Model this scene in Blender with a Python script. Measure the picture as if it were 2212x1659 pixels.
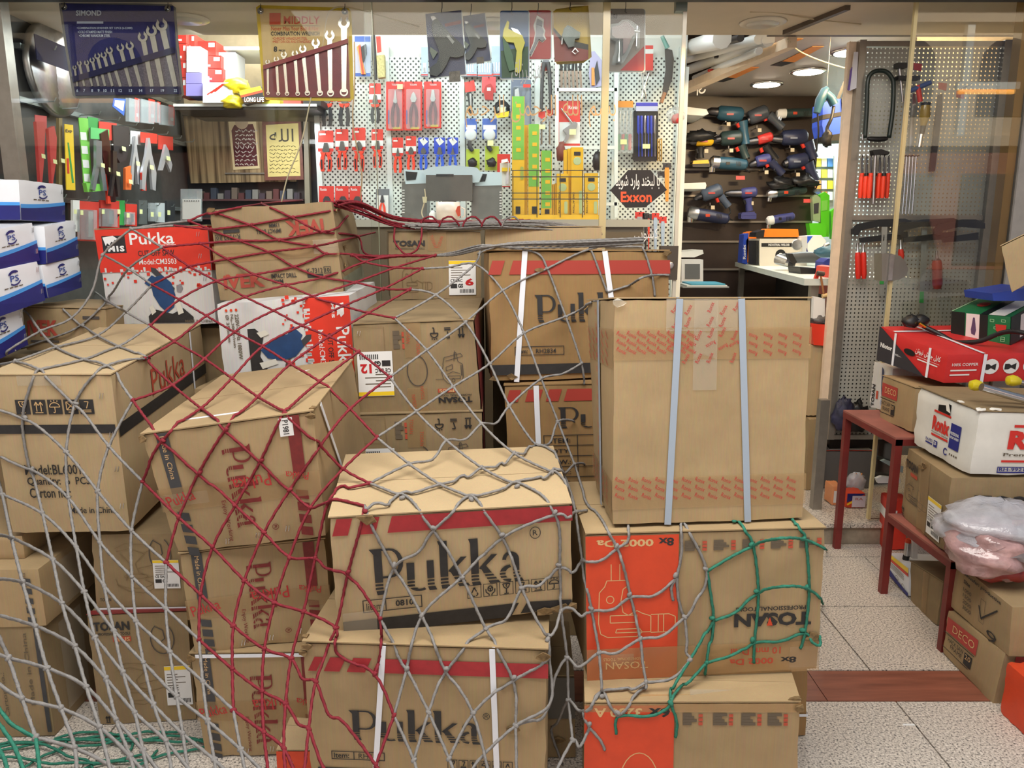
import bpy, math, random
from mathutils import Vector, Matrix
from mathutils.bvhtree import BVHTree
R=math.radians
for o in list(bpy.data.objects): bpy.data.objects.remove(o)
sc=bpy.context.scene; COL=sc.collection
rnd=random.Random(7)
# ---------------------------------------------------------------- camera
FPX,EYE,PITCH,CX,CY=1661.0,1.45,R(11),1106.0,829.5
cam=bpy.data.cameras.new('camera'); camo=bpy.data.objects.new('camera',cam); COL.objects.link(camo)
cam.sensor_fit='HORIZONTAL'; cam.sensor_width=36; cam.lens=FPX/2212*36; cam.clip_start=.05; cam.clip_end=200
camo.location=(0,0,EYE); camo.rotation_euler=(R(90)-PITCH,0,0); sc.camera=camo
# ---------------------------------------------------------------- world, exposure
w=bpy.data.worlds.new('dusk_sky'); sc.world=w; w.use_nodes=True
wn=w.node_tree.nodes['Background']; wn.inputs[0].default_value=(.50,.56,.66,1); wn.inputs[1].default_value=.42
vs=sc.view_settings; vs.view_transform='Standard'; vs.look='None'; vs.exposure=0.05; vs.gamma=1; vs.use_curve_mapping=False
def area(name,loc,size,power,col,rot=(0,0,0),sy=None,spread=180):
    l=bpy.data.lights.new(name,'AREA'); l.energy=power; l.color=col; l.shape='RECTANGLE'; l.size=size; l.size_y=sy or size; l.spread=R(spread)
    o=bpy.data.objects.new(name,l); COL.objects.link(o); o.location=loc; o.rotation_euler=rot; return o
def spot(name,loc,power,col,ang=100,rot=(0,0,0),rad=.04,blend=.6):
    l=bpy.data.lights.new(name,'SPOT'); l.energy=power; l.color=col; l.spot_size=R(ang); l.spot_blend=blend; l.shadow_soft_size=rad
    o=bpy.data.objects.new(name,l); COL.objects.link(o); o.location=loc; o.rotation_euler=rot; return o
# lights: added fill over the pavement, tubes over the pegboards, downlights in the right room
area('overhead_fill_light',(-.1,1.15,3.05),3.0,122,(1,.955,.885),(R(4),0,0),1.5)  # overhead fill added to brighten the carton tops, no fixture hangs there
area('pavement_daylight',(0,-3.2,2.6),5.0,26,(.90,.95,1),(R(68),0,0),2.4)
area('shop_tubes_light',(-.25,4.28,2.78),2.4,28,(.86,.97,1),(R(28),0,0),.4)
area('left_wall_tube_light',(-1.55,4.6,2.55),.5,16,(.9,.97,1),(R(10),R(40),0),1.2)
area('shelf_tube_light',(-1.5,5.0,2.95),.9,16,(1,.95,.82),(0,0,0),.5)
area('right_room_light',(1.9,5.2,2.5),.9,17,(1,.95,.86),(0,0,0),1.6)
area('far_room_light',(3.0,6.9,2.4),.7,26,(.9,1,.95),(0,0,0),.7)
area('cabinet_fill_light',(-1.5,5.1,2.12),.5,3.2,(.95,.97,1),(R(25),0,0),.06)  # fill added under the shelf to lighten the wood panel
sun=bpy.data.lights.new('street_sun','SUN'); sun.energy=13; sun.angle=R(1); sun.color=(1,.95,.88); suno=bpy.data.objects.new('street_sun',sun); COL.objects.link(suno); suno.rotation_euler=(R(-52),0,R(12))
spot('door_spot_light',(.62,3.30,2.36),26,(1,.66,.30),95,(R(12),R(-6),0),.03)
spot('door_spot_light',(1.35,3.25,2.36),16,(1,.62,.28),100,(R(20),R(6),0),.03)
area('panel_back_light',(2.3,4.18,2.52),.9,60,(1,.70,.36),(R(35),0,0),.1)
# ---------------------------------------------------------------- maths
CT,ST=math.cos(PITCH),math.sin(PITCH)
def ray(px,py):
    u=(px-CX)/FPX; v=(CY-py)/FPX
    return Vector((u,CT+v*ST,-ST+v*CT))
def W(px,py,Y):
    r=ray(px,py); return Vector((0,0,EYE))+r*(Y/r.y)
def WX(px,py,X):
    r=ray(px,py); return Vector((0,0,EYE))+r*(X/r.x)
def WZ(px,py,Z):
    r=ray(px,py); return Vector((0,0,EYE))+r*((Z-EYE)/r.z)
# ---------------------------------------------------------------- materials
def lin(c):
    f=lambda x:(x/255/12.92 if x/255<=.04045 else ((x/255+.055)/1.055)**2.4)
    return (f(c[0]),f(c[1]),f(c[2]),1)
MATS={}
def mat(name,col=(128,128,128),rough=.55,metal=0.,var=.0,scale=20.,bump=0.,bscale=None,emit=0.,alpha=1.,trans=0.,spec=.5,stretch=None,coat=0.):
    if name in MATS: return MATS[name]
    m=bpy.data.materials.new(name); m.use_nodes=True; MATS[name]=m
    nt=m.node_tree; N=nt.nodes; L=nt.links; b=N['Principled BSDF']
    c=lin(col); b.inputs['Base Color'].default_value=c; b.inputs['Roughness'].default_value=rough; b.inputs['Metallic'].default_value=metal
    b.inputs['Specular IOR Level'].default_value=spec
    if coat: b.inputs['Coat Weight'].default_value=coat; b.inputs['Coat Roughness'].default_value=.1
    tc=N.new('ShaderNodeTexCoord'); mp=N.new('ShaderNodeMapping'); L.new(tc.outputs['Object'],mp.inputs[0])
    if stretch: mp.inputs['Scale'].default_value=stretch
    n=N.new('ShaderNodeTexNoise'); n.inputs['Scale'].default_value=scale; n.inputs['Detail'].default_value=5; n.inputs['Roughness'].default_value=.6; L.new(mp.outputs[0],n.inputs[0])
    if var:
        r=N.new('ShaderNodeValToRGB'); L.new(n.outputs[0],r.inputs[0])
        r.color_ramp.elements[0].position=.32; r.color_ramp.elements[1].position=.68
        r.color_ramp.elements[0].color=tuple(x*(1-var) for x in c[:3])+(1,); r.color_ramp.elements[1].color=tuple(min(1,x*(1+var*.6)) for x in c[:3])+(1,)
        L.new(r.outputs[0],b.inputs['Base Color'])
    else:
        # faint roughness variation keeps plain plastics procedural
        mr=N.new('ShaderNodeMapRange'); mr.inputs[3].default_value=max(.02,rough-.06); mr.inputs[4].default_value=min(1,rough+.06)
        L.new(n.outputs[0],mr.inputs[0]); L.new(mr.outputs[0],b.inputs['Roughness'])
    if bump:
        n2=n
        if bscale:
            n2=N.new('ShaderNodeTexNoise'); n2.inputs['Scale'].default_value=bscale; n2.inputs['Detail'].default_value=4; L.new(mp.outputs[0],n2.inputs[0])
        bp=N.new('ShaderNodeBump'); bp.inputs['Strength'].default_value=bump; bp.inputs['Distance'].default_value=.01; L.new(n2.outputs[0],bp.inputs['Height']); L.new(bp.outputs[0],b.inputs['Normal'])
    if emit:
        b.inputs['Emission Color'].default_value=c; b.inputs['Emission Strength'].default_value=emit
    if trans: b.inputs['Transmission Weight'].default_value=trans
    if alpha<1: b.inputs['Alpha'].default_value=alpha
    return m
def cardmat(name,col,stain=.22,rough=.78):
    if name in MATS: return MATS[name]
    m=bpy.data.materials.new(name); m.use_nodes=True; MATS[name]=m
    nt=m.node_tree; N=nt.nodes; L=nt.links; b=N['Principled BSDF']; c=lin(col)
    b.inputs['Roughness'].default_value=rough; b.inputs['Specular IOR Level'].default_value=.25
    tc=N.new('ShaderNodeTexCoord')
    n1=N.new('ShaderNodeTexNoise'); n1.inputs['Scale'].default_value=3.2; n1.inputs['Detail'].default_value=7; n1.inputs['Roughness'].default_value=.62; L.new(tc.outputs['Object'],n1.inputs[0])
    r1=N.new('ShaderNodeValToRGB'); e=r1.color_ramp.elements
    e[0].position=.30; e[0].color=tuple(x*(1-stain) for x in c[:3])+(1,); e[1].position=.62; e[1].color=c
    L.new(n1.outputs[0],r1.inputs[0])
    mp=N.new('ShaderNodeMapping'); mp.inputs['Scale'].default_value=(260,260,9); L.new(tc.outputs['Object'],mp.inputs[0])
    n2=N.new('ShaderNodeTexNoise'); n2.inputs['Scale'].default_value=1; n2.inputs['Detail'].default_value=2; L.new(mp.outputs[0],n2.inputs[0])
    mx=N.new('ShaderNodeMix'); mx.data_type='RGBA'; mx.blend_type='MULTIPLY'; mx.inputs[0].default_value=.22
    L.new(r1.outputs[0],mx.inputs[6]); L.new(n2.outputs[1],mx.inputs[7])
    hs=N.new('ShaderNodeHueSaturation'); hs.inputs['Saturation'].default_value=1.0; L.new(mx.outputs[2],hs.inputs['Color'])
    L.new(hs.outputs[0],b.inputs['Base Color'])
    n3=N.new('ShaderNodeTexNoise'); n3.inputs['Scale'].default_value=14; n3.inputs['Detail'].default_value=5; L.new(tc.outputs['Object'],n3.inputs[0])
    bp=N.new('ShaderNodeBump'); bp.inputs['Strength'].default_value=.25; bp.inputs['Distance'].default_value=.006
    L.new(n3.outputs[0],bp.inputs['Height']); L.new(bp.outputs[0],b.inputs['Normal'])
    return m
KR=cardmat('kraft_board',(176,151,113)); KRL=cardmat('kraft_board_light',(190,166,128),.14); KRD=cardmat('kraft_board_brown',(160,127,84),.25); KRO=cardmat('kraft_board_old',(158,136,102),.34)
KRW=cardmat('white_board',(214,214,212),.08,.5); INK=mat('black_ink',(40,38,38),.6,var=.25,scale=60); INKR=mat('oxblood_ink',(118,36,34),.6,var=.2,scale=60); INKS=mat('stripe_red_ink',(160,38,44),.6,var=.15,scale=40)
RED=mat('bright_red_print',(208,52,34),.45,var=.08); ORG=mat('orange_red_print',(206,66,30),.5,var=.08); WHT=mat('white_print',(226,226,224),.5); GRYI=mat('grey_ink',(96,84,68),.7); TANI=mat('tan_ink',(206,170,120),.7)
YEL=mat('yellow_print',(236,200,40),.45); NAVY=mat('navy_print',(30,34,110),.45,var=.1); SKY=mat('sky_blue_print',(70,150,225),.45)
STW=mat('white_strap',(225,228,235),.35); STB=mat('grey_blue_strap',(150,162,176),.4); CUT=mat('torn_edge',(120,96,62),.9,var=.4,scale=90)
STEEL=mat('steel',(190,190,192),.3,1.0,var=.12,scale=40); CHROME=mat('chrome',(215,215,218),.14,1.0); DSTEEL=mat('dark_steel',(90,90,94),.4,1.0,var=.15); BLK=mat('black_plastic',(22,22,24),.45); DGR=mat('dark_grey_plastic',(58,58,62),.5)
ORH=mat('orange_red_rubber',(232,64,36),.5); BLUEH=mat('blue_rubber',(36,84,200),.5); TAPE=mat('clear_tape',(190,150,100),.18,alpha=.45,spec=.7); TAPEW=mat('shiny_tape',(200,190,170),.08,alpha=.3,spec=.9)
STICK=mat('price_sticker',(226,232,170),.7); BLIST=mat('clear_blister',(225,235,240),.06,alpha=.16,spec=.9)
# ---------------------------------------------------------------- mesh building
OFF={}
def link(o): COL.objects.link(o); return o
def thing(name,label,cat,loc,group=None):
    o=bpy.data.objects.new(name,None); link(o); o.location=loc; o.empty_display_size=.05
    o['label']=label; o['category']=cat
    if group: o['group']=group
    OFF[o.name]=Vector(loc); return o
def tag(o,label,cat,group=None):
    o['label']=label; o['category']=cat
    if group: o['group']=group
    return o
class MB:
    def __init__(s): s.v=[]; s.f=[]
    def add(s,vs,fs):
        n=len(s.v); s.v+=[Vector(v) for v in vs]; s.f+=[[i+n for i in f] for f in fs]; return s
    def box(s,c0,c1):
        x0,y0,z0=c0; x1,y1,z1=c1
        return s.hexa([(x0,y0,z0),(x1,y0,z0),(x1,y1,z0),(x0,y1,z0),(x0,y0,z1),(x1,y0,z1),(x1,y1,z1),(x0,y1,z1)])
    def hexa(s,c): return s.add(c,[(0,3,2,1),(4,5,6,7),(0,1,5,4),(1,2,6,5),(2,3,7,6),(3,0,4,7)])
    def prism(s,pts,vec):
        n=len(pts); p=[Vector(q) for q in pts]; b=[q+vec for q in p]
        return s.add(p+b,[list(range(n)),list(range(2*n-1,n-1,-1))]+[(i,i+n,(i+1)%n+n,(i+1)%n) for i in range(n)])
    def tube(s,path,rad,n=8,caps=True,twist=0,lobe=0.):
        P=[Vector(p) for p in path]; m=len(P)
        if not hasattr(rad,'__len__'): rad=[rad]*m
        up=None; rings=[]
        for i in range(m):
            t=(P[min(i+1,m-1)]-P[max(i-1,0)])
            if t.length<1e-9: t=Vector((0,0,1))
            t.normalize()
            if up is None:
                a=Vector((0,0,1)) if abs(t.z)<.9 else Vector((0,1,0)); up=(a-t*a.dot(t)).normalized()
            else:
                up=up-t*up.dot(t)
                if up.length<1e-6: up=t.orthogonal()
                up.normalize()
            sd=t.cross(up); ring=[]
            for k in range(n):
                a=2*math.pi*k/n+twist*i; r=rad[i]*(1-(lobe if k%2 else 0))
                ring.append(P[i]+up*(math.cos(a)*r)+sd*(math.sin(a)*r))
            rings.append(ring)
        fs=[]
        for i in range(m-1):
            for k in range(n): fs.append((i*n+k,i*n+(k+1)%n,(i+1)*n+(k+1)%n,(i+1)*n+k))
        if caps: fs+= [list(range(n))[::-1],[(m-1)*n+k for k in range(n)]]
        return s.add([v for r in rings for v in r],fs)
    def lathe(s,c,prof,axis=(0,0,1),n=16,caps=True):
        ax=Vector(axis).normalized(); c=Vector(c)
        return s.tube([c+ax*h for r,h in prof],[max(r,1e-4) for r,h in prof],n,caps)
    def build(s,name,m,parent=None,smooth=False,kind=None,mesh=None):
        off=Vector((0,0,0)); 
        if parent is not None: off=OFF.get(parent.name,off)
        me=bpy.data.meshes.new(name); me.from_pydata([tuple(v-off) for v in s.v],[],s.f); me.materials.append(m)
        if smooth:
            me.shade_smooth()
            if smooth is not True: me.set_sharp_from_angle(angle=R(smooth))
        o=bpy.data.objects.new(name,me); link(o)
        if parent is not None: o.parent=parent; OFF[o.name]=off
        if kind: o['kind']=kind
        return o
def struct(name,mb,m,parent=None,**k):
    o=mb.build(name,m,parent,**k)
    if parent is None: o['kind']='structure'
    return o
def bx(c0,c1): return MB().box(c0,c1)
# text as filled outlines, in a unit box 0..1
TC={}
def textmesh(s,bold=.0,slant=0.):
    k=(s,bold,slant)
    if k in TC: return TC[k]
    c=bpy.data.curves.new('t','FONT'); c.body=s; c.resolution_u=2; c.offset=bold; c.shear=slant; c.fill_mode='FRONT'
    o=bpy.data.objects.new('t',c); m=bpy.data.meshes.new_from_object(o)
    vs=[(v.co.x,v.co.y) for v in m.vertices]; fs=[list(p.vertices) for p in m.polygons]
    bpy.data.objects.remove(o); bpy.data.curves.remove(c); bpy.data.meshes.remove(m)
    if not vs: vs=[(0,0),(1,0),(1,1)]; fs=[(0,1,2)]
    x0=min(v[0] for v in vs); x1=max(v[0] for v in vs); y0=min(v[1] for v in vs); y1=max(v[1] for v in vs)
    r=([((x-x0)/max(1e-6,x1-x0),(y-y0)/max(1e-6,y1-y0)) for x,y in vs],fs,(x1-x0)/max(1e-6,(y1-y0)))
    TC[k]=r; return r
def rot01(x,y,rot):
    return (x,y) if rot==0 else (1-y,x) if rot==90 else (1-x,1-y) if rot==180 else (y,1-x)
# carton logo lettering, 0..1 box, with the three slits through the feet of the letters
def arc(cx,cy,rx,ry,a0,a1,n=10): return [(cx+rx*math.cos(R(a0+(a1-a0)*i/n)),cy+ry*math.sin(R(a0+(a1-a0)*i/n))) for i in range(n+1)]
def band(o,i): return o+i[::-1]
def slit_logo():
    L=[]
    L.append([(0,.93),(.075,.93),(.083,0),(.125,0),(.118,.04),(.03,.0),(.022,.10),(.034,.30),(.022,.80)])
    L[-1]=[(-.01,.93),(.07,.93),(.07,.12),(.085,0),(.03,0),(.02,.12),(.018,.82)]
    L.append(band([(.06,.93)]+arc(.12,.63,.085,.30,90,-90)+[(.06,.33)],[(.06,.885)]+arc(.12,.63,.055,.255,90,-90)+[(.06,.375)]))
    L.append([(.225,.60),(.275,.60),(.272,.12),(.295,.06),(.25,.06),(.225,.14)]); L.append(band(arc(.305,.20,.08,.20,180,300),arc(.305,.20,.055,.15,180,300)))
    L.append([(.355,.62),(.40,.62),(.40,.10),(.415,.0),(.365,.0),(.355,.10)])
    for x in (.44,.64):
        L.append([(x-.012,1),(x+.05,1),(x+.05,.12),(x+.065,0),(x+.008,0),(x,.12),(x,.90)])
        L.append([(x+.05,.36),(x+.135,.64),(x+.175,.64),(x+.07,.33)]); L.append([(x+.06,.38),(x+.095,.42),(x+.19,.02),(x+.12,.02)])
    L.append([(.955,.50),(.955,.16),(.985,0),(.925,0),(.915,.14),(.912,.50)]); L.append(band([(.845,.50)]+arc(.90,.50,.055,.17,180,0,10),[(.86,.50)]+arc(.895,.49,.025,.11,180,0,10)))
    L.append(band(arc(.90,.20,.075,.19,95,265),arc(.905,.20,.042,.13,95,265)))
    return L
def clip_rows(poly,y0,y1):
    def cut(p,y,keep_above):
        out=[]
        for i in range(len(p)):
            a=p[i]; b=p[(i+1)%len(p)]; ia=(a[1]>=y)==keep_above; ib=(b[1]>=y)==keep_above
            if ia: out.append(a)
            if ia!=ib and abs(b[1]-a[1])>1e-9:
                t=(y-a[1])/(b[1]-a[1]); out.append((a[0]+(b[0]-a[0])*t,y))
        return out
    p=cut(poly,y0,True)
    return cut(p,y1,False) if len(p)>2 else []
LOGO=[]
for p in slit_logo():
    # concave outlines are cut into quads first so that the row clipping stays valid
    for y0,y1 in ((-.1,.08),(.11,.15),(.18,.22),(.25,2)):
        q=clip_rows(p,y0,y1)
        if len(q)>2: LOGO.append(q)
# ---------------------------------------------------------------- cartons
def lerp(a,b,t): return a+(b-a)*t
class Carton:
    """eight measured corners (bottom then top ring, front left first); faces carry prints in 0..1 coordinates"""
    def __init__(s,cs,label,m,name='cardboard_carton',cat='carton',group=None,seed=0,wear=1.0,flaps=True,flapmat=None):
        s.c=[Vector(c) for c in cs]; s.m=m; r=random.Random(seed+len(label))
        base=(s.c[0]+s.c[1]+s.c[2]+s.c[3])/4; s.t=thing(name,label,cat,base,group)
        s.W=((s.c[1]-s.c[0]).length+(s.c[5]-s.c[4]).length)/2; s.H=((s.c[4]-s.c[0]).length+(s.c[5]-s.c[1]).length)/2; s.D=((s.c[3]-s.c[0]).length+(s.c[7]-s.c[4]).length)/2
        n=9; mb=MB(); idx={}; mid=sum(s.c,Vector())/8
        def vert(i,j,k):
            key=(i,j,k)
            if key in idx: return idx[key]
            P=s.M(i/n,j/n,k/n); ext=[i in(0,n),j in(0,n),k in(0,n)].count(True)
            d=(mid-P).normalized()
            P=P+d*((.0012*r.random() if ext==1 else .0035*r.random()+.0015 if ext==2 else .006)*wear)
            idx[key]=len(mb.v); mb.v.append(P); return idx[key]
        for a in range(n):
            for b in range(n):
                mb.f+=[[vert(a,0,b),vert(a+1,0,b),vert(a+1,0,b+1),vert(a,0,b+1)],[vert(a,n,b),vert(a,n,b+1),vert(a+1,n,b+1),vert(a+1,n,b)],
                       [vert(0,a,b),vert(0,a,b+1),vert(0,a+1,b+1),vert(0,a+1,b)],[vert(n,a,b),vert(n,a+1,b),vert(n,a+1,b+1),vert(n,a,b+1)],
                       [vert(a,b,0),vert(a,b+1,0),vert(a+1,b+1,0),vert(a+1,b,0)],[vert(a,b,n),vert(a+1,b,n),vert(a+1,b+1,n),vert(a,b+1,n)]]
        s.body=mb.build('carton_body',m,s.t,smooth=35)
        if flaps:
            for d0,d1 in ((0.0,.495),(.505,1.0)):
                f=MB(); f.hexa([s.P('T',0,d0,.001),s.P('T',1,d0,.001),s.P('T',1,d1,.001),s.P('T',0,d1,.001),s.P('T',0,d0,.0045),s.P('T',1,d0,.0045),s.P('T',1,d1,.005),s.P('T',0,d1,.005)])
                f.build('top_flap',flapmat or m,s.t)
    def M(s,u,v,w):   # u right, v depth, w up
        c=s.c; b=lerp(lerp(c[0],c[1],u),lerp(c[3],c[2],u),v); t=lerp(lerp(c[4],c[5],u),lerp(c[7],c[6],u),v); return lerp(b,t,w)
    def P(s,face,a,b,off=.0018):
        e=.02
        if face=='F': q=lambda a,b:s.M(a,0,b)
        elif face=='L': q=lambda a,b:s.M(0,1-a,b)
        elif face=='R': q=lambda a,b:s.M(1,a,b)
        elif face=='T': q=lambda a,b:s.M(a,b,1)
        else: q=lambda a,b:s.M(1-a,1,b)
        p=q(a,b); n=(q(.6,.5)-q(.4,.5)).cross(q(.5,.6)-q(.5,.4)).normalized(); return p+n*off
    def dim(s,f): return {'F':(s.W,s.H),'L':(s.D,s.H),'R':(s.D,s.H),'T':(s.W,s.D)}[f]
    def poly(s,f,pts,m,name='printed_stripe',off=.0018,th=.0,parent=None):
        mb=MB()
        for p in (pts if isinstance(pts[0][0],(tuple,list)) else [pts]):
            mb.add([s.P(f,a,b,off) for a,b in p],[list(range(len(p)))])
        return mb.build(name,m,parent or s.t,kind='stuff' if isinstance(pts[0][0],(tuple,list)) and len(pts)>3 else None)
    def rect(s,f,a0,b0,a1,b1,m,name='printed_stripe',off=.0018,parent=None): return s.poly(f,[(a0,b0),(a1,b0),(a1,b1),(a0,b1)],m,name,off,parent=parent)
    def frame(s,f,a0,b0,a1,b1,m,t=.004,name='printed_frame',splits=(),rows=(),off=.0019):
        w,h=s.dim(f); ta,tb=t/w,t/h; L=[]
        q=lambda x0,y0,x1,y1:L.append([(x0,y0),(x1,y0),(x1,y1),(x0,y1)])
        q(a0,b0,a1,b0+tb); q(a0,b1-tb,a1,b1); q(a0,b0,a0+ta,b1); q(a1-ta,b0,a1,b1)
        for x in splits: q(x-ta/2,b0,x+ta/2,b1)
        for y in rows: q(a0,y-tb/2,a1,y+tb/2)
        return s.poly(f,L,m,name,off)
    def text(s,f,t,a0,b0,a1,b1,m,rot=0,bold=.02,slant=0.,name='printed_lettering',off=.0024,parent=None):
        vs,fs,_=textmesh(t,bold,slant); mb=MB()
        mb.add([s.P(f,a0+(a1-a0)*x,b0+(b1-b0)*y,off) for x,y in (rot01(x,y,rot) for x,y in vs)],fs)
        return mb.build(name,m,parent or s.t)
    def logo(s,f,a0,b0,a1,b1,m,rot=0,off=.0024):
        mb=MB()
        for p in LOGO:
            mb.add([s.P(f,a0+(a1-a0)*x,b0+(b1-b0)*y,off) for x,y in (rot01(x,y,rot) for x,y in p)],[list(range(len(p)))])
        return mb.build('printed_logo',m,s.t)
    def lines(s,f,L,m,t=.002,name='printed_drawing',off=.0022,box=(0,0,1,1),rot=0):
        """polylines in 0..1 of box drawn as thin ink ribbons"""
        w,h=s.dim(f); mb=MB(); a0,b0,a1,b1=box
        for pl in L:
            pl=[rot01(x,y,rot) for x,y in pl]
            pl=[(a0+(a1-a0)*x,b0+(b1-b0)*y) for x,y in pl]
            for (x0,y0),(x1,y1) in zip(pl,pl[1:]):
                dx,dy=(x1-x0)*w,(y1-y0)*h; l=math.hypot(dx,dy) or 1; ex,ey=-dy/l*t/2/w,dx/l*t/2/h
                mb.add([s.P(f,x0+ex,y0+ey,off),s.P(f,x0-ex,y0-ey,off),s.P(f,x1-ex,y1-ey,off),s.P(f,x1+ex,y1+ey,off)],[(0,1,2,3)])
        return mb.build(name,m,s.t)
    def strap(s,faces,m,width=.012,name='packing_strap',th=.0012):
        """faces: list of (face,a0,b0,a1,b1) centre lines"""
        mb=MB()
        for f,a0,b0,a1,b1 in faces:
            p0,p1=s.P(f,a0,b0,.003),s.P(f,a1,b1,.003); n=(s.P(f,.5,.5,1)-s.P(f,.5,.5,0)); d=(p1-p0).normalized(); e=n.cross(d).normalized()*width/2
            mb.hexa([p0-e,p0+e,p1+e,p1-e,p0-e+n*th,p0+e+n*th,p1+e+n*th,p1-e+n*th])
        return mb.build(name,m,s.t)
    def tape(s,f,a0,b0,a1,b1,m=None,name='packing_tape'): return s.rect(f,a0,b0,a1,b1,m or TAPE,name,.0022)
    def staples(s,f,L):
        w,h=s.dim(f)
        mb=MB()
        for a,b in L:
            for k in (-.004,.004): mb.tube([s.P(f,a+k/w,b,.003),s.P(f,a+(k+.004)/w,b+.016/h,.003)],.0011,5)
        return mb.build('staple',CHROME,s.t)
    def torn(s,pts,seed=0,m=None,size=.02):
        r=random.Random(seed)
        for f,a,b in pts:
            w,h=s.dim(f); k=7; P=[(a+math.cos(6.283*i/k)*size*(.5+r.random())/w*.8,b+math.sin(6.283*i/k)*size*(.4+.8*r.random())/h*.6) for i in range(k)]
            mb=MB(); mb.prism([s.P(f,max(-.01,min(1.01,x)),max(-.01,min(1.01,y)),.001+.006*r.random()) for x,y in P],(s.P(f,a,b,.004)-s.P(f,a,b,0))); mb.build('torn_board',m or CUT,s.t)
# simple pictograms
def picto(kind):
    if kind=='up': return [[(.22,.12),(.78,.12)],[(.34,.2),(.34,.8)],[(.2,.62),(.34,.85),(.48,.62)],[(.66,.2),(.66,.8)],[(.52,.62),(.66,.85),(.8,.62)]]
    if kind=='glass': return [[(.25,.88),(.75,.88),(.66,.6),(.5,.5),(.34,.6),(.25,.88)],[(.5,.5),(.5,.16)],[(.34,.12),(.66,.12)],[(.55,.88),(.48,.72),(.56,.64)]]
    if kind=='rain': return [arc(.5,.5,.36,.3,0,180)+[(.14,.5),(.86,.5)],[(.5,.5),(.5,.16)],[(.5,.16),(.44,.1),(.38,.16)],[(.3,.86),(.27,.94)],[(.5,.88),(.5,.97)],[(.7,.86),(.73,.94)]]
    if kind=='cross': return [[(.2,.3),(.8,.3),(.8,.85),(.2,.85),(.2,.3)],[(.2,.3),(.8,.85)],[(.2,.85),(.8,.3)],[(.3,.15),(.7,.15)]]
    if kind=='seven': return [[(.35,.85),(.65,.85),(.48,.4)],[(.2,.28),(.8,.28)],[(.2,.16),(.8,.16)]]
    if kind=='recycle': return [[(.32,.42),(.5,.8),(.66,.5)],[(.26,.36),(.4,.14),(.56,.14)],[(.68,.42),(.76,.3),(.62,.14)],[(.44,.74),(.5,.8),(.58,.76)]]
    if kind=='hands': return [[(.34,.5),(.5,.4),(.66,.5),(.66,.72),(.5,.84),(.34,.72),(.34,.5)],[(.5,.4),(.5,.62)],[(.34,.72),(.5,.62),(.66,.72)],[(.18,.6),(.2,.36),(.4,.2),(.4,.08)],[(.82,.6),(.8,.36),(.6,.2),(.6,.08)]]
    return [[(.3,.3),(.7,.3),(.7,.8),(.3,.8),(.3,.3)],[(.3,.16),(.7,.16)]]

# ================================================================ SETTING
def granite():
    m=bpy.data.materials.new('speckled_granite'); m.use_nodes=True; nt=m.node_tree; N=nt.nodes; L=nt.links; b=N['Principled BSDF']; b.inputs['Roughness'].default_value=.42
    tc=N.new('ShaderNodeTexCoord'); v=N.new('ShaderNodeTexNoise'); v.inputs['Scale'].default_value=150; v.inputs['Detail'].default_value=3; v.inputs['Roughness'].default_value=.75; L.new(tc.outputs['Object'],v.inputs[0])
    r=N.new('ShaderNodeValToRGB'); e=r.color_ramp.elements; e[0].position=.37; e[0].color=lin((46,45,46)); e[1].position=.66; e[1].color=lin((230,222,212))
    for p,c in ((.41,(140,133,126)),(.48,(190,180,168)),(.56,(206,196,184))): q=e.new(p); q.color=lin(c)
    L.new(v.outputs[0],r.inputs[0]); L.new(r.outputs[0],b.inputs['Base Color']); return m
GRAN=granite(); MARB=mat('red_marble',(136,82,64),.35,var=.3,scale=4,stretch=(1,9,1)); GROUT=mat('grout',(92,82,72),.9,var=.2)
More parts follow.
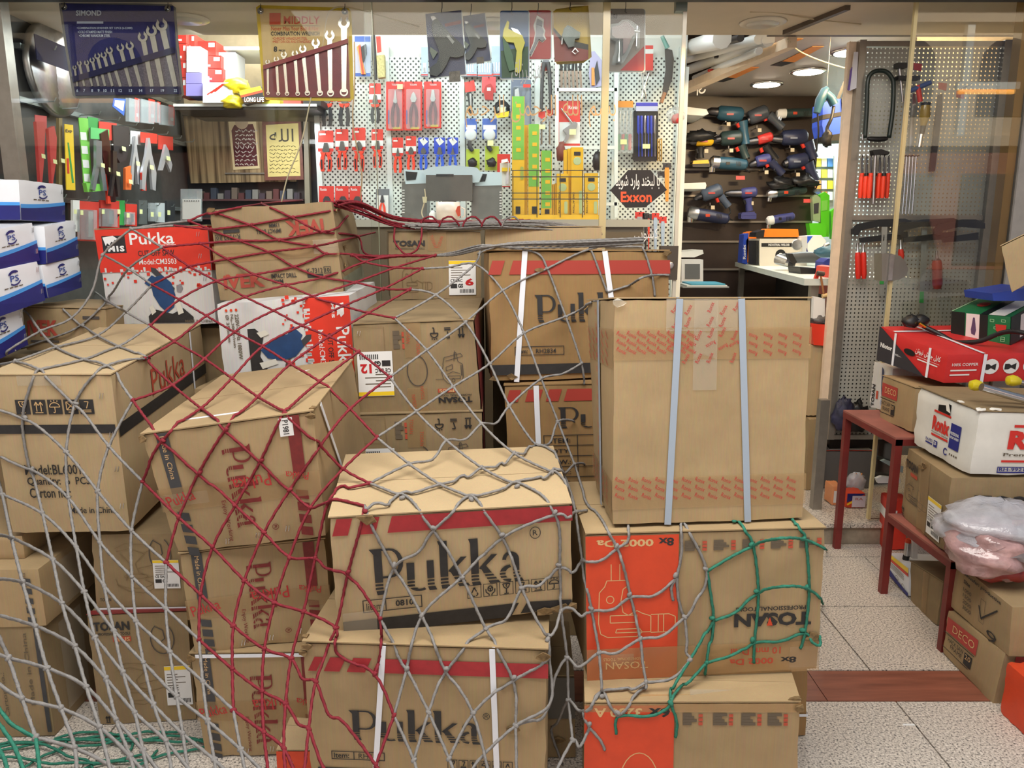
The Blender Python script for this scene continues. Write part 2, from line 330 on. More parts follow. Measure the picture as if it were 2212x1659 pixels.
def pegmat(name,col,pitch,hole,hcol=None,rough=.4,stag=True,through=False):
    m=bpy.data.materials.new(name); m.use_nodes=True; MATS[name]=m; nt=m.node_tree; N=nt.nodes; L=nt.links; b=N['Principled BSDF']; b.inputs['Roughness'].default_value=rough
    tc=N.new('ShaderNodeTexCoord'); sp=N.new('ShaderNodeSeparateXYZ'); L.new(tc.outputs['Object'],sp.inputs[0])
    def mt(op,a,bv=None,c=None):
        n=N.new('ShaderNodeMath'); n.operation=op
        for i,x in enumerate((a,bv,c)):
            if x is None: continue
            if isinstance(x,(int,float)): n.inputs[i].default_value=x
            else: L.new(x,n.inputs[i])
        return n.outputs[0]
    X,Z=sp.outputs[0],sp.outputs[2]
    def dots(ox,oz):
        fx=mt('SUBTRACT',mt('FRACT',mt('ADD',mt('DIVIDE',X,pitch),ox)),.5); fz=mt('SUBTRACT',mt('FRACT',mt('ADD',mt('DIVIDE',Z,pitch),oz)),.5)
        return mt('LESS_THAN',mt('ADD',mt('MULTIPLY',fx,fx),mt('MULTIPLY',fz,fz)),(hole/pitch)**2)
    d=dots(0,0)
    if stag: d=mt('MAXIMUM',d,dots(.5,.5))
    n=N.new('ShaderNodeTexNoise'); n.inputs['Scale'].default_value=5; n.inputs['Detail'].default_value=5; L.new(tc.outputs['Object'],n.inputs[0])
    r=N.new('ShaderNodeValToRGB'); c=lin(col); r.color_ramp.elements[0].color=tuple(x*.8 for x in c[:3])+(1,); r.color_ramp.elements[0].position=.3; r.color_ramp.elements[1].color=c; r.color_ramp.elements[1].position=.6; L.new(n.outputs[0],r.inputs[0])
    if through:
        L.new(r.outputs[0],b.inputs['Base Color']); tr=N.new('ShaderNodeBsdfTransparent'); mx=N.new('ShaderNodeMixShader'); L.new(d,mx.inputs[0]); L.new(b.outputs[0],mx.inputs[1]); L.new(tr.outputs[0],mx.inputs[2]); L.new(mx.outputs[0],N['Material Output'].inputs[0])
    else:
        mx=N.new('ShaderNodeMix'); mx.data_type='RGBA'; L.new(d,mx.inputs[0]); L.new(r.outputs[0],mx.inputs[6]); mx.inputs[7].default_value=lin(hcol or (50,52,50)); L.new(mx.outputs[2],b.inputs['Base Color'])
    return m
PEGW=pegmat('white_pegboard',(226,232,226),.034,.0062); PEGG=pegmat('grey_pegboard',(172,172,164),.0205,.0042,rough=.5,stag=False,through=True)
def glassmat(name,tint=(.97,.99,.98,1),ior=1.35,rough=.0):
    m=bpy.data.materials.new(name); m.use_nodes=True; nt=m.node_tree; N=nt.nodes; L=nt.links; N.remove(N['Principled BSDF'])
    fr=N.new('ShaderNodeFresnel'); fr.inputs[0].default_value=ior; t=N.new('ShaderNodeBsdfTransparent'); t.inputs[0].default_value=tint; g=N.new('ShaderNodeBsdfGlossy'); g.inputs['Roughness'].default_value=rough
    n=N.new('ShaderNodeTexNoise'); n.inputs['Scale'].default_value=2.; r=N.new('ShaderNodeMapRange'); r.inputs[3].default_value=.85; r.inputs[4].default_value=1.15; L.new(n.outputs[0],r.inputs[0])
    mu=N.new('ShaderNodeMath'); mu.operation='MULTIPLY'; L.new(fr.outputs[0],mu.inputs[0]); L.new(r.outputs[0],mu.inputs[1])
    mx=N.new('ShaderNodeMixShader'); L.new(mu.outputs[0],mx.inputs[0]); L.new(t.outputs[0],mx.inputs[1]); L.new(g.outputs[0],mx.inputs[2]); L.new(mx.outputs[0],N['Material Output'].inputs[0]); return m
GLASS=glassmat('window_glass',ior=1.22); GLEDGE=mat('glass_edge',(176,178,150),.15,spec=.8,alpha=.75)
CREAM=mat('cream_ceiling_board',(206,190,166),.6,var=.06,scale=3); DKFR=mat('dark_frame',(44,40,36),.5,var=.2); ALU=mat('aluminium_frame',(150,146,138),.35,.7,var=.1); WHITEP=mat('white_panel',(226,228,222),.5,var=.06,scale=4)
SLAT=mat('dark_brown_slatwall',(52,40,34),.38,var=.15,scale=8); SLATL=mat('slat_groove_strip',(150,142,132),.35,.6); CONC=mat('step_stone',(150,138,120),.7,var=.35,scale=12)
YG=3.46
fl=struct('floor',bx((-4.5,-6,-.12),(4.5,3.46,-.006)),GROUT)
rows=[(-6.0,-3.0),(-2.99,-.6),(-.59,1.0),(1.004,2.195),(2.375,2.828),(2.834,3.305),(3.311,3.455)]
for y0,y1 in rows:
    st=.8 if y0<3.3 else .81; x=-4.4 if y0!=2.834 else -4.0
    while x<4.4:
        bx((x+.0015,y0,-.02),(x+st-.0015,y1,0)).build('floor_tile',GRAN,fl); x+=st+.0022
x=-4.4
while x<4.4: bx((x+.001,2.2,-.02),(x+1.0785,2.37,0)).build('marble_strip_tile',MARB,fl); x+=1.08
s2=struct('step_1',bx((-4.5,3.46,-.1),(4.5,3.72,.086)),CONC)
x=-4.4
while x<4.4: bx((x,3.445,.086),(x+1.1,3.74,.104)).build('step_slab',GRAN,s2); x+=1.103
f2=struct('floor_inner',bx((-4.5,3.72,-.1),(4.5,8.2,.08)),GROUT)
for ix in range(10):
    for iy in range(5): bx((-4.4+ix*.88,3.745+iy*.88,.08),(-4.4+ix*.88+.877,3.745+iy*.88+.877,.1)).build('floor_tile',GRAN,f2)
# soffit over the window bay
ZS=2.43
struct('ceiling_soffit',bx((-4.2,3.46,ZS),(3.4,4.11,ZS+.5)),CREAM)
struct('trim_1',bx((-4.2,3.36,2.398),(3.4,3.44,ZS+.40)),DKFR)
# brown batten and edge strip on the soffit, right side
q=[W(1826,6,3.6),W(1838,6,3.6),W(1706,80,4.02),W(1690,80,4.02)]
for p in q: p.z=ZS
struct('trim_2',MB().prism(q[::-1],Vector((0,0,-.02))),mat('brown_batten',(92,76,62),.5,var=.2))
struct('trim_3',bx((1.30,4.12,ZS+.01),(3.0,4.19,ZS+.05)),mat('brown_batten'))
# recessed soffit lamps (unlit) : ring + lens
LENS=mat('frosted_lens',(196,190,178),.3); RING=mat('lamp_ring',(206,196,178),.35)
for px,py,lab in ((1648,48,'round recessed lamp in soffit above the open doorway'),(1066,50,'round recessed lamp in soffit behind the glue gun packs'),(400,40,'round recessed lamp in soffit beside the blue wrench pouch')):
    c=WZ(px,py,ZS); t=thing('recessed_lamp',lab,'lamp',(c.x,c.y,ZS-.002),'soffit lamps')
    MB().lathe(c,[(.075,-.010),(.105,-.006),(.11,-.001)],n=24).build('ring',RING,t,True); MB().lathe(c,[(.072,-.013),(.078,-.004)],n=24).build('lens',LENS,t,True)
# walls
struct('wall_left',bx((-2.36,3.6,.1),(-2.28,6.0,3.2)),mat('dark_wall',(70,70,68),.6,var=.2))
struct('wall_back',bx((-2.4,5.62,.1),(1.2,5.7,3.2)),mat('beige_wall',(196,180,150),.6,var=.1))
struct('wall_far',bx((1.1,6.62,.1),(2.53,6.7,3.2)),SLAT)
struct('wall_right',bx((3.62,3.6,.1),(3.7,8.2,3.2)),mat('beige_wall'))
struct('wall_rear',bx((2.4,7.66,.1),(3.62,7.74,3.0)),WHITEP)
struct('ceiling',bx((-2.4,4.03,3.15),(3.4,8.2,3.2)),CREAM)
ceil_r=struct('ceiling_right_room',bx((1.42,4.2,2.56),(3.4,8.2,2.62)),mat('grey_ceiling_panel',(168,160,152),.35,var=.05))
struct('wall_partition',bx((1.10,5.2,.1),(1.13,6.62,2.5)),WHITEP)
struct('wall_outer_left',bx((-4.5,3.4,0),(-2.36,3.6,3.4)),DKFR); struct('wall_outer_right',bx((2.62,3.4,0),(4.5,3.6,3.4)),mat('grey_pillar',(150,146,140),.5,var=.1)); struct('wall_above',bx((-4.5,3.38,ZS+.4),(4.5,3.5,4.0)),DKFR)
# peg panels of the middle wall, each a panel with posts between
PX=[(691,838),(843,993),(1006,1158),(1163,1322),(1333,1462)]
YP=5.2
wp=struct('wall_middle',bx((W(688,400,YP).x,YP+.03,.1),(1.12,YP+.09,3.0)),WHITEP)
for a,b in PX: bx((W(a,300,YP).x,YP,.3),(W(b,300,YP).x,YP+.02,2.56)).build('peg_panel',PEGW,wp)
for a in (688,840.5,999,1160.5,1327.5,1466): bx((W(a,300,YP).x-.017,YP-.02,.3),(W(a,300,YP).x+.017,YP+.03,2.62)).build('panel_post',mat('white_metal',(222,230,228),.35,.1),wp)
# glass front: left pane, middle pane, door leaf, right pane
def pane(name,x0p,x1p,Y,z0,z1,th=.009):
    x0=W(x0p,800,Y).x; x1=W(x1p,800,Y).x
    o=struct(name,bx((x0,Y,z0),(x1,Y+th,z1)),GLASS); return o,x0,x1
wl,x0,x1=pane('window_1',-420,829,YG,.12,ZS+.005)
bx((x1-.003,YG-.001,.12),(x1,YG+.010,ZS)).build('glass_edge',GLEDGE,wl)
wm,x0,x1=pane('window_2',812,1289,YG+.012,.12,ZS+.005)
bx((x1-.004,YG+.010,.12),(x1+.026,YG+.034,ZS)).build('edge_profile',mat('aged_clear_profile',(206,190,140),.2,alpha=.8,spec=.8),wm)
wd,x0,x1=pane('door_1',1300,1452,YG+.03,.13,ZS+.005,.011)
DX1=x1
bx((x1-.014,YG+.028,.13),(x1+.002,YG+.043,ZS)).build('glass_edge',mat('door_edge_seal',(212,206,190),.3,alpha=.85),wd)
bx((x1-.075,YG+.02,1.25),(x1+.004,YG+.06,1.40)).build('lock_case',mat('lock_metal',(92,86,78),.35,.8),wd)
c=Vector((x1-.03,YG+.02,1.315)); MB().lathe(c,[(.016,0),(.016,.012),(.012,.014)],(0,-1,0),18).build('lock_cylinder',STEEL,wd,True)
bx((W(1462,20,YG).x,YG+.02,ZS-.055),(W(1487,20,YG).x,YG+.06,ZS+.002)).build('top_fitting',mat('fitting_green_grey',(118,128,120),.4,.5),wd)
GLASS_,GLASS=GLASS,glassmat('right_pane_glass',ior=1.5)
wr,x0,x1=pane('window_3',1906,2330,YG+.012,.12,ZS+.005)
bx((x0-.006,YG+.008,.12),(x0+.008,YG+.026,ZS)).build('edge_profile',mat('aged_clear_profile'),wr)
GLASS=GLASS_
FIT=mat('brushed_fitting',(150,148,142),.35,.85)
P=[W(1905,548,YG),W(1925,548,YG),W(1945,553,YG),W(1957,566,YG),W(1962,582,YG),W(1958,596,YG),W(1943,604,YG),W(1925,607,YG),W(1905,607,YG)]
MB().prism(P,Vector((0,.075,0))).build('lock_fitting',FIT,wr)
bx((W(1916,600,YG).x,YG-.012,W(1916,605,YG).z),(W(1925,600,YG).x,YG-.001,W(1916,550,YG).z)).build('lock_plate',STEEL,wr)
# frames at both ends
def post(name,xa,ya,xb,yb,wpx,Y,m,th=.06):
    a=W(xa,ya,Y); b=W(xb,yb,Y); h=wpx/FPX*Y/2
    return struct(name,bx((a.x-h,Y,0),(a.x+h,Y+th,ZS+.3)),m)
post('window_frame_left',14,280,14,400,34,YG,ALU); post('window_frame_right',2176,420,2150,620,18,YG+.02,mat('brass_frame',(150,124,80),.4,.6)); post('window_frame_outer',2240,300,2240,500,60,YG,mat('grey_pillar'))
# grey peg screen on the right, on a frame of square tube
gx0=W(1830,500,3.92).x; gx1=W(2128,500,3.92).x; zb=W(1801,940,3.92).z
gs=struct('wall_peg_screen',bx((gx0,3.93,zb),(gx1,3.933,2.33)),PEGG)
for a,b in (((gx0-.02,3.90,zb-.02),(gx0+.012,3.96,2.36)),((gx1-.02,3.90,zb-.02),(gx1+.03,3.96,2.36))): bx(a,b).build('screen_post',ALU,gs)
for z in (zb-.01,W(1900,470,3.92).z,2.345): bx((gx0,3.915,z-.012),(gx1,3.945,z+.012)).build('screen_rail',ALU,gs)
bx((gx0-.055,3.94,.1),(gx0-.02,3.97,2.36)).build('side_board',mat('cream_side_board',(226,204,178),.5,var=.08),gs)
struct('wall_behind_screen',bx((2.28,4.62,.1),(3.35,4.68,3.0)),mat('warm_grey_wall',(84,76,64),.6,var=.15))
# door post stub of square tube
a=W(1770,1085,3.62); t=tag(MB().box((a.x-.022,3.64,.104),(a.x+.022,3.685,W(1790,865,3.64).z)).build('square_tube_post',ALU),'short grey square steel tube standing by the step','post')

struct('ground_street',bx((-40,-40,-.14),(40,-6,-.02)),mat('asphalt',(110,108,106),.8,var=.2,scale=3))

# ================================================================ CARTONS
CR={
 'tosan6x':[[0.182,1.71,-0.001],[0.712,1.674,0.004],[0.726,1.866,0.003],[0.195,1.903,-0.001],[0.179,1.711,0.315],[0.697,1.674,0.341],[0.739,1.867,0.32],[0.193,1.904,0.323]],
 'tosan8x':[[0.193,1.797,0.323],[0.798,1.824,0.337],[0.779,2.243,0.332],[0.173,2.216,0.322],[0.182,1.8,0.719],[0.789,1.826,0.725],[0.772,2.246,0.724],[0.166,2.219,0.713]],
 'ronixtall':[[0.25,1.827,0.731],[0.749,1.869,0.733],[0.728,2.181,0.735],[0.239,2.139,0.735],[0.249,1.885,1.295],[0.751,1.927,1.293],[0.72,2.239,1.264],[0.212,2.197,1.264]],
 'pukkaRH':[[-0.512,1.719,-0.0],[0.087,1.683,-0.0],[0.114,2.122,-0.0],[-0.486,2.159,-0.0],[-0.512,1.719,0.474],[0.087,1.683,0.474],[0.114,2.122,0.474],[-0.486,2.159,0.474]],
 'pukka0810':[[-0.438,1.768,0.462],[0.159,1.821,0.51],[0.124,2.213,0.534],[-0.47,2.16,0.511],[-0.439,1.739,0.785],[0.147,1.792,0.801],[0.121,2.183,0.836],[-0.478,2.131,0.825]],
 'bl6001':[[-1.432,2.078,0.61],[-1.101,2.096,0.608],[-1.141,2.831,0.659],[-1.473,2.813,0.662],[-1.426,2.045,1.075],[-1.094,2.064,1.073],[-1.135,2.799,1.126],[-1.469,2.78,1.126]],
 'pukkalow':[[-0.871,1.93,0.001],[-0.516,1.93,0.006],[-0.516,2.38,0.01],[-0.876,2.38,0.004],[-0.886,1.928,0.32],[-0.521,1.928,0.326],[-0.521,2.378,0.33],[-0.881,2.378,0.324]],
 'pukkamid':[[-0.871,1.923,0.321],[-0.501,1.991,0.335],[-0.582,2.434,0.34],[-0.955,2.365,0.326],[-0.887,1.917,0.616],[-0.511,1.986,0.631],[-0.593,2.428,0.636],[-0.966,2.36,0.622]],
 'pukkatop':[[-0.891,1.918,0.618],[-0.49,1.921,0.663],[-0.483,2.503,0.706],[-0.908,2.501,0.657],[-0.945,1.894,0.949],[-0.502,1.896,1.01],[-0.518,2.479,1.047],[-0.949,2.476,0.994]],
 'tosanLlow':[[-1.24,2.073,0.0],[-0.957,2.097,0.001],[-0.995,2.545,0.001],[-1.279,2.521,0.0],[-1.243,2.072,0.359],[-0.958,2.096,0.36],[-0.996,2.545,0.36],[-1.28,2.521,0.359]],
 'tosanLup':[[-1.231,2.107,0.359],[-0.938,2.119,0.358],[-0.957,2.568,0.358],[-1.247,2.556,0.358],[-1.224,2.107,0.595],[-0.938,2.119,0.594],[-0.957,2.569,0.593],[-1.246,2.557,0.594]],
 'leftlow':[[-1.751,2.004,-0.0],[-1.342,2.02,0.001],[-1.36,2.439,0.001],[-1.767,2.424,0.0],[-1.752,2.004,0.353],[-1.346,2.019,0.354],[-1.36,2.439,0.355],[-1.768,2.423,0.354]],
 'leftmid':[[-1.697,2.002,0.353],[-1.324,2.017,0.354],[-1.342,2.436,0.354],[-1.713,2.422,0.354],[-1.697,2.002,0.528],[-1.327,2.016,0.529],[-1.342,2.436,0.529],[-1.713,2.422,0.529]],
 'lefttop':[[-1.725,2.073,0.528],[-1.407,2.085,0.529],[-1.423,2.485,0.529],[-1.741,2.473,0.528],[-1.725,2.073,0.599],[-1.407,2.085,0.599],[-1.423,2.485,0.6],[-1.741,2.473,0.6]],
 'cm1':[[-1.5,2.85,1.12],[-1.074,2.787,1.13],[-1.029,3.084,1.134],[-1.46,3.147,1.123],[-1.516,2.847,1.466],[-1.08,2.784,1.48],[-1.039,3.081,1.482],[-1.469,3.144,1.471]],
 'cm2':[[-0.997,2.619,0.94],[-0.537,2.589,0.978],[-0.507,2.976,0.993],[-0.967,3.006,0.965],[-1.003,2.606,1.22],[-0.544,2.576,1.251],[-0.522,2.963,1.276],[-0.985,2.993,1.242]],
 'ivek':[[-1.021,2.677,1.22],[-0.582,2.69,1.247],[-0.598,3.129,1.284],[-1.03,3.116,1.228],[-1.031,2.676,1.536],[-0.611,2.689,1.564],[-0.622,3.128,1.532],[-1.05,3.115,1.528]],
 'tosan12':[[-0.519,2.5,0.862],[-0.102,2.499,0.875],[-0.106,3.017,0.902],[-0.514,3.018,0.888],[-0.52,2.485,1.162],[-0.123,2.484,1.177],[-0.114,3.002,1.203],[-0.527,3.003,1.191]],
 'tosan12b':[[-0.519,2.48,0.56],[-0.096,2.49,0.568],[-0.105,3.01,0.572],[-0.536,3.0,0.563],[-0.535,2.477,0.862],[-0.097,2.487,0.872],[-0.112,3.007,0.876],[-0.542,2.997,0.867]],
 'tosan6c':[[-0.48,3.03,1.196],[-0.121,3.093,1.198],[-0.176,3.409,1.197],[-0.536,3.345,1.196],[-0.481,3.03,1.46],[-0.121,3.093,1.462],[-0.177,3.408,1.462],[-0.537,3.345,1.46]],
 'pukka2834':[[-0.073,2.6,0.95],[0.56,2.644,0.96],[0.518,3.142,0.946],[-0.109,3.099,0.936],[-0.084,2.612,1.395],[0.537,2.656,1.395],[0.51,3.154,1.386],[-0.117,3.11,1.376]],
 'pukkaunder':[[-0.01,2.58,0.541],[0.602,2.568,0.562],[0.612,3.068,0.561],[-0.003,3.08,0.542],[-0.029,2.58,0.941],[0.589,2.568,0.956],[0.599,3.068,0.958],[-0.015,3.08,0.939]],
 'ivekleft':[[-1.739,2.72,1.043],[-1.443,2.716,1.039],[-1.436,3.066,1.036],[-1.733,3.07,1.041],[-1.734,2.721,1.197],[-1.435,2.718,1.191],[-1.433,3.068,1.188],[-1.731,3.071,1.193]],
 'ronixwhite':[[1.564,2.527,0.64],[2.173,2.537,0.631],[2.169,2.917,0.636],[1.56,2.907,0.65],[1.572,2.522,0.865],[2.183,2.532,0.845],[2.175,2.912,0.858],[1.564,2.903,0.874]],
 'tosanplus':[[1.515,2.534,0.353],[2.063,2.474,0.357],[2.106,2.864,0.354],[1.554,2.924,0.348],[1.507,2.536,0.63],[2.061,2.476,0.635],[2.104,2.866,0.633],[1.552,2.927,0.629]],
 'decolow':[[1.511,2.183,-0.002],[1.978,2.195,-0.024],[1.971,2.488,-0.022],[1.512,2.476,0.005],[1.529,2.182,0.174],[1.987,2.194,0.146],[1.98,2.487,0.149],[1.513,2.475,0.169]],
 'mozafari':[[1.529,2.166,0.171],[1.928,2.157,0.178],[1.935,2.485,0.18],[1.528,2.494,0.174],[1.519,2.164,0.338],[1.925,2.156,0.345],[1.932,2.484,0.347],[1.535,2.492,0.34]],
 'underrack':[[1.598,2.67,0.003],[1.892,2.672,-0.005],[1.89,2.883,-0.016],[1.609,2.881,-0.014],[1.61,2.679,0.174],[1.895,2.681,0.166],[1.893,2.892,0.157],[1.594,2.89,0.163]],
 'orangebox':[[1.739,3.387,-0.005],[1.836,3.37,0.007],[1.855,3.483,0.003],[1.764,3.501,0.0],[1.738,3.387,0.245],[1.823,3.37,0.247],[1.848,3.484,0.248],[1.759,3.501,0.247]],
 'decosmall':[[1.596,2.982,0.673],[1.831,2.97,0.665],[1.847,3.274,0.656],[1.613,3.287,0.657],[1.598,2.987,0.852],[1.835,2.975,0.843],[1.851,3.28,0.837],[1.612,3.292,0.846]],
 'tosanwhite':[[1.674,3.333,0.675],[1.925,3.342,0.663],[1.919,3.512,0.66],[1.666,3.503,0.66],[1.676,3.337,0.873],[1.93,3.346,0.865],[1.924,3.516,0.864],[1.67,3.507,0.876]],
 'niotor':[[1.609,3.35,0.908],[1.667,2.92,0.885],[2.36,3.022,0.885],[2.302,3.452,0.908],[1.61,3.35,1.056],[1.673,2.92,0.996],[2.366,3.022,0.996],[2.303,3.452,1.056]],
 'green':[[1.873,3.26,1.019],[2.011,3.08,1.009],[2.25,3.262,1.059],[2.112,3.442,1.069],[1.865,3.26,1.131],[2.002,3.08,1.125],[2.241,3.262,1.175],[2.104,3.442,1.181]],
 'behindright':[[0.615,2.022,-0.0],[0.866,2.019,0.002],[0.864,2.369,0.001],[0.616,2.372,-0.001],[0.606,2.022,0.226],[0.854,2.019,0.228],[0.863,2.369,0.227],[0.614,2.372,0.225]],
 'besideRH':[[0.057,1.924,-0.0],[0.181,1.923,0.001],[0.179,2.223,0.0],[0.06,2.224,-0.0],[0.056,1.924,0.255],[0.171,1.923,0.256],[0.178,2.223,0.255],[0.059,2.224,0.255]],
 'orangefloor':[[-0.622,1.805,0.002],[-0.495,1.803,0.001],[-0.49,1.986,0.002],[-0.618,1.989,0.003],[-0.621,1.805,0.114],[-0.495,1.802,0.116],[-0.49,1.986,0.12],[-0.618,1.988,0.13]],
 'behind2834':[[-0.109,3.12,1.186],[0.365,3.137,1.189],[0.354,3.436,1.188],[-0.119,3.42,1.186],[-0.11,3.12,1.476],[0.363,3.137,1.48],[0.353,3.436,1.479],[-0.121,3.42,1.477]],
 'cornercarton':[[1.907,2.95,1.229],[2.04,2.85,1.361],[2.156,3.013,1.361],[2.022,3.113,1.229],[1.845,2.95,1.406],[1.986,2.85,1.51],[2.101,3.013,1.51],[1.96,3.113,1.406]],
 'tpsA':[[-1.637,2.62,1.498],[-1.639,2.88,1.493],[-1.979,2.879,1.493],[-1.977,2.619,1.498],[-1.627,2.62,1.629],[-1.628,2.88,1.628],[-1.968,2.879,1.628],[-1.967,2.619,1.629]],
 'tpsB':[[-1.633,2.42,1.332],[-1.627,2.68,1.362],[-1.927,2.673,1.362],[-1.933,2.413,1.332],[-1.626,2.42,1.459],[-1.633,2.68,1.491],[-1.933,2.673,1.491],[-1.926,2.413,1.459]],
 'tpsC':[[-1.615,2.7,1.35],[-1.624,2.92,1.373],[-1.913,2.898,1.373],[-1.904,2.678,1.35],[-1.607,2.7,1.479],[-1.623,2.92,1.503],[-1.912,2.898,1.503],[-1.896,2.678,1.479]],
 'tpsD':[[-1.631,2.4,1.189],[-1.612,2.66,1.227],[-1.912,2.669,1.227],[-1.931,2.409,1.189],[-1.626,2.4,1.336],[-1.619,2.66,1.361],[-1.919,2.669,1.361],[-1.926,2.409,1.336]],
 'tpsE':[[-1.612,2.68,1.233],[-1.626,2.92,1.254],[-1.916,2.921,1.254],[-1.902,2.681,1.233],[-1.621,2.68,1.346],[-1.621,2.92,1.368],[-1.911,2.921,1.368],[-1.911,2.681,1.346]],
 'tpsF':[[-1.651,2.38,1.046],[-1.652,2.6,1.081],[-1.951,2.581,1.081],[-1.95,2.361,1.046],[-1.646,2.38,1.191],[-1.66,2.6,1.208],[-1.959,2.581,1.208],[-1.945,2.361,1.191]],
 'flatpack':[[1.622,3.1,0.014],[1.609,2.9,0.006],[1.828,2.88,0.006],[1.841,3.08,0.014],[1.616,3.1,0.112],[1.598,2.9,0.133],[1.818,2.88,0.133],[1.836,3.08,0.112]]}
def stamp(c,f,t,cx,cy,w,h,ang,m,name='printed_stamp',bold=.0,off=.0026):
    """one word centred at cx,cy, w x h metres, turned by ang degrees, on face f"""
    vs,fs,_=textmesh(t,bold); W_,H_=c.dim(f); ca,sa=math.cos(R(ang)),math.sin(R(ang)); out=[]
    for x,y in vs:
        X=(x-.5)*w; Y=(y-.5)*h; out.append(c.P(f,cx+(X*ca-Y*sa)/W_,cy+(X*sa+Y*ca)/H_,off))
    return out,fs
def stamps(c,L,m,name='printed_stamp'):
    mb=MB()
    for a in L: mb.add(*stamp(c,*a,m))
    return mb.build(name,m,c.t,kind='stuff')
def slants(c,f,L,t0,t1,m,k=.03):
    for a,b in L: c.poly(f,[(a,t0),(b,t0),(min(1,b+k),t1),(min(1,a+k),t1)],m)
def icons(c,f,kinds,a0,b0,a1,b1,m=None,filled=False,t=.0016):
    n=len(kinds); w=(a1-a0)/n
    for i,k in enumerate(kinds):
        x0=a0+i*w+w*.06; x1=a0+(i+1)*w-w*.06
        if filled: c.rect(f,x0,b0,x1,b1,INK,'printed_pictogram'); c.lines(f,picto(k),TANI,.0022,'pictogram_lines',.0026,(x0,b0,x1,b1))
        else: c.frame(f,x0,b0,x1,b1,m or INK,t,'printed_pictogram'); c.lines(f,picto(k),m or INK,.003,'pictogram_lines',.0026,(x0,b0,x1,b1))
def specs(c,f,cols,t0,t1,flip=True):
    L=[];Q=[]
    for a in cols:
        for r in range(4):
            y=t0+(t1-t0)*(r+.5)/4; h=(t1-t0)*.12; L.append([(a,y-h),(a+.065-.012*((r*7+int(a*50))%3),y-h),(a+.065-.012*((r*7+int(a*50))%3),y+h),(a,y+h)])
        for r in range(3): y=t0+(t1-t0)*r/3; Q.append([(a+.073,y),(a+.092,y),(a+.092,y+(t1-t0)*.26),(a+.073,y+(t1-t0)*.26)])
    c.poly(f,L,GRYI,'printed_small_text'); c.poly(f,Q,mat('dull_red_ink',(178,74,52),.6),'printed_mark')
def shiplabel(c,f,a0,b0,a1,b1,num,flip=False,yel=True,off=.0026):
    lb=c.rect(f,a0,b0,a1,b1,WHT,'shipping_label',off); w=a1-a0; h=b1-b0
    g=(lambda x,y:(a0+w*(1-x),b0+h*(1-y))) if flip else (lambda x,y:(a0+w*x,b0+h*y))
    def rr(x0,y0,x1,y1,m,nm): 
        p=[g(x0,y0),g(x1,y0),g(x1,y1),g(x0,y1)]; c.poly(f,p,m,nm,off+.0006,parent=lb)
    if yel: rr(0,.9,1,.99,YEL,'label_band')
    c.poly(f,[[g(.08,.50+i*.07),g(.5+.3*((i*3)%2),.50+i*.07),g(.5+.3*((i*3)%2),.52+i*.07),g(.08,.52+i*.07)] for i in range(5)],GRYI,'label_small_text',off+.0006,parent=lb)
    c.poly(f,[[g(.4+i*.055,.06),g(.4+i*.055+.03,.06),g(.4+i*.055+.03,.17),g(.4+i*.055,.17)] for i in range(10)],INK,'label_barcode',off+.0006,parent=lb)
    if num:
        p,q=g(.60,.27),g(.92,.48); c.text(f,num,min(p[0],q[0]),min(p[1],q[1]),max(p[0],q[0]),max(p[1],q[1]),mat('label_red',(190,30,36),.5),180 if flip else 0,.04,off=off+.0008,name='label_number',parent=lb)
    p,q=g(.06,.38),g(.5,.47); c.text(f,'CE EAC',min(p[0],q[0]),min(p[1],q[1]),max(p[0],q[0]),max(p[1],q[1]),INK,180 if flip else 0,.02,off=off+.0008,name='label_mark',parent=lb)
    rr(.06,.20,.30,.33,INK,'label_mark'); c.text(f,'GS',*sum([list(map(min,zip(g(.33,.21),g(.52,.33)))),list(map(max,zip(g(.33,.21),g(.52,.33))))],[]),INK,180 if flip else 0,.05,off=off+.0008,name='label_mark',parent=lb)
def saw(c,f,box,rot=0):
    """printed picture of a cut-off saw"""
    a0,b0,a1,b1=box; g=lambda L:[(a0+(a1-a0)*x,b0+(b1-b0)*y) for x,y in (rot01(x,y,rot) for x,y in L)]
    Q=lambda L,m,n,o:c.poly(f,g(L),m,n,o)
    Q([(.02,.0),(.98,.0),(1,.10),(.8,.26),(.55,.16),(.2,.24),(.08,.17),(.02,.12)],INK,'printed_saw_base',.0022)
    Q([(.16,.66),(.24,.82),(.42,.86),(.60,.72),(.66,.5),(.60,.28),(.44,.18),(.30,.30),(.18,.5)],mat('saw_blue',(30,66,112),.5,var=.2),'printed_saw_guard',.0025)
    Q([(.02,.72),(.2,.86),(.36,.78),(.2,.6)],mat('saw_blue'),'printed_saw_guard',.0026)
    Q([(.2,1.0),(.3,.98),(.66,.62),(.62,.52),(.5,.66),(.2,.92)],DGR,'printed_saw_handle',.0024)
    Q([(.7,.66),(.8,.70),(.84,.62),(.78,.54),(.70,.56)],STEEL,'printed_saw_knob',.0026)
    Q([(.62,.40),(.72,.44),(.8,.18),(.68,.14)],mat('saw_white',(210,208,196),.5),'printed_saw_bracket',.0026); Q([(.06,.28),(.14,.34),(.2,.2),(.1,.14)],mat('saw_white'),'printed_saw_bracket',.0026)
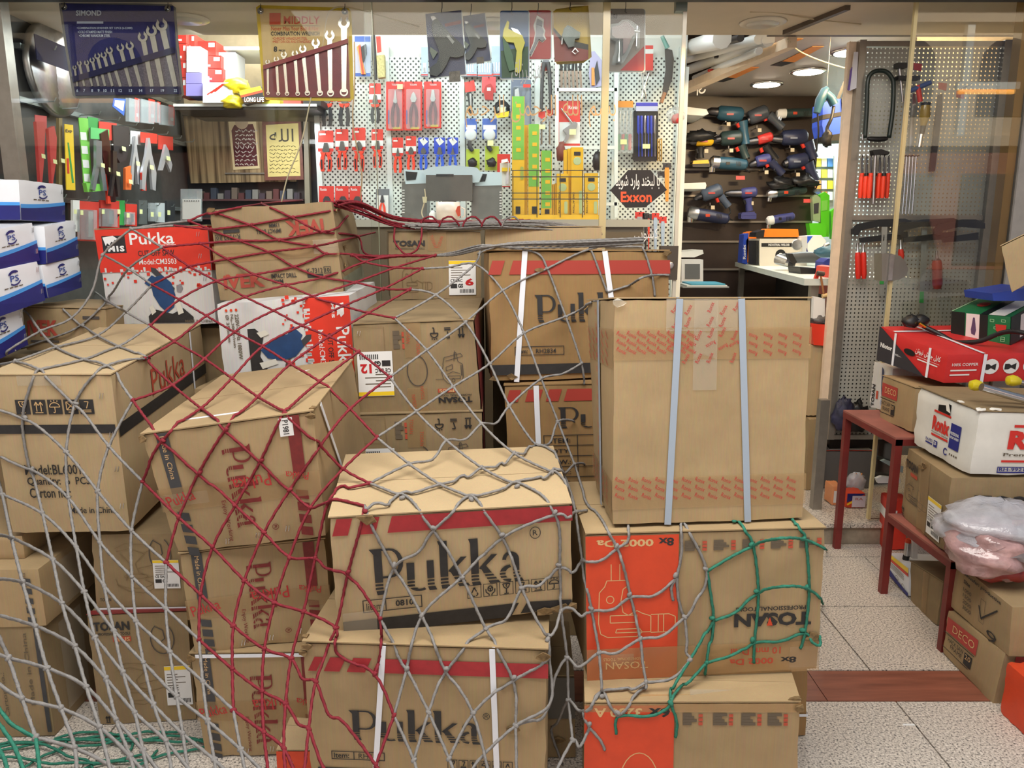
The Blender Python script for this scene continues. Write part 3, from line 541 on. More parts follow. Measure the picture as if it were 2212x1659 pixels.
def pixels(c,f,horizontal,edge,seed,m,bg):
    r=random.Random(seed); L=[];K=[]
    for i in range(46):
        p=r.random(); d=r.random()**1.6*.17; s_=.012+.018*r.random()
        if horizontal: L.append([(p,edge-d),(p+s_,edge-d),(p+s_,edge-d+s_*1.1),(p,edge-d+s_*1.1)])
        else: L.append([(edge-d,p),(edge-d+s_,p),(edge-d+s_,p+s_*1.6),(edge-d,p+s_*1.6)])
        e=r.random()*.05
        if horizontal: K.append([(p,edge),(p+s_,edge),(p+s_,edge+e),(p,edge+e)])
        else: K.append([(edge,p),(edge+e,p),(edge+e,p+s_*1.3),(edge,p+s_*1.3)])
    c.poly(f,L,m,'printed_pixels'); c.poly(f,K,bg,'printed_pixels',.0023)
# --- right stack
c=Carton(CR['tosan6x'],'kraft carton with orange left panel at bottom of the right front stack',KR,seed=1)
c.rect('F',.0,.0,.42,.985,ORG,'orange_panel'); c.text('F','6x',.30,.885,.40,.965,INK,180,.03); c.text('F','3250 A',.045,.885,.27,.965,TANI,180,.03); specs(c,'F',(.46,.60,.73,.85),.82,.92)
c.lines('F',[arc(.62,.30,.22,.28,200,-20,16),arc(.62,.25,.10,.14,180,0,12),[(.40,.42),(.30,.30),(.28,.0)],[(.0,.3),(.2,.1)]],TANI,.0025,box=(0,0,.42,1)); c.tape('T',.5,.0,.72,.3,TAPEW); c.tape('F',.0,.93,1,1.0); c.tape('T',0,0,1,.18); c.torn([('F',.99,.97),('T',.98,.05)],3)
c=Carton(CR['tosan8x'],'large kraft carton with orange left panel under the tall strapped carton',KR,seed=2)
c.rect('F',.0,.0,.385,.99,ORG,'orange_panel'); c.text('F','8x',.30,.915,.365,.97,INK,180,.03); c.text('F','0002 Da',.045,.915,.28,.965,TANI,180,.03); specs(c,'F',(.41,.53,.65,.77,.89),.875,.945)
DR=[[(.42,1),(.42,.78)],[(.58,1),(.58,.78)],[(.3,.70),(.34,.78),(.72,.78),(.72,.70),(.64,.66),(.60,.5),(.64,.34),(.74,.30)],[(.3,.70),(.2,.62),(.18,.2),(.22,.05),(.35,.0),(.9,.0),(1.0,.06),(1.16,.06),(1.16,.28),(1.0,.32),(.9,.36),(.74,.30)],[(1.16,.05),(1.5,.05),(1.62,.1),(1.62,.26),(1.5,.3),(1.16,.3)],[(1.3,.05),(1.3,.3)],[(1.4,.05),(1.4,.3)],[(.4,.2),(.9,.2),(.9,.3),(.4,.3),(.4,.2)],arc(.40,.52,.07,.05,0,360,14),[(.5,.06),(1.0,.06),(.95,.11),(.52,.11),(.5,.06)]]
c.lines('F',DR,TANI,.0022,box=(.01,.30,.235,.80)); c.text('F','TOSAN',.08,.075,.26,.125,TANI,180,.0); c.text('F','PROFESSIONAL TOOLS',.07,.135,.24,.155,TANI,180,.0)
c.text('F','TOSAN',.625,.335,.955,.43,INK,180,.045); c.text('F','PROFESSIONAL TOOLS',.63,.445,.93,.475,INK,180); c.poly('F',[(.765,.34),(.79,.34),(.777,.40)],ORG,'printed_mark',.0028)
RI=mat('dull_red_ink'); c.text('F','10 mm Drill',.615,.135,.83,.185,RI,180); c.text('F','0002 Da',.61,.065,.80,.11,RI,180,.03); c.text('F','8x',.83,.065,.90,.11,INK,180,.03)
c.tape('F',0,.0,1,.22); c.tape('F',.87,.03,1,.18,TAPEW); c.tape('F',.10,.10,.20,.18,TAPEW); c.torn([('F',.96,.25)],5)
ct8=c
c=Carton(CR['ronixtall'],'tall plain kraft carton with grey-blue straps and red stamped tape',KR,seed=3,wear=1.2)
RS=mat('red_stamp_ink',(176,44,46),.6); BT=mat('brown_tape',(170,138,94),.3,alpha=.4,spec=.6)
c.tape('F',0,.735,1,.875,BT); c.tape('F',0,.075,1,.215,BT); c.tape('F',.40,.60,.52,1,TAPEW); c.tape('F',.26,.86,.62,1,TAPEW); c.tape('L',0,.70,1,.87,BT); c.tape('L',0,.06,1,.2,BT)
L=[]
for i in range(14):
    for j in range(3): L.append(('F','Ronix',.04+i*.068,.185-j*.036-.0015*i+.02,.026,.0105,-22))
for i in range(8):
    for j in range(3): L.append(('F','Ronix',.04+i*.05,.845-j*.034,.026,.0105,-27))
for i in range(4):
    for j in range(3): L.append(('F','Ronix',.70+i*.075,.835-j*.036,.024,.0105,160))
rr=random.Random(4)
for i in range(6):
    for j in range(5):
        if rr.random()<.85: L.append(('F','Ronix',.30+i*.06+.012*rr.random(),.97-j*.055-.02*rr.random(),.026,.0105,62+10*rr.random() if j!=3 else -150))
for i in range(5):
    for j in range(4): L.append(('L','Ronix',.12+i*.17,.84-j*.04,.03,.010,-30)); L.append(('L','Ronix',.12+i*.17,.17-j*.03,.03,.010,-30))
for j in range(11): L.append(('L','Ronix',.40,.95-j*.07,.012,.024,10))
for i in range(9):
    for j in range(4): L.append(('T','Ronix',.3+i*.05,.1+j*.2,.026,.0105,60))
stamps(c,L,RS)
c.strap([('F',.325,1.0,.285,0),('T',.325,0,.27,1)],STB,.017); c.strap([('F',.635,1.0,.70,0),('T',.635,0,.60,1)],STB,.017); c.strap([('L',.50,0,.50,1)],STB,.017); c.torn([('F',.02,.985)],6,TAPEW)
c=Carton(CR['behindright'],'brown carton edge behind the bottom orange-panelled carton',KRD,seed=4); c.strap([('F',0,.32,1,.32)],STW,.008)
c=Carton(CR['besideRH'],'narrow old carton wedged between the two front stacks',KRO,seed=4); c.rect('F',.3,.5,1,.99,mat('grey_side_print',(96,92,84),.6),'grey_panel'); c.torn([('F',.6,.25)],6)
# --- middle front stack
c=Carton(CR['pukkaRH'],'kraft carton with red band, black logo and white straps, bottom of middle front stack',KR,seed=5,wear=1.8)
slants(c,'F',((.02,.055),(.085,.15),(.18,.255),(.285,1.0)),.845,.925,INKS); c.logo('F',.185,.455,.735,.64,INK); c.text('F','®',.735,.60,.765,.64,INK,0,0)
c.frame('F',.10,.335,.325,.385,INK,.0022,splits=(.195,)); c.text('F','Item:',.11,.345,.175,.375,INK); c.text('F','RH26',.215,.345,.29,.375,INK,0,.0)
icons(c,'F',('glass','seven','up','rain','hands','recycle'),.585,.305,.86,.36); c.rect('F',.04,.20,.97,.285,INK)
c.strap([('F',.335,1.0,.265,0),('T',.335,0,.355,.6)],STW,.014); c.strap([('F',.775,1.0,.80,0),('T',.775,0,.80,.6)],STW,.014); c.strap([('T',.06,.45,.98,.45)],STW,.010)
c.torn([('F',.0,.95),('F',.03,.985),('F',.985,.97),('F',.86,.555),('T',.0,.05)],7)
c=Carton(CR['pukka0810'],'kraft carton with red band and large black logo, topmost of middle front stack',KRL,seed=6,wear=1.2)
slants(c,'F',((.012,.075),(.115,.185),(.235,1.0)),.855,.992,INKS,.022); c.logo('F',.16,.33,.80,.755,INK); c.text('F','R',.832,.745,.852,.79,INK,0,.0); c.lines('F',[arc(.5,.5,.5,.5,0,360,18)],INK,.0018,box=(.82,.715,.864,.82))
c.frame('F',.115,.185,.36,.295,INK,.0022,splits=(.21,)); c.text('F','Iitem:',.13,.205,.20,.265,INK,0,.0); c.text('F','0810',.25,.215,.325,.27,INK,0,.03)
icons(c,'F',('recycle','hands','glass','seven','up','rain'),.545,.215,.95,.335); c.poly('F',[(.03,.0),(.73,.0),(.765,.125),(.03,.125)],INK); c.poly('F',[(.77,.02),(.99,.02),(.99,.10),(.80,.125)],INK)
c.rect('T',0,0,1,.03,INKS); c.tape('T',0,.42,1,.56,BT); c.tape('F',.03,.0,.17,.2,TAPEW); c.torn([('F',.95,.03),('F',.88,.02),('F',.99,.02),('F',.16,.985)],8,None,.028)
# --- left front column
def column(key,label,seed,extra=0,top=False,t=(.15,.82)):
    c=Carton(CR[key],label,KR,seed=seed,wear=1.4)
    c.rect('F',.085,.42,.155,.995,mat('slate_ink',(62,62,64),.6,var=.15))
    for i in range(4): c.poly('F',[(.085,.35-i*.10),(.155,.33-i*.10),(.155,.26-i*.10),(.085,.28-i*.10)],mat('slate_ink'))
    c.text('F','Made in China',.105,.62,.135,.97,TANI,270,.0); c.rect('F',.84,.5,.915,.995,INKR)
    for i in range(4): c.poly('F',[(.84,.42-i*.10),(.915,.40-i*.10),(.915,.33-i*.10),(.84,.35-i*.10)],INKR)
    c.logo('F',.44,t[0],.62,t[1],INKR,270); c.text('F','Enjoy Working',.365,.06,.40,.40,INKR,270,.0); c.lines('F',[arc(.5,.5,.5,.5,0,360,16)],INKR,.0015,box=(.66,.115,.70,.16)); c.text('F','R',.672,.125,.69,.15,INKR,270)
    c.tape('F',0,.36,1,.55,BT); stamps(c,[('F','Pukka',.13,.46,.075,.03,12),('F','Pukka',.58,.52,.10,.035,184),('F','Pukka',.86,.53,.06,.02,170)],RS)
    c.staples('F',[(.35,.04),(.55,.06),(.75,.09)]); return c
c=column('pukkatop','top carton of left column, sideways dark red logo, white straps on top',11)
c.rect('T',.09,0,.155,1,mat('slate_ink')); c.rect('T',.84,0,.91,1,INKR); c.strap([('T',0,.14,1,.14),('R',.12,1,.42,.2)],STW,.014); c.strap([('T',.25,.85,1,.85)],STW,.012); c.text('T','Pukka',.55,.30,.70,.75,INKR,270,.0); c.rect('T',.32,.62,.36,.8,GRYI,'printed_small_text')
lb=c.rect('F',.795,.845,.875,.985,WHT,'white_tag',.003); c.text('F','P1981',.815,.86,.85,.97,INK,270,.02,off=.0036,parent=lb); c.torn([('F',.0,.97),('F',.99,.97),('T',.99,.03)],9); c.tape('F',.0,.4,.3,.5,TAPEW)
c=column('pukkamid','middle carton of left column with sideways dark red logo',12,t=(.18,.84))
c=column('pukkalow','bottom carton of left column standing on the speckled floor',13,t=(.12,.80)); c.strap([('F',.05,.985,1,.985)],STW,.010); c.torn([('F',.01,.97)],10)
# --- far left
c=Carton(CR['bl6001'],'kraft carton with five black pictograms and a black band, large on left',KRL,seed=14)
icons(c,'F',('glass','up','rain','cross','seven'),.20,.765,.84,.855,filled=True); c.rect('F',0,.645,.985,.70,INK); c.rect('R',.01,.615,1,.695,INK)
for t,a1,b0,b1,a0 in (('Model:BL6001',.655,.385,.45,.20),('Quantity:  6  PCS',.72,.305,.37,.205),('Carton no.:',.55,.235,.30,.21),('Made in China',.90,.13,.172,.52)): c.text('F',t,a0,b0,a1,b1,INK,0,.012)
c.text('R','Pukka',.34,.72,.72,.90,mat('red_brush_ink',(170,66,44),.6),0,.0); c.staples('F',[(.90,.86),(.94,.62),(.95,.40),(.955,.16)]); c.strap([('T',.18,.82,1,.82),('R',.82,0,.82,1)],STW,.010); c.tape('T',.25,0,.6,1,TAPE); c.tape('F',.25,.94,.6,1.0,TAPEW); c.tape('T',.3,.0,.5,.3,TAPEW)
for k,lb,sd in (('leftlow','old kraft carton on floor at left edge behind grey netting',15),('leftmid','kraft carton with dashed dark bar, second of the left edge pile',16),('lefttop','thin kraft carton under the large pictogram carton at left edge',17)):
    c=Carton(CR[k],lb,KRO if sd==15 else KR,seed=sd,flaps=False)
    if sd<17:
        for i in range(5 if sd==16 else 0): c.poly('F',[(.87,.86-i*.17),(.93,.84-i*.17),(.93,.74-i*.17),(.87,.76-i*.17)],mat('slate_ink'))
        c.text('F','Made in China',.87,.30,.90,.95,GRYI,90,.0)
        if sd==15: c.rect('F',.955,.05,.985,.98,mat('slate_ink')); c.text('F','Quantity: 10PCS',.60,.25,.63,.75,GRYI,90,.0); c.text('F','Carton no.:',.68,.2,.71,.6,GRYI,90,.0)
        c.tape('R',.2,.1,.5,.9,TAPEW)
ROUT=[[(.1,.3),(.14,.16),(.3,.04),(.55,.0),(.72,.08),(.74,.2),(.6,.26)],[(.12,.9),(.3,1),(.62,.97),(.8,.92)],[(.14,.84),(.36,.9),(.6,.8),(.7,.86)],[(.2,.8),(.4,.55),(.3,.4),(.28,.25)],[(.62,.8),(.45,.6),(.5,.42),(.6,.36)],[(.5,.5),(.9,.6),(1,.52),(.96,.4),(.6,.3)],arc(.45,.34,.2,.05,0,360,14),arc(.42,.2,.3,.1,180,360,10)]
CORD=[arc(.5,.5,.45,.45,120,420,18),[(.28,.86),(.55,.75),(.6,.5),(.45,.42)]]
PENC=mat('pencil_ink',(120,98,66),.7); MARK=mat('marker_line',(70,64,60),.6)
for k,lb,sd in (('tosanLlow','kraft carton with router drawing on the floor behind grey netting',18),('tosanLup','kraft carton with router drawing, upper of the two by the column',19)):
    c=Carton(CR[k],lb,KRO,seed=sd,flaps=False); lo=sd==18
    c.lines('F',ROUT,PENC,.0018,box=(.16,.18 if lo else .22,.75,.56 if lo else .88)); c.lines('F',CORD,MARK,.0028,box=(.60,.62,.86,.92)if lo else (.56,.50,.80,.98))
    shiplabel(c,'F',.72,.16,.98,.52,'') if lo else shiplabel(c,'F',.60,.28,.86,.66,'')
    if lo: c.text('F','TOSAN',.06,.86,.42,.94,INK,0,.04); c.text('F','PROFESSIONAL TOOLS',.10,.82,.42,.845,INK); c.rect('F',.24,.76,.42,.805,mat('dull_red_ink')); c.text('F','PLUS',.26,.765,.41,.80,TANI,0,.02,off=.003); c.lines('F',picto('up'),INK,.003,box=(.06,.02,.14,.10)); c.rect('T',0,0,1,.06,INKR)
    else: c.text('F','TOSAN',.05,.12,.16,.16,INK); c.strap([('F',0,.02,.9,.02)],STW,.005)
c=Carton(CR['orangefloor'],'small carton with orange front on floor between the two front stacks',KRL,seed=20); c.rect('F',0,0,1,1,ORG,'orange_panel'); c.frame('F',.28,.30,.72,.72,WHT,.009,'printed_mark'); c.tape('T',.3,.4,1,.8,BT)

# --- back row
c=Carton(CR['cm1'],'white carton with red top half showing a blue cut-off saw, upright by white-blue boxes',KRW,seed=21,flapmat=KRO)
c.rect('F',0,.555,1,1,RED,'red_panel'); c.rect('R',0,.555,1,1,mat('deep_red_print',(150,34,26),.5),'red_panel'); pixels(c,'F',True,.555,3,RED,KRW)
c.rect('F',.055,.755,.265,.935,INK,'logo_square'); c.poly('F',[(.065,.92),(.16,.935),(.20,.90),(.185,.885),(.17,.893),(.16,.86),(.14,.875),(.12,.84),(.10,.86),(.085,.83)],WHT,'printed_logo',.0026); c.text('F','M1S',.10,.77,.25,.83,WHT,0,.05,name='printed_logo')
c.text('F','Pukka',.305,.835,.70,.955,WHT,0,.012,name='printed_logo'); c.text('F','Enjoy Working',.57,.815,.71,.832,WHT); c.text('F','CUT OFF SAW',.365,.715,.69,.775,INK,0,.012); c.text('F','Model:CM3503',.365,.63,.70,.685,WHT,0,.004)
saw(c,'F',(.38,.02,.80,.60)); c.staples('F',[(.91,.90),(.91,.68),(.93,.45)]); c.text('F','MADE IN CHINA',.72,.02,.97,.05,GRYI)
c=Carton(CR['cm2'],'white and red saw carton lying on its side under the brown drill carton',KRW,seed=22,flaps=False)
c.rect('F',.655,0,1,1,RED,'red_panel'); pixels(c,'F',False,.655,5,RED,KRW); c.rect('F',.85,.70,.965,.965,INK,'logo_square'); c.poly('F',[(.955,.92),(.955,.78),(.93,.74),(.92,.78),(.90,.76),(.905,.82),(.885,.84),(.90,.90)],WHT,'printed_logo',.0026); c.text('F','M1S',.862,.735,.885,.925,WHT,270,.05)
c.text('F','Pukka',.885,.08,.985,.62,WHT,270,.012,name='printed_logo'); c.text('F','CUT OFF SAW',.815,.05,.855,.55,INK,270,.012); c.text('F','Model:CM3503',.75,.03,.79,.60,WHT,270,.004)
c.text('F','220V-50Hz 1800W',.135,.30,.165,.86,GRYI,270); c.text('F','N₀.3800r/min',.10,.45,.125,.86,GRYI,270); c.text('F','Ø 355mm',.065,.52,.09,.86,GRYI,270)
for x in (.075,.112,.15): c.poly('F',arc(x,.91,.010,.018,0,360,12)[:-1],ORG,'printed_mark')
saw(c,'F',(.22,.03,.70,.68),270)
c=Carton(CR['ivek'],'brown carton printed twice in red, one upside down, topmost under red netting',KRO,seed=23,wear=1.6,flaps=False)
IV=mat('brick_red_ink',(156,62,48),.6); c.text('F','iVEK',.06,.135,.385,.29,IV,0,.04,name='printed_logo'); c.text('F','IMPACT DRILL',.44,.215,.64,.265,INK); c.text('F','13MM',.445,.16,.53,.205,INK); c.text('F','K-7312',.725,.245,.85,.30,INK,0,.01); c.frame('F',.86,.235,.915,.31,INK,.002); c.text('F','10',.87,.25,.905,.295,INK); c.rect('F',.725,.20,.85,.235,INK,'printed_mark')
c.text('F','iVEK',.60,.66,.905,.82,IV,180,.04,name='printed_logo'); c.text('F','IMPACT DRILL',.36,.70,.56,.745,INK,180); c.text('F','13MM',.47,.76,.55,.80,INK,180); c.text('F','K-7312',.10,.66,.23,.715,INK,180,.01); c.frame('F',.03,.65,.085,.72,INK,.002); c.text('F','10',.04,.665,.075,.705,INK,180); c.rect('F',.10,.73,.23,.765,INK,'printed_mark')
c.tape('F',0,.42,1,.60,BT); c.rect('F',0,.508,1,.514,CUT,'flap_seam'); c.tape('F',.8,.45,1,.6,TAPEW); c.torn([('F',.02,.98),('R',.05,.9),('R',.2,.5),('R',.1,.3)],11)
c.rect('R',.0,.0,1,.18,mat('grey_green_tape',(150,160,140),.3,alpha=.6),'packing_tape')
JIG=[[(.05,.22),(.3,.22),(.42,.10),(.62,.05),(.85,.12),(.92,.3),(.92,.62),(.78,.70),(.74,.95),(.68,.95),(.66,.72)],[(.30,.62),(.36,.82),(.88,.92),(.94,.84),(.40,.72)],[(.42,.35),(.6,.42),(.82,.36)],[(.45,.22),(.82,.22),(.82,.3),(.45,.3),(.45,.22)],[(.7,.78),(.7,1.0)],[(.40,.55),(.60,.62),(.60,.5),(.40,.45),(.40,.55)],arc(.6,.18,.05,.05,0,360,10),[(.3,.22),(.25,.4),(.32,.62)],[(.86,.3),(.86,.6)],[(.89,.3),(.89,.6)]]
for k,lb,sd in (('tosan12','kraft carton with jigsaw drawing and upside-down shipping label, centre',24),('tosan12b','kraft carton below the jigsaw carton, mostly hidden by front stack',25)):
    c=Carton(CR[k],lb,KRO,seed=sd)
    c.lines('F',JIG,MARK,.0018,box=(.64,.28,.90,.68)); c.lines('F',[arc(.5,.5,.45,.5,150,430,18)],MARK,.003,box=(.42,.30,.60,.64))
    c.text('F','TOSAN',.665,.10,.935,.165,INK,180,.045); c.text('F','PROFESSIONAL TOOLS',.67,.175,.93,.195,INK,180); c.rect('F',.665,.215,.805,.26,mat('dull_red_ink')); c.text('F','PLUS',.675,.22,.795,.255,TANI,180,.02,off=.003)
    for i,x in enumerate((.625,.735,.845)): c.lines('F',[[(a,1-b) for a,b in l] for l in picto(('rain','seven','up')[i])],INK,.004,box=(x,.80,x+.085,.955))
    shiplabel(c,'F',.03,.20 if sd==24 else .12,.315,.70 if sd==24 else .62,'12',True); specs(c,'F',(.33,),.72,.92); c.tape('F',.42,.62,.56,1,BT); c.tape('F',.42,.0,.58,.28,BT); c.tape('T',.4,0,.6,1,BT)
    stamps(c,[('F','TOSAN',.455,.86,.05,.012,-95),('F','TOSAN',.53,.72,.05,.012,-92),('F','TOSAN',.47,.12,.05,.012,95),('F','TOSAN',.54,.22,.045,.012,92)],RI); c.rect('R',0,0,.5,1,INKR); c.staples('F',[(.05,.88),(.04,.66)]); c.frame('F',.0,.68,.26,.97,PENC,.0012)
c=Carton(CR['tosan6c'],'kraft carton with white label marked 6, upper centre under rope bundle',KRO,seed=26)
c.text('F','TOSAN',.055,.79,.39,.875,INK,0,.045); c.text('F','PROFESSIONAL TOOLS',.075,.745,.385,.775,GRYI); c.lines('F',DR,PENC,.0018,box=(.10,.12,.32,.60)); shiplabel(c,'F',.64,.06,.935,.575,'6'); c.tape('F',.42,.72,.62,1,BT); stamps(c,[('F','TOSAN',.48,.86,.05,.012,-70),('F','TOSAN',.55,.84,.05,.012,70)],RI)
c=Carton(CR['behind2834'],'kraft carton under the grey rope bundle beside the yellow level rack',KRL,seed=27); c.tape('T',.1,0,.35,1,mat('yellow_tape',(226,190,110),.3))
c=Carton(CR['pukka2834'],'brown carton with red band and white straps behind the tall strapped carton',KRD,seed=28,wear=1.8)
slants(c,'F',((.003,.07),(.115,1.0)),.825,.93,mat('dull_band_red',(158,52,40),.6),.025); c.logo('F',.255,.46,.79,.685,INK); c.frame('F',.135,.205,.405,.275,INK,.0022,splits=(.225,)); c.text('F','Item:',.145,.22,.205,.255,INK); c.text('F','RH2834',.25,.22,.36,.255,INK,0,.01); c.rect('F',.01,.055,.99,.135,INK)
c.strap([('F',.205,1,.14,0),('T',.205,0,.22,1)],STW,.018); c.strap([('F',.64,1,.72,0),('T',.64,0,.55,1)],STW,.018); c.torn([('F',.985,.985),('F',.02,.03),('F',.12,.04),('F',.28,.86)],12)
c=Carton(CR['pukkaunder'],'brown carton with printed packing table under the red-banded brown carton',KRD,seed=29)
slants(c,'F',((.01,.075),(.115,.195),(.23,.30),(.33,1)),.86,.965,mat('dull_band_red'),.022); c.logo('F',.30,.62,.84,.82,INK); c.frame('F',.21,.08,.95,.56,INK,.0025,splits=(.40,),rows=(.18,.275,.37,.465))
for i,t in enumerate(('ITEM:','QTY.','G.W.:','N.W.:','CTN NO.')): c.text('F',t,.25,.49-i*.096,.36,.53-i*.096,INK,0,.015)
c.strap([('F',.18,1,.18,0)],STW,.018)
c=Carton(CR['ivekleft'],'brown carton with faint red print beside the white-blue boxes at left',KRO,seed=30); c.text('F','iVEK',.05,.35,.42,.72,IV,0,.04,name='printed_logo'); c.rect('F',.72,.76,.92,.83,MARK,'printed_small_text'); c.rect('F',.08,.20,.42,.25,MARK,'printed_small_text')
# hidden cartons that carry the back row
for a,b,l,s_ in (((-1.10,2.60,0),(-.55,2.98,.93),'kraft carton at floor under the side-lying saw carton',31),((-.52,2.49,0),(-.10,3.0,.55),'kraft carton on floor under the two jigsaw cartons',32),((-.02,2.6,0),(.60,3.08,.535),'brown carton on floor under the packing table carton',33),((-1.50,2.86,0),(-1.06,3.15,1.11),'kraft carton on floor under the upright saw carton',34),((-.46,3.03,0),(-.12,3.36,1.185),'kraft carton on floor under the carton marked 6',35),((-.08,3.13,0),(.38,3.42,1.175),'kraft carton on floor under the rope bundle carton',36),((-1.93,2.40,0),(-1.52,2.92,1.03),'kraft carton on floor under the white-blue boxes',37)):
    x0,y0,z0=a; x1,y1,z1=b; Carton([(x0,y0,z0),(x1,y0,z0),(x1,y1,z0),(x0,y1,z0),(x0,y0,z1),(x1,y0,z1),(x1,y1,z1),(x0,y1,z1)],l,KRO,seed=s_,flaps=False)
# --- white and blue boxes
TW=mat('gloss_white_board',(226,230,236),.3,var=.04,scale=6)
def tps(key,label,seed,strap=False):
    c=Carton(CR[key],label,TW,'parts_box','box','white-blue boxes at left edge',seed=seed,wear=.8,flaps=False)
    for f,k in (('F',1),('L',0),('R',0)):
        b0,b1=(.30,.46) if k else (.36,.36)
        c.poly(f,[(0,0),(1,0)]+[(1-i/8,b0+(b1-b0)*(1-i/8)**1.6) for i in range(9)],NAVY,'navy_base'); c.poly(f,[(i/8,b0+(b1-b0)*(i/8)**1.6) for i in range(9)]+[(1-i/8,b0+.10+(b1-b0-.02)*(1-i/8)**1.6) for i in range(9)],SKY,'blue_curve',.0021)
    c.text('F','PS',.40,.66,.56,.80,mat('logo_blue',(40,70,150),.4),0,.01,name='printed_logo'); c.lines('F',[arc(.5,.5,.5,.5,50,150,10),arc(.5,.5,.5,.5,230,330,10),arc(.5,.52,.4,.4,60,150,10)],NAVY,.005,box=(.36,.58,.60,.90)); c.poly('F',[[(.28+.09*i,.525),(.35+.09*i,.525),(.35+.09*i,.55),(.28+.09*i,.55)] for i in range(4)],GRYI,'printed_small_text'); c.staples('F',[(.93,.75),(.95,.2)])
    if strap: c.strap([('L',.75,0,.75,1),('T',.0,.3,1,.3)],STW,.02)
    return c
for k,l,s_,st in (('tpsA','white and navy box on top of the left edge pile',41,True),('tpsB','white and navy box, second row of pile, nearest the left edge',42,False),('tpsC','white and navy box, second row of pile, right one',43,False),('tpsD','white and navy box, third row of pile, nearest the left edge',44,False),('tpsE','white and navy box, third row of pile, right one',45,False),('tpsF','white and navy box at the bottom of the left edge pile',46,False)): tps(k,l,s_,st)

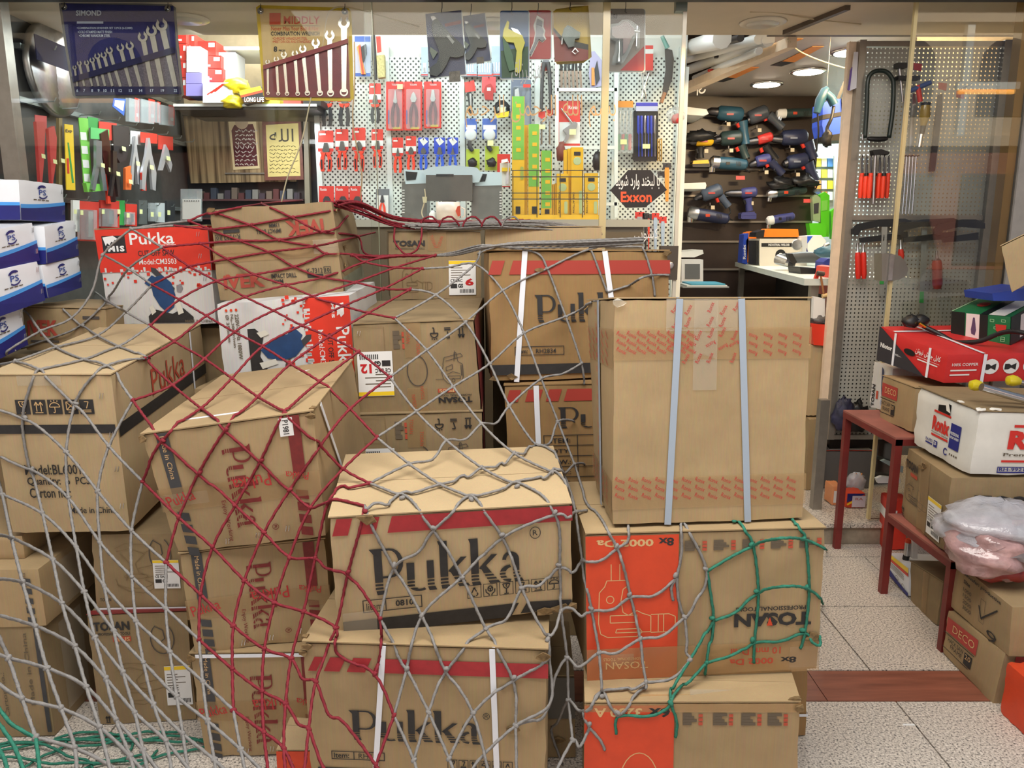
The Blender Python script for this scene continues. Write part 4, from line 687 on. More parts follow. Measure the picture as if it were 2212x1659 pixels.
# ================================================================ CARGO NET
# strands as polylines of image points over the stacks; g grey, r dark red, n green. Depth comes from draping them on the cartons.
NET=[
('g',284,494,349,534),('r',349,534,408,575,468,607,529,641,591,671,652,703,711,727,774,760,842,815),('g',842,815,899,889,964,951,1040,1010,1117,1054,1198,1105,1206,1218,1212,1319,1225,1420,1228,1512,1237,1598),
('r',433,526,495,559,549,593,618,616,677,643,742,661,796,676,852,687),('g',852,687,922,756,979,835,1040,915,1110,979,1192,1025,1228,1062,1243,1106),
('r',456,496,522,520,584,544,638,576,700,599,768,610,829,624,886,625),('g',886,625,942,637,1006,696,1058,786,1100,877,1157,962,1195,985,1218,1025,1235,1070,1243,1106),
('r',468,461,544,486,605,518,680,532,706,548,757,549,787,566,854,578,913,580),('g',913,580,971,577,1027,570,1086,627,1132,719,1169,818,1205,910,1241,1003,1258,1060,1270,1096,1331,1178,1359,1282,1383,1380,1388,1430,1395,1474,1390,1500,1334,1537),
('r',565,440,633,470,694,501,771,511,789,549,860,551,940,552),('r',408,477,446,461,468,458,565,440,640,434,718,432,760,440),('g',284,494,345,484,408,477),('r',408,477,456,496),('g',284,494,375,487),('r',375,487,456,496),
('r',349,534,433,526,522,520,605,518,694,501,722,495,749,467),('r',456,496,544,486,633,470,729,454),('r',408,575,495,559,584,544,680,532,771,511,854,491),
('g',349,534,277,580,235,649,181,702,94,737,30,760),('g',284,494,222,550,200,628,154,688,87,715,0,765),('r',408,575,329,615),('g',329,615,272,674,211,725,121,750,33,784,0,790),
('r',706,548,638,576,549,593,468,607,387,647,325,703),('g',325,703,258,752,182,780,84,802),('r',940,552,850,553,787,566,700,599,618,616,529,641,446,682,377,738,309,775),('g',309,775,230,794,166,870,143,976,148,1075,165,1182,182,1278,205,1377,229,1466,251,1555,281,1634,295,1690),
('r',940,552,854,578,768,610,677,643,591,671,506,717,442,775,373,832,287,865),('g',287,865,235,964,211,1061,216,1172,225,1266,246,1362,266,1453,291,1539,309,1621,325,1690),
('r',913,580,829,624,742,661,652,703,567,748,501,817,435,883,354,950,308,1040),('g',308,1040,284,1146,285,1246,294,1342,310,1431,332,1523,359,1601,375,1690),
('r',886,625,796,676,711,727,627,786,557,857,490,927,434,1018,386,1118,359,1215),('g',359,1215,358,1314,367,1408,382,1505,395,1586,410,1690),
('r',774,760,690,824,617,897,566,993,508,1092,459,1182,433,1284,430,1382),('g',430,1382,438,1472,449,1558,463,1641,470,1690),
('r',842,815,756,883,688,963,626,1058,570,1150,528,1254,504,1352,502,1445,504,1534),('g',504,1534,520,1619,535,1690),
('r',814,945,741,1013,670,1097,625,1204,593,1302,571,1402,566,1493,570,1582,582,1690),('r',799,1044,745,1062,708,1086,681,1206,656,1321,629,1422,617,1520,613,1616,620,1690),('r',789,1108,753,1233,726,1356,682,1472,667,1575,655,1690),
('g',222,550,277,580,329,615),('r',329,615,387,647,446,682,506,717,567,748,627,786,690,824,756,883,814,945),('g',814,945,884,1002,950,1046,1018,1082,1084,1153,1127,1270,1157,1335,1183,1385,1187,1430,1189,1522,1114,1567,1031,1645,1010,1690),
('g',184,616,235,649,272,674,325,703),('r',325,703,377,738,442,775,501,817,557,857,617,897,688,963,741,1013,799,1044),('g',799,1044,869,1079,936,1138,998,1247,1049,1358,1110,1461,1112,1567,1116,1690),
('g',142,668,181,702,211,725,258,752,309,775),('r',309,775,373,832,435,883,490,927,566,993,626,1058,670,1097,708,1086,789,1108),('g',789,1108,851,1218,911,1329,965,1442,1022,1540,1060,1690),
('g',59,671,87,715,121,750,182,780,230,794,287,865),('r',287,865,354,950,434,1018,508,1092,570,1150,625,1204,681,1206,706,1229,753,1233,821,1336),('g',821,1336,879,1445,926,1539,970,1639,990,1690),
('g',33,784,84,802,166,870,235,964,308,1040),('r',308,1040,386,1118,459,1182,528,1254,593,1302,656,1321,726,1356,731,1403,810,1456,851,1546),('g',851,1546,894,1642,905,1690),
('g',-20,875,56,900,143,976,211,1061,284,1146,359,1215),('r',359,1215,433,1284,504,1352,571,1402,629,1422,653,1467,682,1472,710,1545,741,1558,812,1653,830,1690),
('g',-20,970,72,1012,148,1075,216,1172,285,1246,358,1314,430,1382),('r',430,1382,502,1445,566,1493,617,1520,645,1565,667,1575,690,1640,715,1690),
('g',5,1068,92,1109,165,1182,225,1266,294,1342,367,1408,438,1472,504,1534),('r',504,1534,570,1582,613,1616,645,1690),
('g',-20,1155,25,1162,114,1208,182,1278,246,1362,310,1431,382,1505,449,1558,520,1619,590,1690),('g',-20,1250,49,1258,134,1303,205,1377,266,1453,332,1523,395,1586,463,1641,510,1690),('g',-20,1325,76,1352,162,1396,229,1466,291,1539,359,1601,430,1690),('g',-20,1405,18,1421,101,1443,186,1483,251,1555,309,1621,360,1690),('g',-20,1465,48,1510,132,1530,215,1571,281,1634,330,1690),('g',77,1593,162,1616,238,1654,270,1690),
('n',-20,1500,20,1560,77,1593),('n',77,1593,90,1690),('n',-20,1540,30,1610,60,1690),('n',-20,1590,10,1640,20,1690),
('g',84,802,56,900,72,1012,92,1109,114,1208,134,1303,162,1396,186,1483,215,1571,245,1690),('g',-15,985,5,1068,25,1162,49,1258,76,1352,101,1443,132,1530,162,1616,166,1690),('g',-5,1370,18,1421,48,1510,77,1593),
('g',842,815,922,756,1006,696,1086,627,1181,580,1275,537,1330,533,1387,533),('g',852,687,942,637,1027,570,1044,533,1115,538,1160,548,1181,580,1222,684,1256,785,1262,830),
('g',814,945,899,889,979,835,1058,786,1132,719,1222,684,1290,650),('g',799,1044,884,1002,935,993,965,951,1005,950,1040,915,1072,915,1100,877,1169,818,1215,808,1256,785),
('g',789,1108,812,1086,845,1096,869,1079,950,1046,1005,1040,1040,1010,1085,1012,1110,979,1135,985,1157,962,1188,958,1205,910,1240,908),
('g',821,1336,851,1218,905,1185,936,1138,1018,1082,1117,1054,1165,1045,1192,1025,1218,1022,1241,1003,1262,1000),('r',821,1336,826,1400,810,1456),
('g',851,1546,879,1445,911,1329,998,1247,1084,1153,1198,1105,1222,1112,1243,1106,1268,1106),('r',812,1653,851,1546),('g',894,1642,926,1539,965,1442,1049,1358,1095,1338,1127,1270,1165,1266,1195,1225,1206,1218,1222,1221,1240,1236,1258,1211,1295,1205,1331,1178,1352,1165,1357,1146),
('g',970,1639,1022,1540,1110,1461,1182,1421,1183,1385),('g',1183,1385,1201,1358,1212,1319,1235,1314,1257,1332,1276,1312,1320,1310,1359,1282,1410,1280,1458,1241),
('g',1114,1567,1165,1545,1190,1515,1198,1465,1225,1420,1250,1442,1294,1410,1330,1412,1383,1380,1430,1375,1479,1333),('g',1215,1650,1190,1580,1205,1560,1228,1512,1255,1537,1301,1508,1350,1502,1395,1474),
('g',1190,1690,1237,1598,1252,1615,1273,1562,1260,1540,1301,1508),('g',1273,1562,1296,1588,1306,1610),('g',1243,1106,1258,1211,1276,1312,1294,1410,1301,1508),
('g',1458,1241,1468,1190,1474,1139,1523,1227,1500,1305,1479,1333,1462,1290,1458,1241),('g',1479,1333,1484,1385,1482,1410,1490,1426,1452,1466,1395,1474),('g',1458,1241,1446,1262,1450,1290),
('n',1523,1227,1622,1174,1734,1162,1786,1188),('n',1580,1133,1605,1145,1622,1174,1633,1275,1624,1380,1623,1423),('n',1705,1132,1722,1142,1734,1162,1741,1267,1732,1359,1722,1393),('n',1523,1227,1531,1280,1537,1333,1532,1390,1526,1432,1522,1465),('n',1537,1333,1585,1315,1633,1275,1741,1267,1778,1305),('n',1526,1432,1590,1412,1624,1380,1680,1378,1732,1359,1755,1388,1772,1394,1768,1370),('n',1537,1333,1514,1385,1490,1426,1452,1490,1448,1516),('n',1526,1432,1475,1492,1448,1516,1400,1538,1334,1537,1330,1575),('n',1448,1516,1460,1550,1457,1582),('g',1301,1508,1334,1537),
('g',1275,537,1309,631),('g',1387,533,1405,595,1411,640),('g',1309,631,1360,615,1405,595,1453,600,1462,628),('g',1044,533,1150,524,1275,530,1400,523),('g',1030,548,1090,529,1200,521,1330,517),
]
GREY=mat('grey_rope',(132,129,126),.85,var=.18,scale=120,bump=.3); RROPE=mat('dark_red_rope',(126,26,40),.8,var=.2,scale=120,bump=.3); GROPE=mat('green_rope',(42,118,96),.8,var=.25,scale=120,bump=.3)
RAD=.0043
def carton_tree():
    V=[];F=[]
    for o in list(bpy.data.objects):
        if o.type=='MESH' and o.name.startswith(('carton_body','top_flap')):
            off=OFF.get(o.name,Vector()); n=len(V); V+=[v.co+off for v in o.data.vertices]; F+=[[i+n for i in p.vertices] for p in o.data.polygons]
    return BVHTree.FromPolygons(V,F)
TREE=carton_tree(); ORI=Vector((0,0,EYE))
def surf(px,py):
    d=ray(px,py).normalized(); h=TREE.ray_cast(ORI,d); t=h[3] if h[0] is not None else 9.
    if d.z<0: t=min(t,(EYE-.004)/-d.z)
    return t
nodes={}; edges=[]
def node(x,y):
    for k in nodes:
        if abs(k[0]-x)<=3 and abs(k[1]-y)<=3: return k
    nodes[(x,y)]=[surf(x,y)-.006,set()]; return (x,y)
for s in NET:
    q=s[1:]; ks=[node(q[i],q[i+1]) for i in range(0,len(q),2)]
    for a,b in zip(ks,ks[1:]):
        if a!=b and (b,a) not in [(e[0],e[1]) for e in edges] and (a,b) not in [(e[0],e[1]) for e in edges]: nodes[a][1].add(b); nodes[b][1].add(a); edges.append((a,b,s[0]))
S0={k:v[0] for k,v in nodes.items()}
def anchor(k):
    if k[1]>=1685: return 1.78+.00022*(k[0])          # the hem hangs in front of the stacks, below the frame
    if k[0]<=-4 and k[1]>1100: return 1.95
    return None
for k in nodes:
    a=anchor(k)
    if a: nodes[k][0]=min(S0[k],a)
for it in range(140):
    for k in nodes:
        if anchor(k): continue
        nb=[nodes[j][0] for j in nodes[k][1]]
        if len(nb)>1: nodes[k][0]=min(S0[k],sum(nb)/len(nb)+.004)
def lay(px,py,t):
    """point on the ray at distance t, lifted off whatever carton surface it would touch"""
    d=ray(px,py).normalized(); h=TREE.ray_cast(ORI,d)
    if h[0] is not None and t>h[3]-.014:
        n=h[1] if h[1].dot(d)<0 else -h[1]; return h[0]+n*(RAD*1.1)
    p=ORI+d*t
    if p.z<.006: p.z=.006
    return p
NODE3={k:lay(k[0],k[1],v[0]) for k,v in nodes.items()}
netT=thing('cargo_net','knotted rope net of grey, dark red and green cord draped over the cartons','net',(0,1.7,0))
strips={'g':MB(),'r':MB(),'n':MB()}
def cord(mb,pts,rad=RAD):
    P=[pts[0]]
    for a,b in zip(pts,pts[1:]):
        n=max(1,int((b-a).length/.0065))
        for i in range(1,n+1): P.append(a.lerp(b,i/n))
    mb.tube(P,rad,6,True,.55,.20)
def smooth(pts,n=6):
    out=[]
    for i in range(len(pts)-1):
        p0,p1,p2,p3=pts[max(i-1,0)],pts[i],pts[i+1],pts[min(i+2,len(pts)-1)]
        for k in range(n):
            t=k/n; out.append(.5*((2*p1)+(p2-p0)*t+(2*p0-5*p1+4*p2-p3)*t*t+(3*p1-p0-3*p2+p3)*t**3))
    return out+[pts[-1]]
def proj(p):
    d=p-ORI; z=d.y*CT-d.z*ST; return CX+FPX*d.x/z,CY-FPX*(d.y*ST+d.z*CT)/z
for s in NET:
    q=s[1:]; ks=[node(q[i],q[i+1]) for i in range(0,len(q),2)]; ks=[k for i,k in enumerate(ks) if i==0 or k!=ks[i-1]]
    P3=smooth([NODE3[k] for k in ks],7); out=[]
    for p in P3:
        px,py=proj(p); out.append(lay(px,py,(p-ORI).length))
    # relax small jumps but never sink into a carton
    for _ in range(2):
        out=[out[0]]+[(out[i]*2+out[i-1]+out[i+1])/4 for i in range(1,len(out)-1)]+[out[-1]]; out=[lay(*proj(p),(p-ORI).length) for p in out]
    cord(strips[s[0]],out)
# rope bundle on top of the back row
rb=random.Random(5)
def wob(pts,j): return [p+Vector((rb.uniform(-j,j),rb.uniform(-j*2,j*2),rb.uniform(-j,j*.8))) for p in pts]
for i in range(13):
    e=rb.uniform(-1,1); cord(strips['r'],smooth(wob([W(700+rb.uniform(0,40),434+8*abs(e),2.72),W(775,446+14*e,2.86),W(850,476+14*e,3.0),W(940,484+9*e,3.08),W(1040,483+6*e,3.14),W(1120+rb.uniform(-50,50),478+4*e,3.2)],.006)))
for i in range(15):
    e=rb.uniform(-1,1); cord(strips['g'],smooth(wob([W(855+rb.uniform(0,60),489+4*e,3.03),W(960,490+9*e,3.06),W(1060,488+12*e,3.09),W(1160,490+14*e,3.13),W(1250,498+10*e,3.16),W(1298,507+4*e,3.18)],.006)))
for i in range(5):
    x=900+i*45+rb.uniform(-10,10); cord(strips['r' if i<4 else 'g'],smooth([W(x,490,3.04),W(x+8,474,3.04),W(x+24,468,3.03),W(x+36,476,3.04),W(x+44,488,3.05)]))
cord(strips['r'],smooth([W(853,492,2.98),W(852,520,2.97),W(868,543,2.95),W(880,549,2.95),W(900,540,2.95),W(910,515,2.96),W(911,492,2.98)]))
for i in range(3): cord(strips['r'],smooth(wob([W(760,548+3*i,2.8),W(820,553+2*i,2.88),W(880,553,2.92),W(940,552,2.95)],.004)))
for i in range(4): cord(strips['g'],smooth(wob([W(940,551,2.9),W(985,545+2*i,2.8),W(1040,530+3*i,2.62),W(1110,534-3*i,2.6),W(1230,532-4*i,2.62),W(1390,526-4*i,2.66)],.003)))
# green heap of the net on the floor, lower left
for i in range(26):
    x=rb.uniform(-1.75,-1.1); y=rb.uniform(1.72,2.02); z=rb.uniform(.008,.02)
    if i%3==0: x-=.25
    pts=[Vector((x,y,z))]
    a=rb.uniform(-.5,.5)
    for k in range(6):
        a+=rb.uniform(-.7,.7); pts.append(pts[-1]+Vector((math.cos(a)*.07,math.sin(a)*.045,rb.uniform(-.004,.004)))); pts[-1].z=max(.006,min(.05,pts[-1].z)); pts[-1].y=min(pts[-1].y,2.03)
    cord(strips['n'],smooth(pts))
for i in range(7):
    x=-1.62+rb.uniform(-.1,.1); cord(strips['n'],smooth([Vector((x,1.80,.30+.02*i)),Vector((x-.02,1.76,.2)),Vector((x+.05,1.74,.1)),Vector((x+.12,1.76,.02)),Vector((x+.25,1.8,.012))]))
part={}
for c,nm,m,lb in (('g','grey_netting',GREY,'grey rope mesh'),('r','red_netting',RROPE,'dark red rope mesh'),('n','green_netting',GROPE,'green rope mesh')):
    part[c]=strips[c].build(nm,m,netT,True,kind='stuff'); part[c]['label']=lb
kn=None
kb=MB(); kb.lathe((0,0,0),[(.003,-.0075),(.0052,-.004),(.0058,0),(.0052,.004),(.003,.0075)],(1,0,.3),8)
col={}
for a,b,c in edges: col.setdefault(a,c); col.setdefault(b,c)
KM={}
for k,(t,nb) in nodes.items():
    if len(nb)>=3 and -10<k[0]<2220 and k[1]<1665:
        c=col[k]
        if c not in KM:
            me=bpy.data.meshes.new('knot'); me.from_pydata([tuple(v) for v in kb.v],[],kb.f); me.materials.append({'g':GREY,'r':RROPE,'n':GROPE}[c]); me.shade_smooth(); KM[c]=me
        o=bpy.data.objects.new('knot',KM[c]); link(o); o.parent=part[c]; o.location=NODE3[k]-OFF[netT.name]; o.rotation_euler=(rb.uniform(-.5,.5),rb.uniform(-1,1),rb.uniform(-1,1))

# ================================================================ HELPERS FOR TRACED SHAPES
def slab(name,pts,Y,t,m,parent=None,smooth=False):
    """outline in image points on the vertical plane at depth Y, extruded t metres backwards"""
    P=[W(x,y,Y) for x,y in pts]
    n=Vector((0,0,0))
    for i in range(len(P)): n+=P[i].cross(P[(i+1)%len(P)])
    if n.y>0: P.reverse()
    return MB().prism(P,Vector((0,t,0))).build(name,m,parent,smooth)
def rpx(name,x0,y0,x1,y1,Y,t,m,parent=None): return slab(name,[(x0,y0),(x1,y0),(x1,y1),(x0,y1)],Y,t,m,parent)
def rod(name,pts,Y,m,parent=None,n=10,k=1.):
    """pts: (x,y,r) in image points at depth Y (or (x,y,r,Y))"""
    P=[W(q[0],q[1],q[3] if len(q)>3 else Y) for q in pts]; r=[q[2]*k/FPX*(q[3] if len(q)>3 else Y) for q in pts]
    return MB().tube(P,r,n).build(name,m,parent,40)
def wtext(name,s,x0,y0,x1,y1,Y,m,parent=None,bold=.02,rot=0,th=.0006):
    """lettering filling an image rectangle on plane Y; y0 is the top"""
    vs,fs,_=textmesh(s,bold); P=[W(x0+(x1-x0)*a,y1+(y0-y1)*b,Y) for a,b in (rot01(a,b,rot) for a,b in vs)]
    return MB().add(P,fs).build(name,m,parent)
def rrect(x0,y0,x1,y1,r):
    out=[]
    for cx,cy,a in ((x1-r,y0+r,-90),(x1-r,y1-r,0),(x0+r,y1-r,90),(x0+r,y0+r,180)): out+=arc(cx,cy,r,r,a,a+90,4)
    return out
def T(name,label,cat,px,py,Y,group=None): return thing(name,label,cat,W(px,py,Y),group)
def blob(c,rx,ry,rz,seed,amp=.18,nu=26,nv=16):
    r=random.Random(seed); ph=[(r.uniform(1,5),r.uniform(1,5),r.uniform(0,6)) for _ in range(7)]; mb=MB(); V=[]
    for j in range(nv+1):
        for i in range(nu):
            a=2*math.pi*i/nu; b=math.pi*j/nv-math.pi/2; d=1+amp*sum(math.sin(p*a+q*b*2+s) for p,q,s in ph)/4+amp*.35*r.uniform(-1,1)
            V.append(Vector((c[0]+rx*math.cos(b)*math.cos(a)*d,c[1]+ry*math.cos(b)*math.sin(a)*d,max(c[2]-rz*.8,c[2]+rz*math.sin(b)*d))))
    F=[(j*nu+i,j*nu+(i+1)%nu,(j+1)*nu+(i+1)%nu,(j+1)*nu+i) for j in range(nv) for i in range(nu)]
    return mb.add(V,F)
# ================================================================ RIGHT RACK AND ITS GOODS
RP=mat('oxide_red_paint',(112,36,32),.5,var=.25,scale=9); RPT=mat('dusty_red_paint',(140,84,74),.6,var=.25,scale=6)
t=thing('steel_rack','two-step rack of dark red painted square steel at right edge','rack',(1.85,2.95,0))
for y,z in ((3.41,.66),(2.95,.66),(2.50,.345)):
    for x in (1.515,2.20): bx((x,y-.014,0),(x+.028,y+.014,z-.005)).build('leg',RP,t)
for y0,y1,z in ((2.936,3.424,.66),(2.486,2.936,.345)):
    bx((1.513,y0,z-.004),(2.23,y1,z+.004)).build('shelf_board',RPT,t)
    bx((1.513,y0,z-.03),(1.545,y1,z-.004)).build('side_rail',RP,t); bx((1.545,y0,z-.03),(2.2,y0+.028,z-.004)).build('front_rail',RP,t)
def C2(k,l,m,seed,**kw): return Carton(CR[k],l,m,seed=seed,**kw)
c=C2('ronixwhite','white carton with red lettering and torn handle hole on the dark red rack',mat('dusty_white_board',(216,214,206),.6,var=.12,scale=6),51,flapmat=KRO,wear=2)
RR=mat('poster_red_ink',(200,44,36),.5); BB=mat('royal_blue_ink',(34,40,120),.5)
c.text('L','Ronix',.34,.42,.62,.66,RR,0,.05,name='printed_logo'); c.rect('L',.34,.72,.62,.755,RR); c.rect('L',.34,.325,.62,.36,RR); c.text('L','Premium Quality',.34,.37,.62,.405,GRYI); bl=c.rect('L',.64,.26,.80,.66,BB,'blue_panel'); c.text('L','PROFESSIONAL',.65,.48,.785,.53,WHT,off=.003,parent=bl); c.text('L','INSTANT ADHESIVE',.65,.42,.79,.46,WHT,off=.003,parent=bl)
c.text('L','RH-9921',.26,.20,.38,.255,BB); c.rect('L',.26,.16,.38,.185,BB); c.rect('L',.40,.15,.46,.26,BB,'blue_panel'); c.text('L','25',.41,.19,.45,.245,WHT,off=.003); c.lines('L',[arc(.5,.5,.5,.5,40,330,12)],BB,.005,box=(.58,.12,.64,.22)); c.poly('L',[[(.67+i*.035,.15),(.69+i*.035,.15),(.69+i*.035,.18),(.67+i*.035,.18)] for i in range(4)],GRYI,'printed_mark')
c.rect('L',.40,.76,.60,.93,BLK,'handle_hole',.002); c.poly('L',[(.38,.94),(.56,.97),(.62,.80),(.55,.82),(.53,.90),(.40,.86)],mat('torn_white',(226,222,212),.7),'torn_board',.006); c.text('F','Ronix',.19,.42,.62,.72,RR,0,.05,name='printed_logo'); c.rect('F',.21,.77,.75,.81,RR); c.rect('F',.17,.215,.75,.25,RR); c.text('F','Premium Quality',.175,.30,.62,.365,GRYI); c.frame('F',.155,.045,.32,.145,BB,.003); c.text('F','RH-9921',.165,.075,.31,.13,BB,0,.02); c.rect('F',.16,.045,.315,.065,BB); c.rect('F',.335,.045,.42,.145,BB,'blue_panel'); c.text('F','25',.35,.085,.405,.135,WHT,0,.03,off=.003); c.text('F','pcs',.355,.055,.40,.08,WHT,0,.0,off=.003); c.torn([('T',.02,.02),('T',.1,.03),('T',.0,.3)],51,mat('torn_white'))
c=C2('tosanplus','worn brown carton with black lettering and shipping label on lower rack step',KRO,52,wear=2,flaps=False)
c.text('F','TOSAN',.15,.62,.66,.78,INK,0,.05); c.text('F','PROFESSIONAL TOOLS',.17,.52,.64,.57,GRYI); c.rect('F',.385,.40,.64,.475,mat('dull_red_ink')); 
c.text('F','PLUS',.40,.415,.63,.46,TANI,0,.02,off=.003); c.text('L','TOSAN',.06,.74,.34,.86,INK,0,.04); c.rect('L',.18,.66,.34,.71,mat('dull_red_ink')); c.lines('L',DR,MARK,.0022,box=(.04,.30,.38,.60)); c.lines('L',CORD,MARK,.002,box=(.36,.25,.52,.60)); shiplabel(c,'L',.62,.08,.90,.58,'12'); c.lines('L',picto('up'),INK,.003,box=(.02,.05,.12,.17)); c.tape('L',.40,0,.60,1,BT); c.torn([('L',.42,.88),('L',.5,.93)],52)
c=C2('decosmall','small kraft carton with red panel on top of dark red rack',KR,53); DRD=mat('dusky_red_print',(170,58,52),.5)
c.rect('L',.04,.56,.52,.86,DRD,'red_panel'); c.text('L','DECO',.14,.65,.49,.79,TANI,0,.0,off=.003); c.rect('L',.0,.50,.46,.515,INK); c.text('L','HACK SAW',.04,.36,.34,.46,INK,0,.0); c.text('L','FRAME',.10,.24,.32,.33,INK,0,.0); c.rect('L',.0,.17,.46,.185,INK); c.rect('L',.36,.20,.47,.44,INK,'printed_mark'); c.text('L','20',.375,.33,.455,.42,TANI,0,.0,off=.003)
c=C2('tosanwhite','narrow white box with angle grinder picture at back of rack',mat('white_board'),54,flaps=False); c.text('L','TOSAN',.10,.04,.26,.52,INK,90,.04); c.rect('L',.32,.22,.42,.40,mat('dull_red_ink')); c.poly('L',[(.5,.95),(.60,.9),(.66,.6),(.85,.5),(.9,.35),(.7,.2),(.6,.3),(.55,.5)],mat('photo_navy',(60,66,96),.5),'printed_grinder'); c.poly('L',arc(.72,.18,.16,.10,0,360,12)[:-1],mat('photo_grey',(160,170,190),.5),'printed_grinder',.0026)
c=C2('niotor','long red and black box with white straps on top of rack goods',mat('box_red',(196,42,42),.5,var=.08),55,flaps=False)
CH=mat('charcoal_print',(48,46,52),.5); c.poly('F',[(0,0),(.74,0),(.05,.98),(0,1)],CH,'charcoal_panel'); c.text('F','Niotor',.045,.42,.235,.56,WHT,0,.04); c.text('F','WELDING CABLE',.29,.33,.50,.39,WHT,0,.01); c.rect('F',.05,.33,.25,.36,WHT,'printed_small_text'); c.poly('F',arc(.50,.60,.085,.10,0,360,14)[:-1],BLK,'handle_hole',.003)
def shape_fa(s):
    """joins Persian letters with presentation forms, drawn right to left"""
    tb={'ا':(0xFE8D,2),'ب':(0xFE8F,4),'پ':(0xFB56,4),'ت':(0xFE95,4),'ج':(0xFE9D,4),'خ':(0xFEA5,4),'ح':(0xFEA1,4),'د':(0xFEA9,2),'ر':(0xFEAD,2),'ز':(0xFEAF,2),'س':(0xFEB1,4),'ش':(0xFEB5,4),'ق':(0xFED5,4),'ک':(0xFB8E,4),'ل':(0xFEDD,4),'م':(0xFEE1,4),'ن':(0xFEE5,4),'و':(0xFEED,2),'ه':(0xFEE9,4),'ی':(0xFBFC,4),'ص':(0xFEB9,4)}
    out=[]
    for i,ch in enumerate(s):
        if ch not in tb: out.append(ch); continue
        b,n=tb[ch]; pv=i>0 and s[i-1] in tb and tb[s[i-1]][1]==4; nx=n==4 and i+1<len(s) and s[i+1] in tb
        k=3 if pv and nx else 2 if nx else 1 if pv else 0
        out.append(chr(b+(k if n==4 else (1 if pv else 0))))
    return ''.join(out[::-1])
c.text('F',shape_fa('کابل جوش نیوتن'),.58,.62,.93,.84,WHT,0,.015); c.rect('F',.60,.555,.92,.565,WHT,'printed_rule'); c.rect('F',.62,.46,.90,.50,WHT,'printed_small_text'); c.text('R','100% COPPER',.035,.60,.195,.70,WHT,0,.01); c.rect('R',.03,.42,.19,.47,WHT,'printed_small_text'); c.rect('R',.03,.26,.15,.31,WHT,'printed_small_text')
for i in range(4):
    x=.275+i*.125; c.poly('R',arc(x,.55,.05,.27,0,360,16)[:-1],WHT,'printed_roundel'); c.poly('R',[(x-.04,.44),(x-.015,.44),(x,.50),(x+.03,.42),(x+.03,.66),(x,.58),(x-.015,.64),(x-.04,.64)],INK,'printed_plug',.0028)
c.strap([('F',.27,0,.27,1),('T',0,.73,1,.73)],STW,.013); c.strap([('F',.78,0,.78,1),('T',0,.22,1,.22)],STW,.013); c.strap([('R',.23,0,.23,1),('T',.23,0,.23,1)],STW,.014)
c=C2('green','green patterned box of utility knives on the red strapped box',mat('knife_box_green',(30,110,64),.4,var=.15,scale=60),56,flaps=False); BG=mat('bottle_black',(24,30,28),.4)
c.rect('F',0,0,.24,1,BG,'dark_panel'); wl_=c.rect('F',.26,.03,.49,.98,mat('pale_pink_print',(222,208,206),.5),'pale_panel'); c.rect('F',.49,0,.63,1,BG,'dark_panel'); c.poly('F',[(.36,.25),(.42,.2),(.44,.4),(.41,.85),(.38,.85),(.35,.4)],mat('photo_plum',(86,66,96),.5),'printed_knife',.0026); c.text('F','24pcs',.33,.06,.45,.12,INK,off=.003); pg=mat('pale_green_line',(150,200,150),.5)
rg=random.Random(3)
for i in range(9): x=.66+.30*rg.random(); y=.05+.85*rg.random(); c.frame('F',x,y,x+.07,y+.10,pg,.002,'printed_square')
c.poly('F',[(.76,.70),(.94,.70),(.93,.48),(.85,.36),(.77,.48)],mat('shield_red',(190,50,40),.5),'printed_shield',.0026); c.rect('T',0,.0,.02,1,pg); c.rect('T',.50,0,.62,1,BG,'dark_panel'); c.rect('T',.64,0,.90,1,WHT,'pale_panel'); c.poly('T',arc(.28,.5,.10,.13,0,360,14)[:-1],mat('shield_red'),'printed_shield'); c.rect('R',0,0,1,1,BG,'dark_panel'); c.rect('R',.3,.1,.7,.9,WHT,'pale_panel',.0024)
c=C2('cornercarton','tilted kraft carton at upper right edge above the green box',KRL,57); c.rect('L',.45,.1,.55,.6,GRYI,'printed_small_text')
o=T('blue_case','blue plastic case under the tilted carton at right edge','case',2180,640,3.15); slab('case_body',[(2143,634),(2230,620),(2230,650),(2146,650)],3.15,.2,mat('case_blue',(40,70,170),.4),o)
c=C2('decolow','kraft carton with red panel on floor at right edge',KR,58,flaps=False)
c.rect('L',.04,.56,.60,.88,DRD,'red_panel'); c.text('L','DECO',.16,.64,.56,.80,TANI,0,.0,off=.003); c.rect('L',.0,.51,.58,.525,INK); c.text('L','HACK SAW',.10,.38,.40,.47,INK,0,.0); c.text('L','FRAME',.16,.27,.38,.355,INK,0,.0); c.rect('L',.0,.18,.52,.195,INK); c.rect('L',.42,.22,.56,.46,INK,'printed_mark'); c.text('L','20',.44,.34,.54,.44,TANI,0,.0,off=.003); c.rect('F',.08,.50,.5,.95,DRD,'red_panel'); c.text('F','DECO',.12,.58,.48,.82,TANI,0,.0,off=.003); c.text('F','HACK SAW',.10,.16,.42,.30,INK)
c=C2('mozafari','open kraft carton with handwritten tick beside plastic bags at right edge',KR,59,flaps=False)
c.text('L','Mozafari productive',.20,.86,.84,.95,INK,0,.02); c.text('L','Size',.20,.72,.32,.80,INK,0,.02)
for i,t_ in enumerate(('1000','1500','2000','3000')): c.text('L',t_,.21+.01*i,.56-i*.12,.36+.01*i,.64-i*.12,GRYI)
c.lines('L',[[(.0,.55),(.2,.0),(.25,.1),(1.0,1.0)]],INK,.006,box=(.50,.30,.80,.72)); c.text('L','9',.66,.0,.82,.22,INK,0,-.005); c.frame('L',.52,.22,.60,.70,GRYI,.0015)
c=C2('underrack','dusty kraft carton on floor beneath lower rack step',KRO,60); c.tape('L',.45,0,.62,1,BT)
